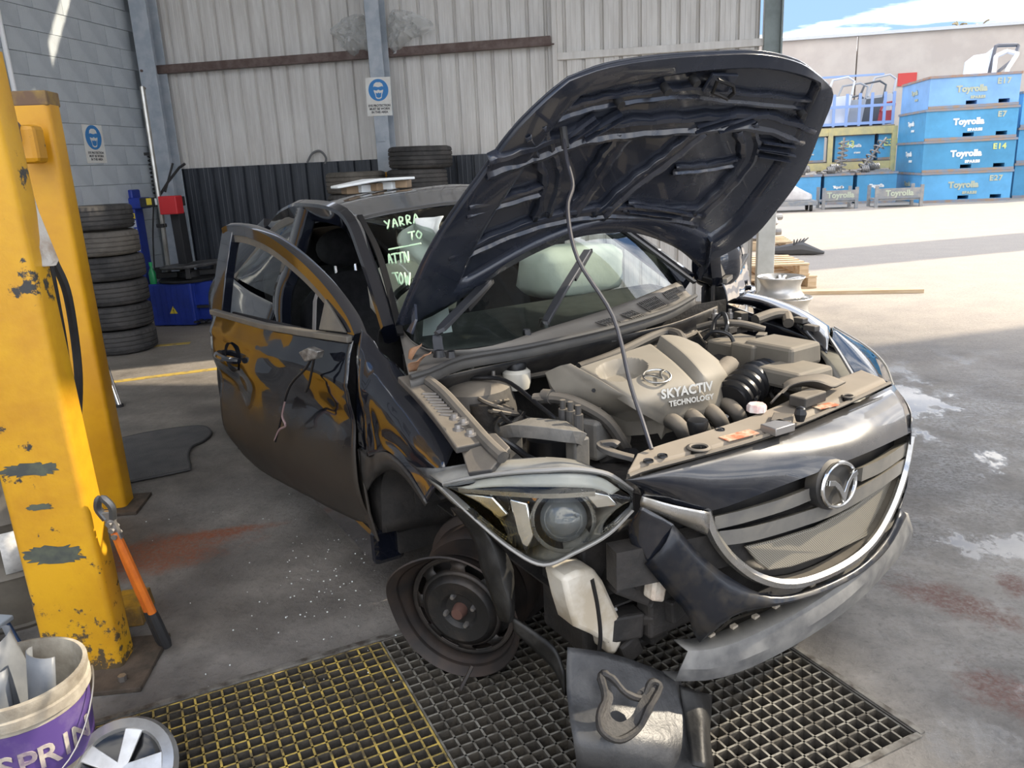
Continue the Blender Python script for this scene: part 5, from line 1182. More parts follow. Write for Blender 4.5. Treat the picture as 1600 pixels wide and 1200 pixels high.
b = MB(); b.bar([cp(505, 425, l=-.60), cp(492, 470, l=-.66), cp(490, 540, l=-.70)], .045, .004, up=(0, 1, 0)); part(b, 'seat_belt', mat('belt_grey', (.30, .29, .28), rough=.8), CAR, smooth=0)
# ---- doors --------------------------------------------------------------
def make_door(s, phi, hinge, dent_amp, label):
    D = thing('front_door', None, None); D.parent = CAR; D['label'] = label
    dd = V((-math.cos(phi), s*math.sin(phi), 0)); nn = V((math.sin(phi), s*math.cos(phi), 0)); h = V(hinge)
    def P(u, z, w=0.0): return h+dd*u+nn*w+V((0, 0, z))
    tum = lambda z: -.30*max(0, z-.97)
    us = (0.0, .28, .6, .9, 1.09)
    belt = (.985, .965, .955, .96, .965); bot = (.29, .285, .28, .285, .32)
    rows = []
    for f, w in ((0, -.012), (.10, .012), (.28, .03), (.42, .022), (.6, .028), (.8, .02), (1, -.035)):
        rows.append([P(u-(.02 if (f > .85 and u > 1) else 0), belt[i]*(1-f)+bot[i]*f, w) for i, u in enumerate(us)])
    def fn(p):
        q = p-h; u = q.dot(dd); z = q.z
        k = dent(V((u*1.0, z, 0)), dent_amp, 5.5, 1.7*s)
        if s < 0: k -= .035*math.exp(-((u-.30)/.22)**2-((z-.72)/.10)**2); k -= .03*math.exp(-((u-.95)/.14)**2-((z-.66)/.09)**2); k += .02*math.exp(-((z-.86-.05*(u-.5))/.02)**2)*.4
        return p+nn*k
    b = MB(); b.patch(rows, 9, 6, fn=fn); sk = part(b, 'door_skin', M_DOORP, D, solid=.004)
    b = MB(); b.grid([[P(u, z, -.085) for u in (0.02, .5, 1.07)] for z in (.31, .6, .955)]); part(b, 'door_card', M_CLOTH, D, solid=.01)
    # edges closing the shell
    b = MB(); b.bar([P(1.085, .33, -.045), P(1.075, .6, -.03), P(1.075, .96, -.04)], .012, .09, up=tuple(dd)); part(b, 'door_edge', M_PAINT, D, smooth=0)
    b = MB(); b.bar([P(.0, .30, -.045), P(.0, .97, -.04)], .012, .08, up=tuple(dd)); part(b, 'door_front_edge', M_GREASE, D, smooth=0)
    fr = [(-.01, .985), (.06, 1.04), (.22, 1.12), (.42, 1.195), (.66, 1.262), (.88, 1.295), (1.04, 1.297), (1.10, 1.285)]
    b = MB(); b.tube(catmull([P(u, z, tum(z)-.02) for u, z in fr], 5), 1.0, up=tuple(nn), prof=[(-.024, -.02), (.024, -.02), (.028, .0), (.02, .022), (-.02, .022), (-.028, 0)]); part(b, 'window_frame', M_PAINT, D)
    b = MB(); b.tube(catmull([P(u+.005, z-.035, tum(z)-.015) for u, z in fr[1:]], 5), 1.0, up=tuple(nn), prof=[(-.014, -.012), (.014, -.012), (.014, .012), (-.014, .012)]); part(b, 'frame_seal', M_GREYT, D)
    b = MB(); b.tube([P(1.06, 1.29, tum(1.29)-.02), P(1.055, 1.12, tum(1.12)-.015), P(1.06, .95, -.02)], 1.0, up=tuple(nn), prof=[(-.05, -.02), (.05, -.02), (.05, .02), (-.05, .02)]); part(b, 'rear_frame', M_PAINT, D, bevel=.004)
    b = MB(); b.bar([P(.0, .985, .0), P(.3, .972, .006), (P(.6, .962, .008)), P(1.08, .968, .004)], .03, .022, up=(0, 0, 1)); part(b, 'belt_moulding', M_GREYT, D, smooth=0, bevel=.004)
    b = MB(); b.poly3([P(.03, 1.0, tum(1.0)), P(.20, .99, tum(1.0)), P(.20, 1.09, tum(1.09)-.01), P(.09, 1.035, tum(1.04))], .012); part(b, 'mirror_sail', M_GREYT, D, smooth=0, bevel=.003)
    hd = P(.90, .80, .055); b = MB(); b.lathe([(.0, -.02), (.045, -.016), (.058, .0), (.062, .006)], P(.90, .80, .022), nn, 24, fn=lambda r, hh, a: (r, hh)); cupo = part(b, 'handle_cup', M_TRIMB, D)
    b = MB(); b.tube(catmull([P(1.0, .805, .028), P(.97, .805, .055), P(.87, .80, .058), P(.81, .80, .034)], 4), [.012]+[.014]*11+[.012], 8); part(b, 'door_handle', M_PAINT, D)
    return D, P
def door_paint():
    m = mat('black_paint_door', (.006, .0075, .012), rough=.07, coat=1.0); N = m.node_tree.nodes; L = m.node_tree.links; b = N['Principled BSDF']
    tc = N.new('ShaderNodeTexCoord'); sp = N.new('ShaderNodeSeparateXYZ'); L.new(tc.outputs['Object'], sp.inputs[0]); nz = N.new('ShaderNodeTexNoise'); nz.inputs['Scale'].default_value = 7; nz.inputs['Detail'].default_value = 6; L.new(tc.outputs['Object'], nz.inputs['Vector'])
    ad = N.new('ShaderNodeMath'); ad.operation = 'MULTIPLY_ADD'; L.new(nz.outputs[0], ad.inputs[0]); ad.inputs[1].default_value = .22; L.new(sp.outputs['Z'], ad.inputs[2])
    mr = N.new('ShaderNodeMapRange'); mr.inputs['From Min'].default_value = .82; mr.inputs['From Max'].default_value = .66; L.new(ad.outputs[0], mr.inputs[0])
    mx = N.new('ShaderNodeMix'); mx.data_type = 'RGBA'; L.new(mr.outputs[0], mx.inputs['Factor']); mx.inputs[6].default_value = (.006, .0075, .012, 1); mx.inputs[7].default_value = (.035, .029, .023, 1); L.new(mx.outputs[2], b.inputs['Base Color'])
    for nm, a, c in (('Roughness', .07, .48), ('Coat Weight', 1.0, .0)):
        q = N.new('ShaderNodeMapRange'); q.inputs['To Min'].default_value = a; q.inputs['To Max'].default_value = c; L.new(mr.outputs[0], q.inputs[0]); L.new(q.outputs[0], b.inputs[nm])
    return m
M_DOORP = door_paint()
D1, DP = make_door(-1, math.radians(11.5), (-.42, -.835, 0), .0055, 'dented black front door ajar on the lift post side')
def dpix(px, py, w): # pixel on the door plane
    d = _MC @ ray(px, py); phi = math.radians(11.5); n = np.array([math.sin(phi), -math.cos(phi), 0]); k = (n @ np.array([-.42, -.835, 0])+w-n @ _OC)/(n @ d); return V(_OC+k*d)
mm_ = [dpix(px, py, .05) for px, py in ((478, 548), (492, 541), (508, 547), (505, 558), (488, 563))]
b = MB(); b.poly3(mm_, .03); part(b, 'mirror_stump', mat('broken_metal', (.35, .34, .32), (.12, .11, .1), 30, rough=.4, metal=.5), D1, bevel=.004)
for pts in ([(490, 552), (478, 575), (455, 600), (444, 630), (438, 660), (430, 690)], [(492, 554), (488, 575), (483, 600), (478, 612)]):
    b = MB(); b.tube(catmull([dpix(px, py, .07) for px, py in pts], 5), .0045, 6); part(b, 'torn_wire', M_TRIMB, D1)
b = MB(); b.tube(catmull([dpix(px, py, .072) for px, py in ((445, 628), (441, 650), (446, 665), (436, 672), (429, 688))], 5), .004, 5); part(b, 'wire_end', mat('wire_pink', (.22, .15, .15), rough=.6), D1)
D2, DP2 = make_door(1, math.radians(52), (-.42, .835, 0), .004, 'black front door swung wide open on the yard side')
mc = cp(1120, 412, l=.97); MIR = thing('door_mirror', None, None); MIR.parent = D2
b = MB(); b.grid([[mc+V(tuple(math.copysign(abs(q)**.7, q)*k for q, k in zip((math.sin(PI*i/14)*math.cos(2*PI*j/24), math.sin(PI*i/14)*math.sin(2*PI*j/24), math.cos(PI*i/14)), (.07, .125, .105)))) for j in range(24)] for i in range(15)], closeu=True); part(b, 'mirror_shell', M_PAINT, D2)
bpy.data.objects.remove(MIR)
b = MB(); b.bar([mc+V((-.0, -.09, -.05)), V((-.45, .83, .98))], .05, .03); part(b, 'mirror_arm', M_TRIMB, D2, bevel=.006)

# ---- fenders ------------------------------------------------------------
FD = thing('front_fender', None, None); FD.parent = CAR; FD['label'] = 'buckled black front fender above the bare wheel'
L0 = -.845
def fl(px, py, l=L0): return cp(px, py, l=l)
rows = [[fl(566, 513, -.80), fl(598, 548, -.775), fl(632, 585, -.75), fl(674, 626, -.745), fl(716, 688, -.76)],
        [fl(560, 545, -.835), fl(590, 580, -.82), fl(622, 612, -.81), fl(660, 650, -.80), fl(706, 712, -.80)],
        [fl(557, 590, -.85), fl(582, 615, -.85), fl(612, 650, -.85), fl(648, 690, -.845), fl(695, 735, -.835)],
        [fl(557, 640, -.835), fl(578, 655, -.845), fl(604, 684, -.85), fl(640, 716, -.85), fl(683, 758, -.845)],
        [fl(560, 700, -.83), fl(577, 712, -.84), fl(603, 706, -.86), fl(634, 733, -.865), fl(668, 786, -.86)]]
def fdn(p): return p+V((0, -dent(p, .007, 6, 9)-.02*math.exp(-((p.x+.30)/.03)**2)*.6, 0))
b = MB(); b.patch(rows, 7, 6, fn=fdn); part(b, 'fender_skin', M_PAINT, FD, solid=.004)
rows = [[fl(560, 700, -.83), fl(577, 712, -.84), fl(603, 706, -.86), fl(634, 733, -.865), fl(668, 786, -.86)],
        [fl(567, 745, -.84), fl(578, 738, -.85), fl(608, 720, -.87), fl(634, 739, -.87), fl(667, 788, -.862)],
        [fl(574, 768, -.83), fl(588, 746, -.83), fl(611, 733, -.83), fl(633, 745, -.83), fl(666, 790, -.83)]]
b = MB(); b.patch(rows, 6, 4); part(b, 'arch_flare', mat('flare_dull', (.03, .028, .026), (.06, .055, .05), 8, rough=.4), FD, solid=.004)
b = MB(); b.poly3([fl(562, 700, -.832), fl(574, 768, -.835), fl(580, 800, -.83), fl(594, 846, -.82), fl(575, 812, -.825), fl(565, 775, -.83)], .01); part(b, 'fender_tail', M_DOORP, FD, bevel=.003)
b = MB(); b.patch([[V((-.40, -.80, .30)), V((-.36, -.80, .50)), V((-.22, -.80, .62)), V((-.05, -.80, .64)), V((.10, -.80, .60))], [V((-.36, -.50, .28)), V((-.32, -.50, .50)), V((-.2, -.50, .64)), V((-.05, -.50, .66)), V((.1, -.5, .62))]], 5, 4); part(b, 'wheel_arch_liner', M_GREASE, FD, solid=.005)
lf = [[cp(px, py, z=z) for px, py, z in r] for r in (((1135, 473, .925), (1180, 482, .90), (1240, 512, .86), (1292, 552, .83)), ((1150, 466, .955), (1195, 474, .935), (1250, 496, .90), (1296, 524, .86)), ((1168, 458, .955), (1208, 468, .93), (1258, 487, .895), (1300, 513, .85)))]
lf.append([p+V((0, .05, -.14)) for p in lf[-1]]); lf.append([p+V((0, .02, -.4)) for p in lf[-2]])
b = MB(); b.patch(lf, 6, 5); part(b, 'front_fender', M_PAINT, CAR, solid=.004)
for k in (0, 1):
    p = cp(*((1250, 500), (1268, 512))[k], z=.895); b = MB(); b.box(p, (.05, .03, .02)); part(b, 'fender_bracket', M_DUSTM, CAR, smooth=0, bevel=.003)
b = MB(); b.patch([[V((-.42, .82, .9)), V((0, .85, .82)), V((.35, .82, .74))], [V((-.42, .85, .6)), V((0, .86, .66)), V((.4, .82, .6))], [V((-.42, .83, .35)), V((-.30, .84, .45)), V((.45, .78, .4))]], 4, 4); part(b, 'fender_side', M_PAINT, CAR, solid=.004)

# ---- engine bay shell ----------------------------------------------------
EB = thing('engine_bay', None, None); EB.parent = CAR
def ep(b, name, m, **k): return part(b, name, m, EB, **k)
b = MB(); b.grid([[V((-.32, l, z)) for l in (-.7, 0, .75)] for z in (.4, .93)]); b.grid([[V((a, l, .38)) for l in (-.62, 0, .66)] for a in (-.32, .55)])
ep(b, 'bay_floor', M_GREASE, solid=.006, smooth=0)
# firewall shelf: long metal strip under the cowl
fs = [[cp(px, py, z=z) for px, py, z in r] for r in (((672, 592, .90), (760, 572, .90), (850, 553, .91), (950, 528, .92), (1050, 505, .93), (1120, 478, .935)), ((690, 607, .84), (770, 592, .83), (850, 577, .83), (950, 556, .84), (1050, 525, .86), (1120, 498, .88)), ((692, 612, .82), (772, 600, .81), (850, 586, .81), (952, 566, .82), (1052, 535, .84), (1120, 506, .86)))]
b = MB(); b.patch(fs, 5, 4); ep(b, 'bulkhead_panel', M_DUSTM, solid=.004)
b = MB(); b.tube([p+V((.02, 0, .01)) for p in catmull(fs[2], 5)], .010, 8); ep(b, 'bulkhead_flange', M_DUSTY)
for px, py in ((862, 570), (932, 548)):
    p = cp(px, py, z=.83); b = MB(); b.box(p, (.012, .075, .045)); b.cyl(p+V((.004, -.02, .0)), p+V((.012, -.02, 0)), .006, 8); b.cyl(p+V((.004, .02, .0)), p+V((.012, .02, 0)), .006, 8); ep(b, 'bracket', M_DUSTM, smooth=0)
# inner fender rail, right
ra = [cp(px, py, z=z) for px, py, z in ((655, 585, .92), (690, 612, .90), (725, 650, .87), (760, 690, .84), (786, 715, .82))]
b = MB(); b.tube(catmull(ra, 5), .017, 10); ep(b, 'apron_tube', M_DUSTM)
rl = [cp(px, py, z=z) for px, py, z in ((640, 590, .91), (672, 622, .885), (705, 660, .86), (735, 700, .83))]
b = MB(); b.bar(catmull(rl, 4), .075, .02); ep(b, 'apron_flange', M_DUSTM, smooth=0, bevel=.004)
for i in range(8):
    p = rl[1].lerp(rl[2], i/8)+V((0, 0, .013)); b = MB(); b.bar([p+V((-.014, -.015, 0)), p+V((.014, .015, 0))], .008, .005); ep(b, 'rail_notch', M_BOLT, smooth=0)
for px, py in ((710, 655), (724, 662), (716, 672), (735, 680)):
    p = cp(px, py, z=.885); b = MB(); b.lathe([(0, .016), (.009, .015), (.010, .006), (.015, .004), (.015, 0)], p, seg=8); ep(b, 'bolt', M_BOLT)
b = MB(); b.patch([[cp(px, py, z=z) for px, py, z in r] for r in (((672, 605, .88), (730, 660, .85), (790, 715, .81)), ((690, 610, .60), (750, 670, .58), (800, 722, .55)))], 4, 3); ep(b, 'inner_apron', M_DUSTM, solid=.004)
# headlamp mounting panel
hb = [cp(px, py, z=z) for px, py, z in ((718, 690, .83), (778, 684, .83), (800, 706, .82), (770, 742, .78), (735, 748, .76))]
b = MB(); b.poly3(hb, .02); ep(b, 'lamp_mount', M_DUSTM, bevel=.004)
# strut tower with three studs
tc_ = cp(742, 612, z=.80)
b = MB(); b.lathe([(0, .045), (.05, .05), (.095, .045), (.125, .02), (.14, -.06), (.15, -.25)], tc_, seg=28, fn=lambda r, h, a: (r*(1+.05*math.sin(2*a)), h)); ep(b, 'strut_tower', M_DUSTM)
for k in range(3):
    a = k*2.1+.6; p = tc_+V((math.cos(a)*.07, math.sin(a)*.07, .045)); b = MB(); b.lathe([(0, .03), (.006, .03), (.006, .012), (.013, .012), (.013, 0)], p, seg=8); ep(b, 'stud', M_BOLT)
# brake fluid reservoir
p = cp(808, 606, z=.80); RS = ep(MB().lathe([(0, 0), (.04, 0), (.046, .02), (.046, .055), (.036, .065), (0, .065)], p, seg=20), 'fluid_reservoir', mat('reservoir_white', (.50, .48, .42), rough=.5)); ep(MB().lathe([(0, .09), (.028, .09), (.033, .082), (.033, .06), (0, .06)], p, seg=14), 'reservoir_cap', M_TRIMB)

# ---- engine cover ----------------------------------------------------------
colsE = (((852, 592, .872), (870, 624, .832), (915, 651, .785), (980, 663, .762)), ((875, 582, .902), (905, 606, .878), (950, 634, .842), (1010, 661, .775)),
         ((899, 576, .917), (945, 602, .898), (990, 630, .862), (1038, 657, .790)), ((962, 555, .932), (1000, 580, .918), (1042, 607, .884), (1078, 645, .800)),
         ((1025, 535, .936), (1060, 563, .922), (1092, 597, .884), (1119, 635, .800)), ((1058, 534, .922), (1098, 562, .902), (1122, 592, .866), (1138, 619, .795)),
         ((1090, 546, .890), (1122, 572, .862), (1142, 590, .830), (1149, 604, .785)))
g = [catmull([cp(*colsE[j][i][:2], z=colsE[j][i][2]) for j in range(7)], 24) for i in range(4)]
cols = [catmull([g[i][j] for i in range(4)], 32) for j in range(len(g[0]))]
G = [[cols[j][i].copy() for j in range(len(cols))] for i in range(len(cols[0]))]
nJ = len(cols)-1; nI = len(G)-1
for i in range(nI+1):
    for j in range(nJ+1):
        u = j/nJ; v = i/nI
        for c_ in (.333, .667):
            q = abs(u-c_)
            if q < .03: G[i][j].z -= .016*(1-q/.03)
        lob = (.333-u)/.03 if u < .5 else (u-.667)/.03
        if lob > 0: G[i][j].z += .020*min(1, lob*1.3)*min(1, (1-v)*6+.3)
        r_ = ((u-.46)/.095)**2+((v-.22)/.17)**2
        if r_ < 1: k_ = min(1, (1-r_)/.38); G[i][j].z -= .042*k_*k_*(3-2*k_)
rows = G+[[p-V((.012, 0, .045)) for p in G[-1]]]
rows = [[r[0]-V((0, -.015, .05))]+r+[r[-1]-V((0, .01, .06))] for r in rows]
ECV = ep(MB().grid(rows), 'engine_cover', mat('cover_plastic', (.16, .145, .12), (.21, .19, .155), 5, rough=.5, dust=(.27, .24, .19), dustamt=.6), smooth=30)
def eco(u, v, d=.004):
    i = min(nI-1, int(v*nI)); j = min(nJ-1, int(u*nJ)); p = G[i][j]; n = (G[i][j+1]-p).cross(G[i+1][j]-p).normalized(); n = n if n.z > 0 else -n
    return p+n*d, n, (G[i][j+1]-p).normalized()
p, n, ux_ = eco(.52, .50)
def emblem(o, x, y, r, par, mname, dep=.004):
    n = x.cross(y)
    b = MB(); b.tube([o+x*math.cos(2*PI*k/36)*r*1.22+y*math.sin(2*PI*k/36)*r for k in range(36)], r*.10, 8, closed=True); par(b, mname+'_ring', M_EMB)
    for s in (-1, 1):
        q = [(0, -.28), (.30, .14), (.62, .40), (1.02, .50), (1.10, .26), (.66, .16), (.36, -.16), (.12, -.62), (0, -.80)]
        poly = [o+x*(u_*s*r)+y*(v_*r)+n*dep for u_, v_ in q]
        if s < 0: poly = poly[::-1]
        b = MB(); b.poly3(poly, dep*1.5); par(b, mname+'_wing', M_EMB, smooth=0, bevel=r*.02)
M_EMB = mat('emblem_chrome', (.62, .62, .60), rough=.18, metal=1.0, dust=(.4, .36, .3), dustamt=.25)
yy = n.cross(ux_).normalized()
emblem(p+n*.003, ux_, yy, .034, ep, 'cover_badge', .002)
M_LET = mat('lettering_silver', (.55, .54, .50), rough=.4, metal=.5)
p2, n2, ux2 = eco(.575, .74, .006); y2 = n2.cross(ux2).normalized()
def elet(s, size, o, **k):
    t_ = text('cover_lettering', s, size, M_LET, EB, o, ux2, y2, .0015, **k)
elet('SKYACTIV', .036, p2+y2*.0, bold=.0012, space=1.05); elet('TECHNOLOGY', .021, p2-y2*.03+ux2*.012, bold=.0008, space=1.05)
# intake runners
for k in range(4):
    x0, y0 = 1030+29*k, 652-8*k
    P_ = [cp(x0, y0, z=.775), cp(x0+24, y0+8, z=.79), cp(x0+38, y0+24, z=.765), cp(x0+44, y0+46, z=.70)]
    b = MB(); b.tube(catmull(P_, 6), .023, 12); ep(b, 'intake_runner', M_DUSTY)
def hose_c(pts, r, name, m, seg=10):
    b = MB(); b.tube(catmull([cp(px, py, z=z) for px, py, z in pts], 6), r, seg); return ep(b, name, m)
hose_c([(835, 624, .84), (870, 622, .85), (905, 632, .84), (945, 655, .80), (968, 685, .74), (978, 702, .70)], .018, 'coolant_hose', M_DUSTY)
b = MB(); q0, q1 = cp(850, 619, z=.85), cp(862, 620, z=.853); b.tube([q0, q1], .022, 12); ep(b, 'hose_clamp', M_DUSTM)
hose_c([(735, 590, .86), (790, 595, .86), (850, 640, .83), (880, 665, .80)], .007, 'pipe', M_TRIMB); hose_c([(686, 610, .88), (740, 668, .82), (790, 690, .80), (828, 718, .74)], .010, 'pipe', M_TRIMB)
hose_c([(832, 660, .78), (795, 655, .78), (780, 672, .76), (805, 705, .72), (836, 722, .68)], .014, 'radiator_hose', mat('hose_grey', (.06, .06, .058), rough=.5)); hose_c([(940, 720, .66), (965, 712, .68), (990, 712, .70)], .022, 'lower_hose', M_TRIMB)
hose_c([(760, 690, .80), (790, 722, .74), (800, 735, .72), (830, 742, .74)], .005, 'cable', M_BOLT)
hose_c([(905, 575, .86), (960, 555, .88), (1030, 522, .90), (1058, 522, .90), (1068, 535, .88)], .018, 'heater_hose', mat('hose_black', (.03, .03, .03), rough=.5, dust=(.25, .21, .16), dustamt=.4))
# engine mount, canister and solenoids
mt_ = [cp(px, py, z=z) for px, py, z in ((798, 672, .80), (822, 668, .82), (880, 674, .82), (902, 682, .80))]
b = MB(); b.bar(catmull(mt_, 4), .07, .035); ep(b, 'engine_mount_arm', M_ALU, smooth=0, bevel=.006)
b = MB(); b.bar([mt_[3], mt_[3]-V((0, 0, .16))], .05, .045, up=(1, 0, 0)); ep(b, 'engine_mount_leg', M_ALU, smooth=0, bevel=.006); b = MB(); b.bar([mt_[0], mt_[0]-V((0, 0, .12))], .05, .045, up=(1, 0, 0)); ep(b, 'engine_mount_leg', M_ALU, smooth=0, bevel=.006)
p = cp(855, 700, z=.70); b = MB(); b.lathe([(0, .06), (.04, .06), (.045, .05), (.045, .04), (.06, .035), (.06, -.1), (0, -.1)], p, seg=22); ep(b, 'canister', M_TRIMB)
for i, (px, py) in enumerate(((880, 655), (892, 658), (904, 664))):
    p = cp(px, py, z=.83); b = MB(); b.lathe([(0, .055), (.008, .055), (.008, .03), (.013, .03), (.013, -.04), (0, -.04)], p, seg=10); ep(b, 'solenoid', M_DUSTM)
p = cp(925, 680, z=.74); b = MB(); b.box(p, (.10, .09, .12), rz=.3); ep(b, 'actuator', M_ALU, smooth=0, bevel=.012); b = MB(); b.cyl(p+V((0, 0, .06)), p+V((0, 0, .085)), .03, 14); ep(b, 'actuator_cap', M_DUSTY)
b = MB(); b.box(V((.26, -.1, .50)), (.44, .62, .32)); ep(b, 'engine_block', M_GREASE, smooth=0, bevel=.02)
# left side boxes
def ebox(name, px, py, z, size, rz, m, bev=.012, taper=.95):
    p = cp(px, py, z=z); b = MB(); b.box(p-V((0, 0, size[2]/2)), size, rz=rz, taper=taper); return ep(b, name, m, smooth=0, bevel=bev)
M_BOXD = mat('box_dusty', (.09, .08, .065), (.12, .11, .09), 6, rough=.6, dust=(.25, .215, .165), dustamt=.75)
ebox('fuse_box_lid', 1222, 532, .93, (.19, .155, .07), .06, M_BOXD); ebox('fuse_box', 1222, 532, .855, (.18, .15, .14), .06, M_BOXD)
ebox('air_box_lid', 1242, 571, .885, (.16, .17, .055), .05, M_BOXD); ebox('air_box', 1242, 571, .825, (.15, .16, .18), .05, M_BOXD)
ebox('battery', 1155, 530, .90, (.15, .17, .16), .0, M_BOXD, .008); ebox('battery_cover', 1170, 535, .92, (.10, .07, .12), .0, M_BOXD, .008); ebox('relay', 1128, 555, .86, (.07, .07, .12), .2, M_GREASE)
ebox('control_unit', 1140, 565, .83, (.12, .12, .12), .1, M_TRIMB)
rnd = random.Random(11)
for i in range(12):
    px, py = rnd.uniform(1085, 1190), rnd.uniform(492, 528); p = cp(px, py, z=.90+rnd.uniform(-.02, .015))
    b = MB(); k = i % 3
    if k == 0: b.lathe([(0, .03), (.008, .03), (.008, .015), (.014, .015), (.014, -.01), (0, -.01)], p, seg=8)
    elif k == 1: b.box(p, (.05, .03, .03), rz=rnd.uniform(0, 3))
    else: b.box(p, (.035, .06, .025), rz=rnd.uniform(0, 3))
    ep(b, ['terminal', 'connector', 'relay'][k], [M_BOLT, M_DUSTY, M_GREASE][k], smooth=0, bevel=.002)
hose_c([(1112, 522, .92), (1118, 500, .95), (1130, 490, .97), (1136, 505, .95), (1133, 520, .92)], .008, 'battery_cable', M_TRIMB); hose_c([(1090, 512, .92), (1120, 505, .94), (1160, 506, .94), (1195, 515, .92)], .012, 'loom', M_DUSTY)
hose_c([(1100, 530, .90), (1116, 518, .93), (1140, 524, .92), (1150, 545, .88)], .007, 'loom', M_TRIMB); hose_c([(1180, 500, .92), (1210, 490, .93), (1228, 492, .92), (1232, 505, .90)], .02, 'washer_filler', M_DUSTY)
c0, c1 = cp(1142, 628, z=.80), cp(1206, 588, z=.82); n = 48; pth = catmull([c0, c0.lerp(c1, .5)+V((.0, 0, .02)), c1], 24)
b = MB(); b.tube(pth, [.055+(.007 if (i // 3) % 2 else -.004) for i in range(len(pth))], 18); ep(b, 'ribbed_intake_hose', M_TRIMB, smooth=50)
b = MB(); b.tube([cp(1118, 590, z=.85), cp(1140, 572, z=.86)], [.03, .034], 14); ep(b, 'throttle_pipe', M_DUSTY)
rnd = random.Random(31)
for k in range(16):
    x0, y0 = rnd.choice(((760, 620), (800, 650), (860, 660), (1100, 520), (1150, 600), (900, 590), (1185, 610), (770, 650)))
    q = [(x0+rnd.uniform(-25, 25)+i*rnd.uniform(8, 20), y0+rnd.uniform(-14, 14)+i*rnd.uniform(2, 9), (.86 if y0 < 600 else .80)+rnd.uniform(-.02, .03)) for i in range(4)]
    hose_c(q, rnd.uniform(.004, .008), 'wire_loom', rnd.choice((M_TRIMB, M_DUSTY, M_GREASE)), 6)
# bonnet slam panel (radiator support)
sf = [cp(px, py, z=.82) for px, py in ((980, 748), (1010, 737), (1100, 713), (1180, 690), (1250, 664), (1320, 634), (1388, 602))]; sr = [cp(px, py, z=.825) for px, py in ((1000, 712), (1035, 698), (1105, 676), (1165, 655), (1215, 634), (1272, 606), (1335, 582))]
b = MB(); rr = [resample(catmull(sf, 5), 30), None, None, resample(catmull(sr, 5), 30)]
rr[1] = [rr[0][i].lerp(rr[3][i], .15)+V((0, 0, .014)) for i in range(30)]; rr[2] = [rr[0][i].lerp(rr[3][i], .8)+V((0, 0, .016)) for i in range(30)]
rr.append([p-V((.0, 0, .06)) for p in rr[3]])
HOLES = [(cp(1092, 700, z=.838), .022), (cp(1325, 620, z=.838), .014)]
fine = [resample(r, 181) for r in rr]; rows = []
for k in range(4): rows += [[fine[k][i].lerp(fine[k+1][i], t/12) for i in range(181)] for t in range(12)]
rows.append(fine[4])
b.add([p for r in rows for p in r], [(k*181+i, k*181+i+1, (k+1)*181+i+1, (k+1)*181+i) for k in range(48) for i in range(180) if not any(((rows[k][i]+rows[k+1][i+1])/2-c_).xy.length < r_*1.05 for c_, r_ in HOLES)])
SLAM = ep(b, 'slam_panel', mat('slam_dust', (.17, .145, .115), (.22, .19, .15), 6, rough=.7, dust=(.26, .22, .17), dustamt=.8), solid=.004)
for c_, r_ in HOLES: ep(MB().lathe([(r_*.88, -.014), (r_*.88, .002), (r_*1.0, .004), (r_*1.35, .001)], c_, seg=28), 'hole_collar', M_DUSTY, solid=.001)
b = MB(); b.tube([p+V((.004, 0, .008)) for p in rr[0]], .006, 6); ep(b, 'slam_edge', M_DUSTY)
for px, py, r in ((1013, 721, .010), (1035, 713, .010), (1125, 672, .010)):
    p = cp(px, py, z=.838); b = MB(); b.lathe([(0, .003), (r*.5, .003), (r, .001), (r*1.15, .004), (r*1.25, 0)], p, seg=18); ep(b, 'push_clip', M_TRIMB)
p = cp(1155, 680, z=.838); b = MB(); b.box(p, (.035, .10, .002), rz=-.05); ep(b, 'warning_label', mat('label_red', (.55, .15, .07), (.5, .42, .3), 40, rough=.6), smooth=0)
p = cp(1290, 634, z=.838); b = MB(); b.box(p, (.03, .07, .002), rz=-.1); ep(b, 'warning_label', _mats['label_red'], smooth=0)
# air duct over the slam panel
ad = [[cp(px, py, z=z) for px, py, z in r] for r in (((1205, 632, .85), (1225, 612, .86), (1255, 604, .87), (1290, 612, .86)), ((1222, 612, .88), (1240, 600, .895), (1275, 594, .90), (1306, 604, .88)), ((1222, 600, .86), (1240, 590, .88), (1285, 584, .88), (1322, 596, .86)))]
b = MB(); b.patch(ad, 5, 5); ep(b, 'air_duct', M_DUSTY, solid=.006)
p = cp(1262, 622, z=.86); b = MB(); b.box(p, (.05, .10, .03), rz=.1); ep(b, 'duct_mouth', M_DUSTY, smooth=0, bevel=.004)
p = cp(1182, 642, z=.845); b = MB(); b.lathe([(0, .02), (.022, .02), (.026, .014), (.026, .0), (0, 0)], p, seg=8); ep(b, 'radiator_cap', mat('cap_pink', (.62, .40, .36), (.7, .65, .6), 40, rough=.5))
p = cp(1255, 665, z=.84)
for i, (px, py) in enumerate(((1215, 668), (1250, 658), (1222, 657))):
    p = cp(px, py, z=.84); b = MB(); b.lathe([(0, .04), (.012, .035), (.016, .02), (.010, .0)], p, seg=10) if i == 1 else b.box(p, (.05, .07, .02), rz=.3*i); ep(b, ['latch_plate', 'latch_buffer', 'latch'][i], [M_BOLT, M_TRIMB, M_DUSTM][i], smooth=30, bevel=.002)
p = cp(1090, 662, z=.84); b = MB(); b.lathe([(0, .012), (.026, .01), (.028, 0), (.02, -.03)], p, seg=16); ep(b, 'oil_cap', M_TRIMB)
hk = [cp(px, py, z=z) for px, py, z in ((990, 716, .82), (960, 708, .83), (942, 700, .835), (940, 694, .84), (958, 692, .845), (966, 696, .84))]
b = MB(); b.bar(catmull(hk, 4), .022, .012); ep(b, 'bent_bracket', M_DUSTM, bevel=.002)

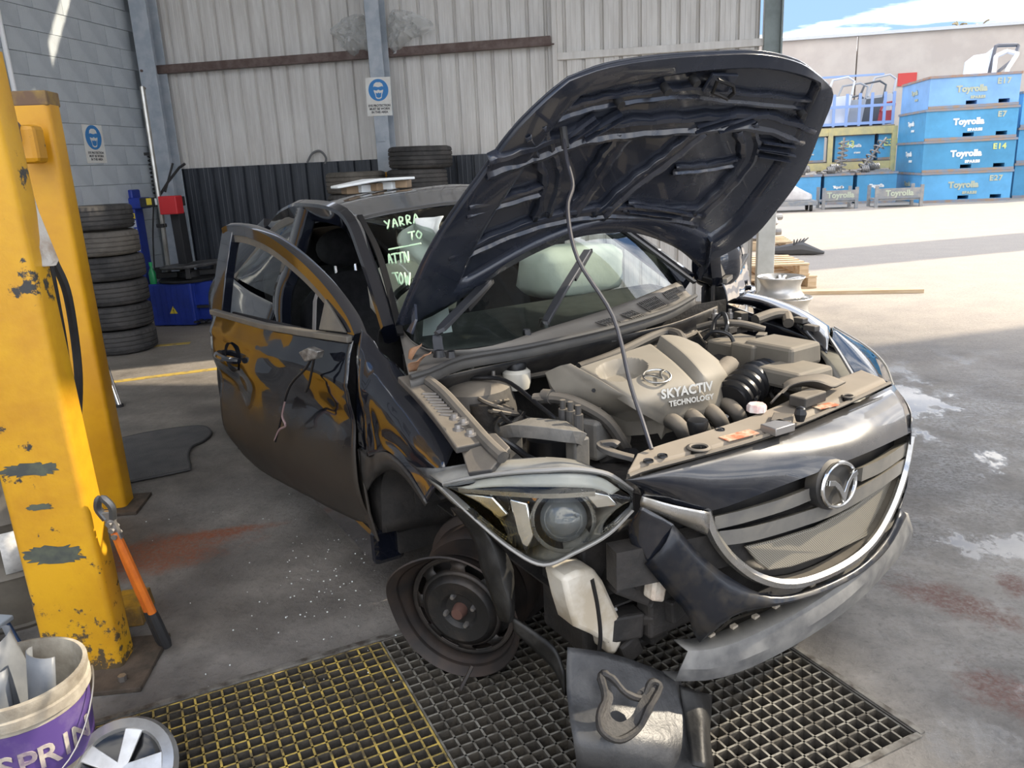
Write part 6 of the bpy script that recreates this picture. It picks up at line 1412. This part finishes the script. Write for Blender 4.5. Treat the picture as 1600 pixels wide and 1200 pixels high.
# ---- front bumper -----------------------------------------------------------
BP = thing('front_bumper', None, None); BP.parent = CAR; BP['label'] = 'broken black front bumper with chrome grille surround'
def bp_(b, name, m, **k): return part(b, name, m, BP, **k)
te = [cp(px, py, z=z) for px, py, z in ((976, 749, .812), (1012, 741, .812), (1100, 716, .812), (1180, 693, .812), (1250, 668, .812), (1325, 637, .81), (1395, 603, .80))]
be = [fp(px, py) for px, py in ((1002, 772), (1104, 795), (1140, 787), (1215, 759), (1290, 731), (1362, 702), (1422, 674))]
te = resample(catmull(te, 5), 28); be = resample(catmull(be, 5), 28)
b = MB(); rows = [[te[i].lerp(be[i], k/6)+V((.014*math.sin(PI*k/6), 0, .008*math.sin(PI*k/6))) for i in range(28)] for k in range(7)]; rows.append([p+V((-.03, 0, -.006)) for p in be]); b.grid(rows); bp_(b, 'upper_panel', M_PAINTF, solid=.004)
# right hand end of the bumper turning the corner
eR = te[-1]; eB = be[-1]
b = MB(); b.patch([[te[-1], te[-1]+V((-.10, .10, -.02)), te[-1]+V((-.24, .17, -.05))], [te[-1].lerp(eB, .5)+V((.017, .01, 0)), V((.56, .60, .70)), V((.36, .75, .66))], [eB, V((.60, .585, .55)), V((.38, .765, .50))], [fp(1415, 760, .79), V((.60, .60, .42)), V((.38, .775, .38))], [fp(1402, 800, .79), V((.60, .585, .33)), V((.40, .765, .28))]], 5, 5); bp_(b, 'corner_panel', M_PAINTF, solid=.004)
# chrome surround
M_CHR = mat('chrome_dusty', (.50, .49, .47), (.36, .34, .30), 12, rough=.2, rough2=.4, metal=.9)
sp_ = [fp(px, py, .80) for px, py in ((1104, 798), (1110, 822), (1124, 850), (1148, 878), (1182, 902), (1225, 913), (1270, 906), (1325, 880), (1365, 845), (1394, 795), (1414, 738), (1425, 682))]
b = MB(); b.tube(catmull(sp_, 5), 1.0, up=(1, 0, .2), prof=[(-.012, -.010), (.009, -.010), (.014, .003), (.003, .011), (-.010, .006)]); bp_(b, 'grille_surround', M_CHR)
wg = [[fp(px, py, o_) for px, py, o_ in r] for r in (((1003, 774, .80), (1050, 788, .81), (1108, 800, .81)), ((1000, 784, .80), (1050, 803, .81), (1108, 818, .81)), ((1002, 790, .79), (1060, 815, .79), (1112, 838, .79)))]
b = MB(); b.patch(wg, 5, 4); bp_(b, 'chrome_wing', M_CHR, solid=.004)
# grille cavity
M_GRB = mat('grille_black', (.02, .02, .021), (.035, .033, .03), 15, rough=.45, dust=(.28, .24, .18), dustamt=.35)
gi = resample(catmull(be[5:], 2), 24); go = resample(catmull(sp_, 5), 24)
b = MB(); 
tb_ = [fp(px, py) for px, py in ((1108, 800), (1140, 788), (1215, 760), (1290, 732), (1362, 703), (1420, 678))]; tb_ = resample(catmull(tb_, 5), 24)
def back(p, d): return p-V((d, 0, 0))
loop = tb_+go[::-1]
b.grid([[back(p, 0) for p in loop+loop[:1]], [back(p, .05) for p in loop+loop[:1]]])
b.grid([[back(tb_[i].lerp(go[i], k/6), .055) for i in range(24)] for k in range(7)]); bp_(b, 'grille_cavity', M_GRB, smooth=0)
M_LOUV = mat('grille_louvre', (.12, .115, .105), (.16, .15, .13), 10, rough=.4, dust=(.34, .30, .23), dustamt=.6)
def louvre(pts, h, off, name='grille_louvre', m=None):
    P = catmull([fp(px, py, off) for px, py in pts], 6); b = MB(); b.tube(P, 1.0, up=(0, 0, 1), prof=[(-.022, -h*.5), (.004, -h*.5), (.016, -h*.2), (.016, 0), (-.022, h*.5)]); return bp_(b, name, m or M_LOUV, smooth=25)
louvre([(1110, 812), (1160, 800), (1220, 782), (1275, 760)], .035, .77); louvre([(1335, 738), (1370, 722), (1408, 696)], .04, .77)
louvre([(1116, 836), (1170, 828), (1240, 808), (1300, 786), (1360, 752), (1410, 718)], .04, .775)
# mesh plate
ms = [fp(px, py, .765) for px, py in ((1160, 852), (1205, 842), (1270, 822), (1330, 790), (1380, 752), (1402, 730), (1399, 770), (1382, 806), (1350, 836), (1290, 864), (1230, 884), (1196, 889), (1180, 878))]
b = MB(); b.poly3(ms, .012)
def mesh_mat():
    m = mat('grille_mesh', (.20, .185, .15), (.26, .24, .20), 8, rough=.6); N = m.node_tree.nodes; L = m.node_tree.links
    g = N.new('ShaderNodeTexCoord'); v = N.new('ShaderNodeTexVoronoi'); v.inputs['Scale'].default_value = 210; mp = N.new('ShaderNodeMapping'); mp.inputs['Scale'].default_value = (0, 1, 1); mp.inputs['Rotation'].default_value = (.78, 0, 0); L.new(g.outputs['Object'], mp.inputs[0]); L.new(mp.outputs[0], v.inputs['Vector']); v.inputs['Randomness'].default_value = 0.0
    r = N.new('ShaderNodeValToRGB'); r.color_ramp.elements[0].position = .28; r.color_ramp.elements[0].color = (.03, .028, .024, 1); r.color_ramp.elements[1].position = .40; r.color_ramp.elements[1].color = (.27, .245, .195, 1); L.new(v.outputs['Distance'], r.inputs[0])
    L.new(r.outputs[0], N['Principled BSDF'].inputs['Base Color']); return m
bp_(b, 'plate_mesh', mesh_mat(), bevel=.004)
eo = fp(1309, 757, .815); ex = V((-.05, 1, 0)).normalized(); ey = V((-.12, 0, 1)).normalized()
b = MB(); b.lathe([(0, -.006), (.058, -.004), (.066, -.012), (.066, -.045)], eo, ex.cross(ey), 36, up=tuple(ey), fn=lambda r, h, a: (r*(1+.10*abs(math.cos(a))), h)); bp_(b, 'badge_base', M_GRB)
M_EMB = mat('badge_chrome', (.70, .69, .66), rough=.15, metal=1.0)
emblem(eo+ex.cross(ey)*.004, ex, ey, .056, bp_, 'front_badge', .006)
# lower fascia
lo_t = [fp(px, py, .80) for px, py in ((1050, 818), (1095, 868), (1140, 902), (1190, 928), (1235, 930), (1290, 912), (1345, 882), (1385, 838), (1405, 795))]
lo_b = [fp(px, py, .79) for px, py in ((1008, 880), (1045, 925), (1075, 960), (1092, 1002), (1140, 960), (1200, 944), (1290, 918), (1368, 868), (1408, 808))]
lo_t = resample(catmull(lo_t, 5), 30); lo_b = resample(catmull(lo_b, 5), 30)
b = MB(); b.grid([[lo_t[i].lerp(lo_b[i], k/5)+V((.015*math.sin(PI*k/5), 0, 0)) for i in range(30)] for k in range(6)]); bp_(b, 'lower_fascia', mat('fascia_black', (.006, .008, .013), (.03, .025, .019), 16, rough=.28, rough2=.65, coat=.15, lo=.45, hi=.72), solid=.005)
cl = [[fp(px, py, o_) for px, py, o_ in r] for r in (((1003, 790, .79), (1030, 805, .80), (1052, 818, .80)), ((985, 820, .76), (1010, 838, .79), (1060, 850, .80)), ((990, 850, .76), (1012, 865, .79), (1070, 890, .80)), ((1010, 882, .77), (1030, 895, .79), (1070, 925, .79)))]
b = MB(); b.patch(cl, 5, 5, fn=lambda p: p+V((dent(p, .006, 14), 0, 0))); bp_(b, 'torn_corner', M_PAINTF, solid=.005)
# lower intake back panel and lip
b = MB(); q = [fp(px, py, .70) for px, py in ((1090, 1010), (1140, 968), (1250, 930), (1340, 890), (1400, 820), (1405, 850), (1340, 915), (1240, 975), (1150, 1010))]; b.poly3(q, .01); bp_(b, 'lower_intake', M_GRB, smooth=0)
lt = resample(catmull([fp(px, py, .79) for px, py in ((1074, 1018), (1110, 1015), (1160, 1000), (1250, 955), (1340, 893), (1385, 845), (1417, 803))], 5), 30)
lm = resample(catmull([fp(px, py, .80) for px, py in ((1062, 1044), (1120, 1042), (1200, 1012), (1290, 960), (1350, 910), (1395, 862), (1424, 825))], 5), 30)
lb_ = resample(catmull([fp(px, py, .79) for px, py in ((1055, 1062), (1120, 1058), (1200, 1028), (1290, 975), (1352, 926), (1400, 873), (1427, 836))], 5), 30)
b = MB(); b.grid([[p-V((.05, 0, -.004)) for p in lt], lt, lm, lb_, [p-V((.05, 0, .004)) for p in lb_]]); bp_(b, 'lower_lip', mat('lip_grey', (.10, .10, .10), (.17, .168, .16), 12, rough=.45, dust=(.30, .28, .24), dustamt=.45), solid=.004, smooth=25)
for i in range(3, 29, 2):
    p = lt[i]; b = MB(); b.box(p+V((-.046, 0, .010)), (.012, .018 if i % 4 else .011, .008), rz=.0); bp_(b, 'clip_tab', mat('tab_tan', (.36, .31, .24), rough=.7), smooth=0)
# ---- headlamps ---------------------------------------------------------------
HL = thing('headlamp', None, None); HL.parent = CAR; HL['label'] = 'dislodged clear headlamp hanging over the bare wheel'
colsH = ((693, 757, 760, 763), (740, 746, 772, 808), (800, 738, 785, 858), (850, 735, 792, 882), (900, 733, 790, 862), (950, 741, 782, 834), (988, 766, 780, 796))
def aH(px): return .30+(px-693)/(988-693)*.36+.05*math.sin(PI*(px-693)/295)
gH = [[cp(px, c[k], a=aH(c[0])+((.0, .035, .0)[k-1])) for c in colsH for px in (c[0],)] for k in (1, 2, 3)]
gm = lambda r, d: [p-V((d, 0, 0)) for p in r]
b = MB(); b.patch(gH, 5, 8); part(b, 'lens', M_LENS, HL, solid=.003)
hs = [[p-V((.10, 0, .0)) for p in r] for r in gH]; hs[1] = [p-V((.06, 0, 0)) for p in hs[1]]
b = MB(); b.patch(hs, 5, 6); part(b, 'housing', mat('lamp_bezel', (.03, .03, .031), (.16, .158, .15), 9, rough=.25, lo=.42, hi=.66), HL, solid=.003)
for k, nm in ((0, 'top_seam'), (2, 'lower_seam')):
    b = MB(); t0 = catmull(gH[k], 5); t1 = catmull(hs[k], 5); b.grid([t0, t1]); part(b, nm, mat('lamp_flange', (.20, .195, .18), (.3, .29, .26), 9, rough=.3), HL, solid=.004)
    b = MB(); b.tube(t0, .006, 6); part(b, 'lens_rim', mat('lens_rim', (.28, .27, .25), rough=.25), HL)
def lamp(px, py, r, d, nm, m, sc=1.0, refl=True):
    o = cp(px, py, a=aH(px)-.03); ax_ = V((.72, -.55, .25)).normalized()
    b = MB(); b.lathe([(r*1.15, .0), (r, -.01), (r*.7, -d*.7), (0, -d)], o, ax_, 28); part(b, nm, m, HL)
    return o, ax_
M_REFL = mat('reflector', (.8, .8, .8), rough=.08, metal=1.0)
o_, ax_ = lamp(880, 812, .07, .06, 'projector_shroud', mat('shroud_black', (.02, .02, .021), rough=.2))
b = MB(); b.lathe([(.074, .0), (.080, .006), (.078, .012), (.070, .006)], o_, ax_, 36); part(b, 'shroud_ring', M_CHR, HL)
b = MB(); b.lathe([(0, .028), (.03, .022), (.05, .006), (.058, -.012)], o_, ax_, 28); part(b, 'projector_lens', mat('projector_glass', (.10, .11, .12), rough=.06, coat=1.0), HL)
for q in (((800, 775), (828, 782), (838, 830), (826, 862), (812, 828)), ((722, 766), (775, 772), (800, 800), (788, 806), (752, 790)), ((905, 760), (950, 768), (965, 786), (930, 790))):
    b = MB(); b.poly3([cp(px, py, a=aH(px)-.035) for px, py in q], .02); part(b, 'reflector_wedge', M_REFL, HL, bevel=.004)
ls = [[cp(px, py, a=aH(px)-.012) for px, py in r] for r in (((712, 757), (770, 746), (850, 740), (930, 743), (968, 764)), ((720, 765), (775, 760), (850, 760), (925, 762), (955, 772)))]
b = MB(); b.patch(ls, 5, 3); part(b, 'light_guide', mat('frosted_white', (.55, .56, .54), (.42, .43, .42), 6, rough=.3), HL, solid=.004)
lamp(772, 792, .036, .03, 'side_reflector', M_REFL)
b = MB(); b.sphere(cp(838, 776, a=aH(838)-.05), .012, 10, 8); part(b, 'amber_bulb', mat('amber', (.75, .30, .02), rough=.2), HL)
b = MB(); b.sphere(cp(966, 812, a=aH(960)-.01), .016, 10, 8, (.6, 1, .8)); part(b, 'side_marker', _mats['amber'], HL)
b = MB(); b.tube(catmull([cp(px, py, a=aH(px)-.02) for px, py in ((720, 762), (790, 768), (860, 772), (930, 768))], 4), 1.0, up=(1, 0, 0), prof=[(-.006, -.012), (.006, -.012), (.006, .012), (-.006, .012)]); part(b, 'chrome_strip', M_CHR, HL)
H2 = thing('headlamp', None, None); H2.parent = CAR; H2['label'] = 'intact clear headlamp on the yard side'
g2 = [[cp(px, py, z=z) for px, py, z in r] for r in (((1288, 516, .83), (1312, 552, .815), (1332, 585, .80), (1346, 606, .79)), ((1300, 512, .835), (1340, 545, .815), (1366, 578, .80), (1382, 606, .775)), ((1304, 511, .82), (1352, 540, .79), (1382, 568, .76), (1396, 602, .72)))]
b = MB(); b.patch(g2, 6, 6); part(b, 'lens', M_LENS, H2, solid=.003)
g3 = [[p-V((.03, .02, .05)) for p in r] for r in g2]; b = MB(); b.patch(g3, 5, 5); part(b, 'housing', mat('lamp_bezel_pale', (.30, .29, .26), (.22, .21, .19), 6, rough=.3), H2, solid=.003)
b = MB(); b.tube(catmull(g2[0], 5), .007, 6); part(b, 'lens_rim', _mats['lens_rim'], H2); b = MB(); b.tube(catmull(g2[2], 5), .004, 6); part(b, 'outer_rim', _mats['lens_rim'], H2)

# ---- bare wheel ---------------------------------------------------------------
WH = thing('steel_wheel', None, None); WH.parent = CAR; WH['label'] = 'bare rusty steel wheel with a bent rim and no tyre'
wo = V((.06, -.735, .215)); wax = V((.60, -.78, -.06)).normalized()
M_STW = mat('wheel_steel', (.022, .021, .020), (.06, .048, .04), 9, rough=.5, metal=.35, bump=.15, lo=.45, hi=.7)
M_RUSTY = mat('wheel_rust', (.055, .04, .032), (.03, .026, .024), 8, rough=.6, metal=.3)
def bent(r, h, a):
    k = math.exp(-((a-2.55)/.5)**2); return r*(1+.09*k*(1 if r > .18 else 0)), h+.03*k*(1 if r > .18 else 0)
b = MB(); b.lathe([(.185, .03), (.20, .05), (.208, .062), (.204, .066), (.192, .05), (.178, .02), (.168, -.01)], wo, wax, 60, fn=bent); part(b, 'outer_flange', M_RUSTY, WH, solid=.004)
b = MB(); b.lathe([(.168, -.01), (.160, -.03), (.166, -.05), (.160, -.07), (.172, -.09), (.166, -.11), (.182, -.13), (.178, -.16), (.184, -.18), (.178, -.195), (.204, -.21), (.208, -.22)], wo, wax, 48); part(b, 'barrel', M_RUSTY, WH, solid=.004, smooth=50)
# disc with round windows: ring plates between holes
x_, y_, z_ = frame(wax); nh = 8
b = MB(); b.lathe([(0, .01), (.05, .012), (.062, .024), (.10, .030), (.118, .018)], wo, wax, 48); part(b, 'disc_centre', M_STW, WH, solid=.004)
b = MB(); b.lathe([(.118, .018), (.124, .012), (.130, .006)], wo, wax, 48); b.lathe([(.152, -.004), (.160, -.006), (.170, -.002)], wo, wax, 48); part(b, 'disc_rings', M_STW, WH, solid=.004)
for k in range(nh):
    a0 = 2*PI*k/nh; r0, r1 = .128, .154; rows = []
    for r, h in ((r0, .008), ((r0+r1)/2, .002), (r1, -.004)):
        rows.append([wo+(x_*math.cos(a0+t)+y_*math.sin(a0+t))*r+z_*h for t in (-.2 if r != (r0+r1)/2 else -.15, 0, .2 if r != (r0+r1)/2 else .15)])
    b = MB(); b.grid(rows); part(b, 'disc_web', M_STW, WH, solid=.004)
b = MB(); b.lathe([(0, .045), (.018, .045), (.022, .035), (.024, .01)], wo, wax, 20); part(b, 'hub_cap', mat('hub_rust', (.10, .05, .038), (.06, .04, .034), 20, rough=.6), WH)
for k in range(4):
    a = 2*PI*k/4+.35; p = wo+(x_*math.cos(a)+y_*math.sin(a))*.05; b = MB(); b.lathe([(0, .034), (.006, .034), (.009, .028), (.009, .014)], p, wax, 6); part(b, 'wheel_nut', M_BOLT, WH)
b = MB(); b.lathe([(0, -.05), (.15, -.05), (.15, -.062), (0, -.062)], wo, wax, 32); part(b, 'brake_disc', M_GREASE, WH)
b = MB(); b.tube(catmull([cp(px, py, a=.30) for px, py in ((738, 1040), (731, 1055), (722, 1072), (720, 1080))], 3), [.006]*9+[.002], 5); part(b, 'torn_strip', M_RUSTY, WH)
# ---- torn underside at the front corner -------------------------------------------
UN = thing('front_underside', None, None); UN.parent = CAR
def un(b, name, m, **k): return part(b, name, m, UN, **k)
b = MB(); b.tube([wo-wax*.06, V((.04, -.5, .26)), V((.0, -.3, .3))], [.06, .05, .05], 10); un(b, 'hub_carrier', M_GREASE)
b = MB(); b.tube([V((.02, -.56, .25)), V((-.05, -.55, .80))], [.045, .055], 12); un(b, 'strut', M_GREASE)
b = MB(); b.box((.40, -.05, .40), (.20, 1.1, .34)); b.box((.56, .05, .42), (.06, 1.0, .30)); un(b, 'radiator_pack', M_GREASE, smooth=0, bevel=.01)
b = MB(); b.box((.10, 0, .30), (.80, .95, .10)); un(b, 'subframe', M_GREASE, smooth=0, bevel=.02)
b = MB(); b.tube(catmull([V((.62, -.60, .55)), V((.69, -.3, .55)), V((.71, 0, .55)), V((.66, .45, .55))], 5), 1.0, prof=[(-.03, -.05), (.03, -.05), (.03, .05), (-.03, .05)]); un(b, 'crash_beam', M_GREASE, smooth=0)
# liner strip between wheel and tank
lr = [[cp(px, py, a=a) for px, py, a in r] for r in (((706, 795, .30), (735, 835, .34), (752, 890, .38), (765, 930, .40), (783, 972, .42)), ((735, 800, .38), (768, 850, .42), (783, 900, .45), (795, 945, .46), (797, 975, .46)), ((760, 832, .40), (795, 870, .42), (805, 920, .42), (805, 960, .42), (801, 974, .42)))]
b = MB(); b.patch(lr, 5, 5, fn=lambda p: p+V((dent(p, .012, 12), 0, 0))); un(b, 'liner_strip', M_LINER, solid=.004)
lw = [[cp(px, py, a=a) for px, py, a in r] for r in (((800, 962, .40), (835, 985, .45), (868, 1012, .52), (884, 1050, .56)), ((806, 985, .40), (838, 1015, .45), (868, 1045, .52), (886, 1085, .56)), ((800, 988, .36), (825, 1030, .42), (860, 1070, .5), (885, 1120, .55)))]
b = MB(); b.patch(((lw[0]), (lw[1])), 5, 4); un(b, 'liner_arm', M_LINER, solid=.008)
# washer tank and brackets
wt = [cp(px, py, a=.47) for px, py in ((848, 882), (870, 872), (897, 868), (912, 888), (922, 910), (936, 940), (946, 965), (938, 985), (930, 1000), (918, 998), (916, 982), (893, 968), (868, 957), (858, 925))]
b = MB(); b.poly3(wt, .09); un(b, 'washer_tank', M_CREAM, bevel=.012, smooth=60)
wt2 = [cp(px, py, a=.478) for px, py in ((888, 915), (905, 912), (915, 938), (925, 950), (928, 996), (919, 998), (914, 962), (892, 955))]
b = MB(); b.poly3(wt2, .014); un(b, 'tank_pump', mat('pump_white', (.55, .52, .46), rough=.5), bevel=.003)
wk = [cp(px, py, a=.50) for px, py in ((932, 938), (944, 934), (954, 942), (961, 965), (957, 984), (941, 991), (938, 970))]
b = MB(); b.poly3(wk, .03); un(b, 'white_bracket', mat('bracket_white', (.56, .54, .50), rough=.5), bevel=.004)
p = cp(951, 981, a=.505); b = MB(); b.lathe([(.0035, 0), (.0035, .003), (.008, .003), (.008, 0)], p, (1, 0, 0), 14); un(b, 'hole_shade_ring', M_GRIP)  # black ring drawn in place of the dark inside of a slot hole
fm = [cp(px, py, a=.62) for px, py in ((1010, 882), (1024, 878), (1028, 900), (1022, 932), (1003, 930), (1006, 905))]
b = MB(); b.poly3(fm, .04); un(b, 'foam_absorber', mat('foam_white', (.60, .55, .47), (.5, .42, .34), 30, rough=.95, bump=.5), bevel=.008)
tn = [cp(px, py, a=.58) for px, py in ((972, 858), (990, 866), (985, 915), (1002, 925), (978, 912))]
b = MB(); b.poly3(tn, .02); un(b, 'torn_bracket', M_LINER, bevel=.003)
b = MB(); b.tube(catmull([cp(px, py, a=.56) for px, py in ((925, 905), (934, 950), (938, 1000), (930, 1040), (925, 1068))], 5), .006, 6); un(b, 'hanging_wire', M_TRIMB)
b = MB(); b.tube([cp(925, 1050, a=.57), cp(923, 1068, a=.57)], .009, 8); un(b, 'wire_plug', M_BOLT)
rnd = random.Random(21)
for i in range(9):
    px, py = rnd.uniform(955, 1065), rnd.uniform(905, 1050); p = cp(px, py, a=.50+rnd.uniform(-.04, .05)); b = MB()
    b.box(p, (rnd.uniform(.05, .12), rnd.uniform(.05, .12), rnd.uniform(.03, .08)), Matrix.Rotation(rnd.uniform(-.6, .6), 3, 'X') @ Matrix.Rotation(rnd.uniform(-.6, .6), 3, 'Z')); un(b, 'crushed_bracket', M_GREASE, smooth=0, bevel=.008)
# splash shield trailing on the grating
ss = [[cp(px, py, a=a) for px, py, a in ((885, 1010, .56), (945, 1020, .60), (1010, 1040, .64), (1064, 1062, .66))], [cp(px, py, a=a) for px, py, a in ((888, 1090, .62), (950, 1095, .67), (1020, 1105, .70), (1075, 1110, .72))], [cp(px, py, a=a) for px, py, a in ((896, 1165, .70), (960, 1170, .75), (1030, 1170, .78), (1090, 1165, .78))], [cp(px, py, z=.012) for px, py in ((905, 1222), (965, 1232), (1040, 1232), (1105, 1222))]]
b = MB(); b.patch(ss, 6, 6, fn=lambda p: V((p.x+dent(p, .012, 7), p.y, max(.010, p.z)))); un(b, 'splash_shield', mat('shield_grey', (.022, .022, .023), (.06, .06, .06), 6, rough=.42, bump=.2), solid=.004)
lp = [cp(px, py, a=a)+V((.012, 0, 0)) for px, py, a in ((934, 1050, .66), (941, 1085, .70), (931, 1116, .73), (937, 1140, .76), (962, 1152, .78), (992, 1134, .77), (1008, 1104, .76), (1026, 1070, .73), (1012, 1062, .715), (998, 1086, .725), (972, 1078, .71), (952, 1056, .68))]
P_ = catmull(lp, 4, True); b = MB(); b.tube(P_, [.008+.006*abs(noise.noise(V((i*.4, 1, 0)))) for i in range(len(P_))], 8, closed=True); b.grid([P_+P_[:1], [p.lerp(sum(lp, V())/len(lp), .45)-V((.004, 0, 0)) for p in P_+P_[:1]]]); un(b, 'torn_duct', M_GREASE)
cf_ = [[cp(px, py, a=a) for px, py, a in ((1062, 1070, .68), (1068, 1110, .72), (1075, 1150, .78), (1082, 1195, .84))], [cp(px, py, a=a) for px, py, a in ((1090, 1080, .70), (1098, 1110, .74), (1100, 1150, .80), (1105, 1200, .86))], [cp(px, py, a=a) for px, py, a in ((1112, 1085, .66), (1112, 1110, .70), (1110, 1150, .76), (1116, 1200, .82))]]
b = MB(); b.patch(cf_, 5, 5, fn=lambda p: V((p.x, p.y, max(.012, p.z)))); un(b, 'torn_flap', M_LINER, solid=.004)
# light panel left on the roof
q0, q1 = cp(516, 291, a=-1.75), cp(640, 276, a=-1.6); o = (q0+q1)/2
RP = thing('lamp_panel', 'white plastic trim panel with clips lying on the roof of the car', 'car panel', CAR.matrix_world @ o if False else CAR_O+Matrix.Rotation(CAR_YAW, 3, 'Z') @ o, CAR_YAW)
d_ = (q1-q0); b = MB(); b.poly3([q0-o, q0-o+V((.1, .0, .0)), (q0.lerp(q1, .5)-o)+V((.11, 0, .012)), q1-o+V((.06, 0, .0)), q1-o-V((.06, 0, 0)), (q0.lerp(q1, .5)-o)-V((.10, 0, -.012))], .012); part(b, 'face', M_WHITE, RP, bevel=.003)
for k in range(5):
    p = (q0.lerp(q1, .25+.16*k)-o)-V((0, 0, .029)); b = MB(); b.box(p, (.08, .07, .036), rz=.2*k); part(b, 'clip_box', [mat('clip_tan', (.32, .22, .13), rough=.6), M_WHITE][k % 2], RP, smooth=0, bevel=.004)
# dry leaves caught by the bonnet hinge
for k, (px, py) in enumerate(((645, 580), (652, 572), (640, 562))):
    c = cp(px, py, z=(.936, .935, .934)[k]); b = MB(); a = .8*k
    b.patch([[V((0, -.012, 0)), V((.03, -.02, .012)), V((.06, 0, .0))], [V((0, 0, 0)), V((.03, 0, .006)), V((.065, .002, .004))], [V((0, .012, 0)), V((.03, .02, .014)), V((.06, .004, 0))]], 3, 3, fn=lambda p: Matrix.Rotation(a, 3, 'Z') @ Matrix.Rotation(-.7, 3, 'Y') @ p)
    lo_ = b.build('dry_leaf', mat('leaf_brown', (.28, .14, .07), (.36, .22, .14), 20, rough=.8), None, solid=.001)
    lo_.location = CAR_O+Matrix.Rotation(CAR_YAW, 3, 'Z') @ c; lo_.rotation_euler = (0, 0, CAR_YAW)
    tag(lo_, ['largest', 'curled', 'small'][k]+' dry brown leaf caught by the bonnet hinge beside the windscreen', 'leaf', 'dry leaves')
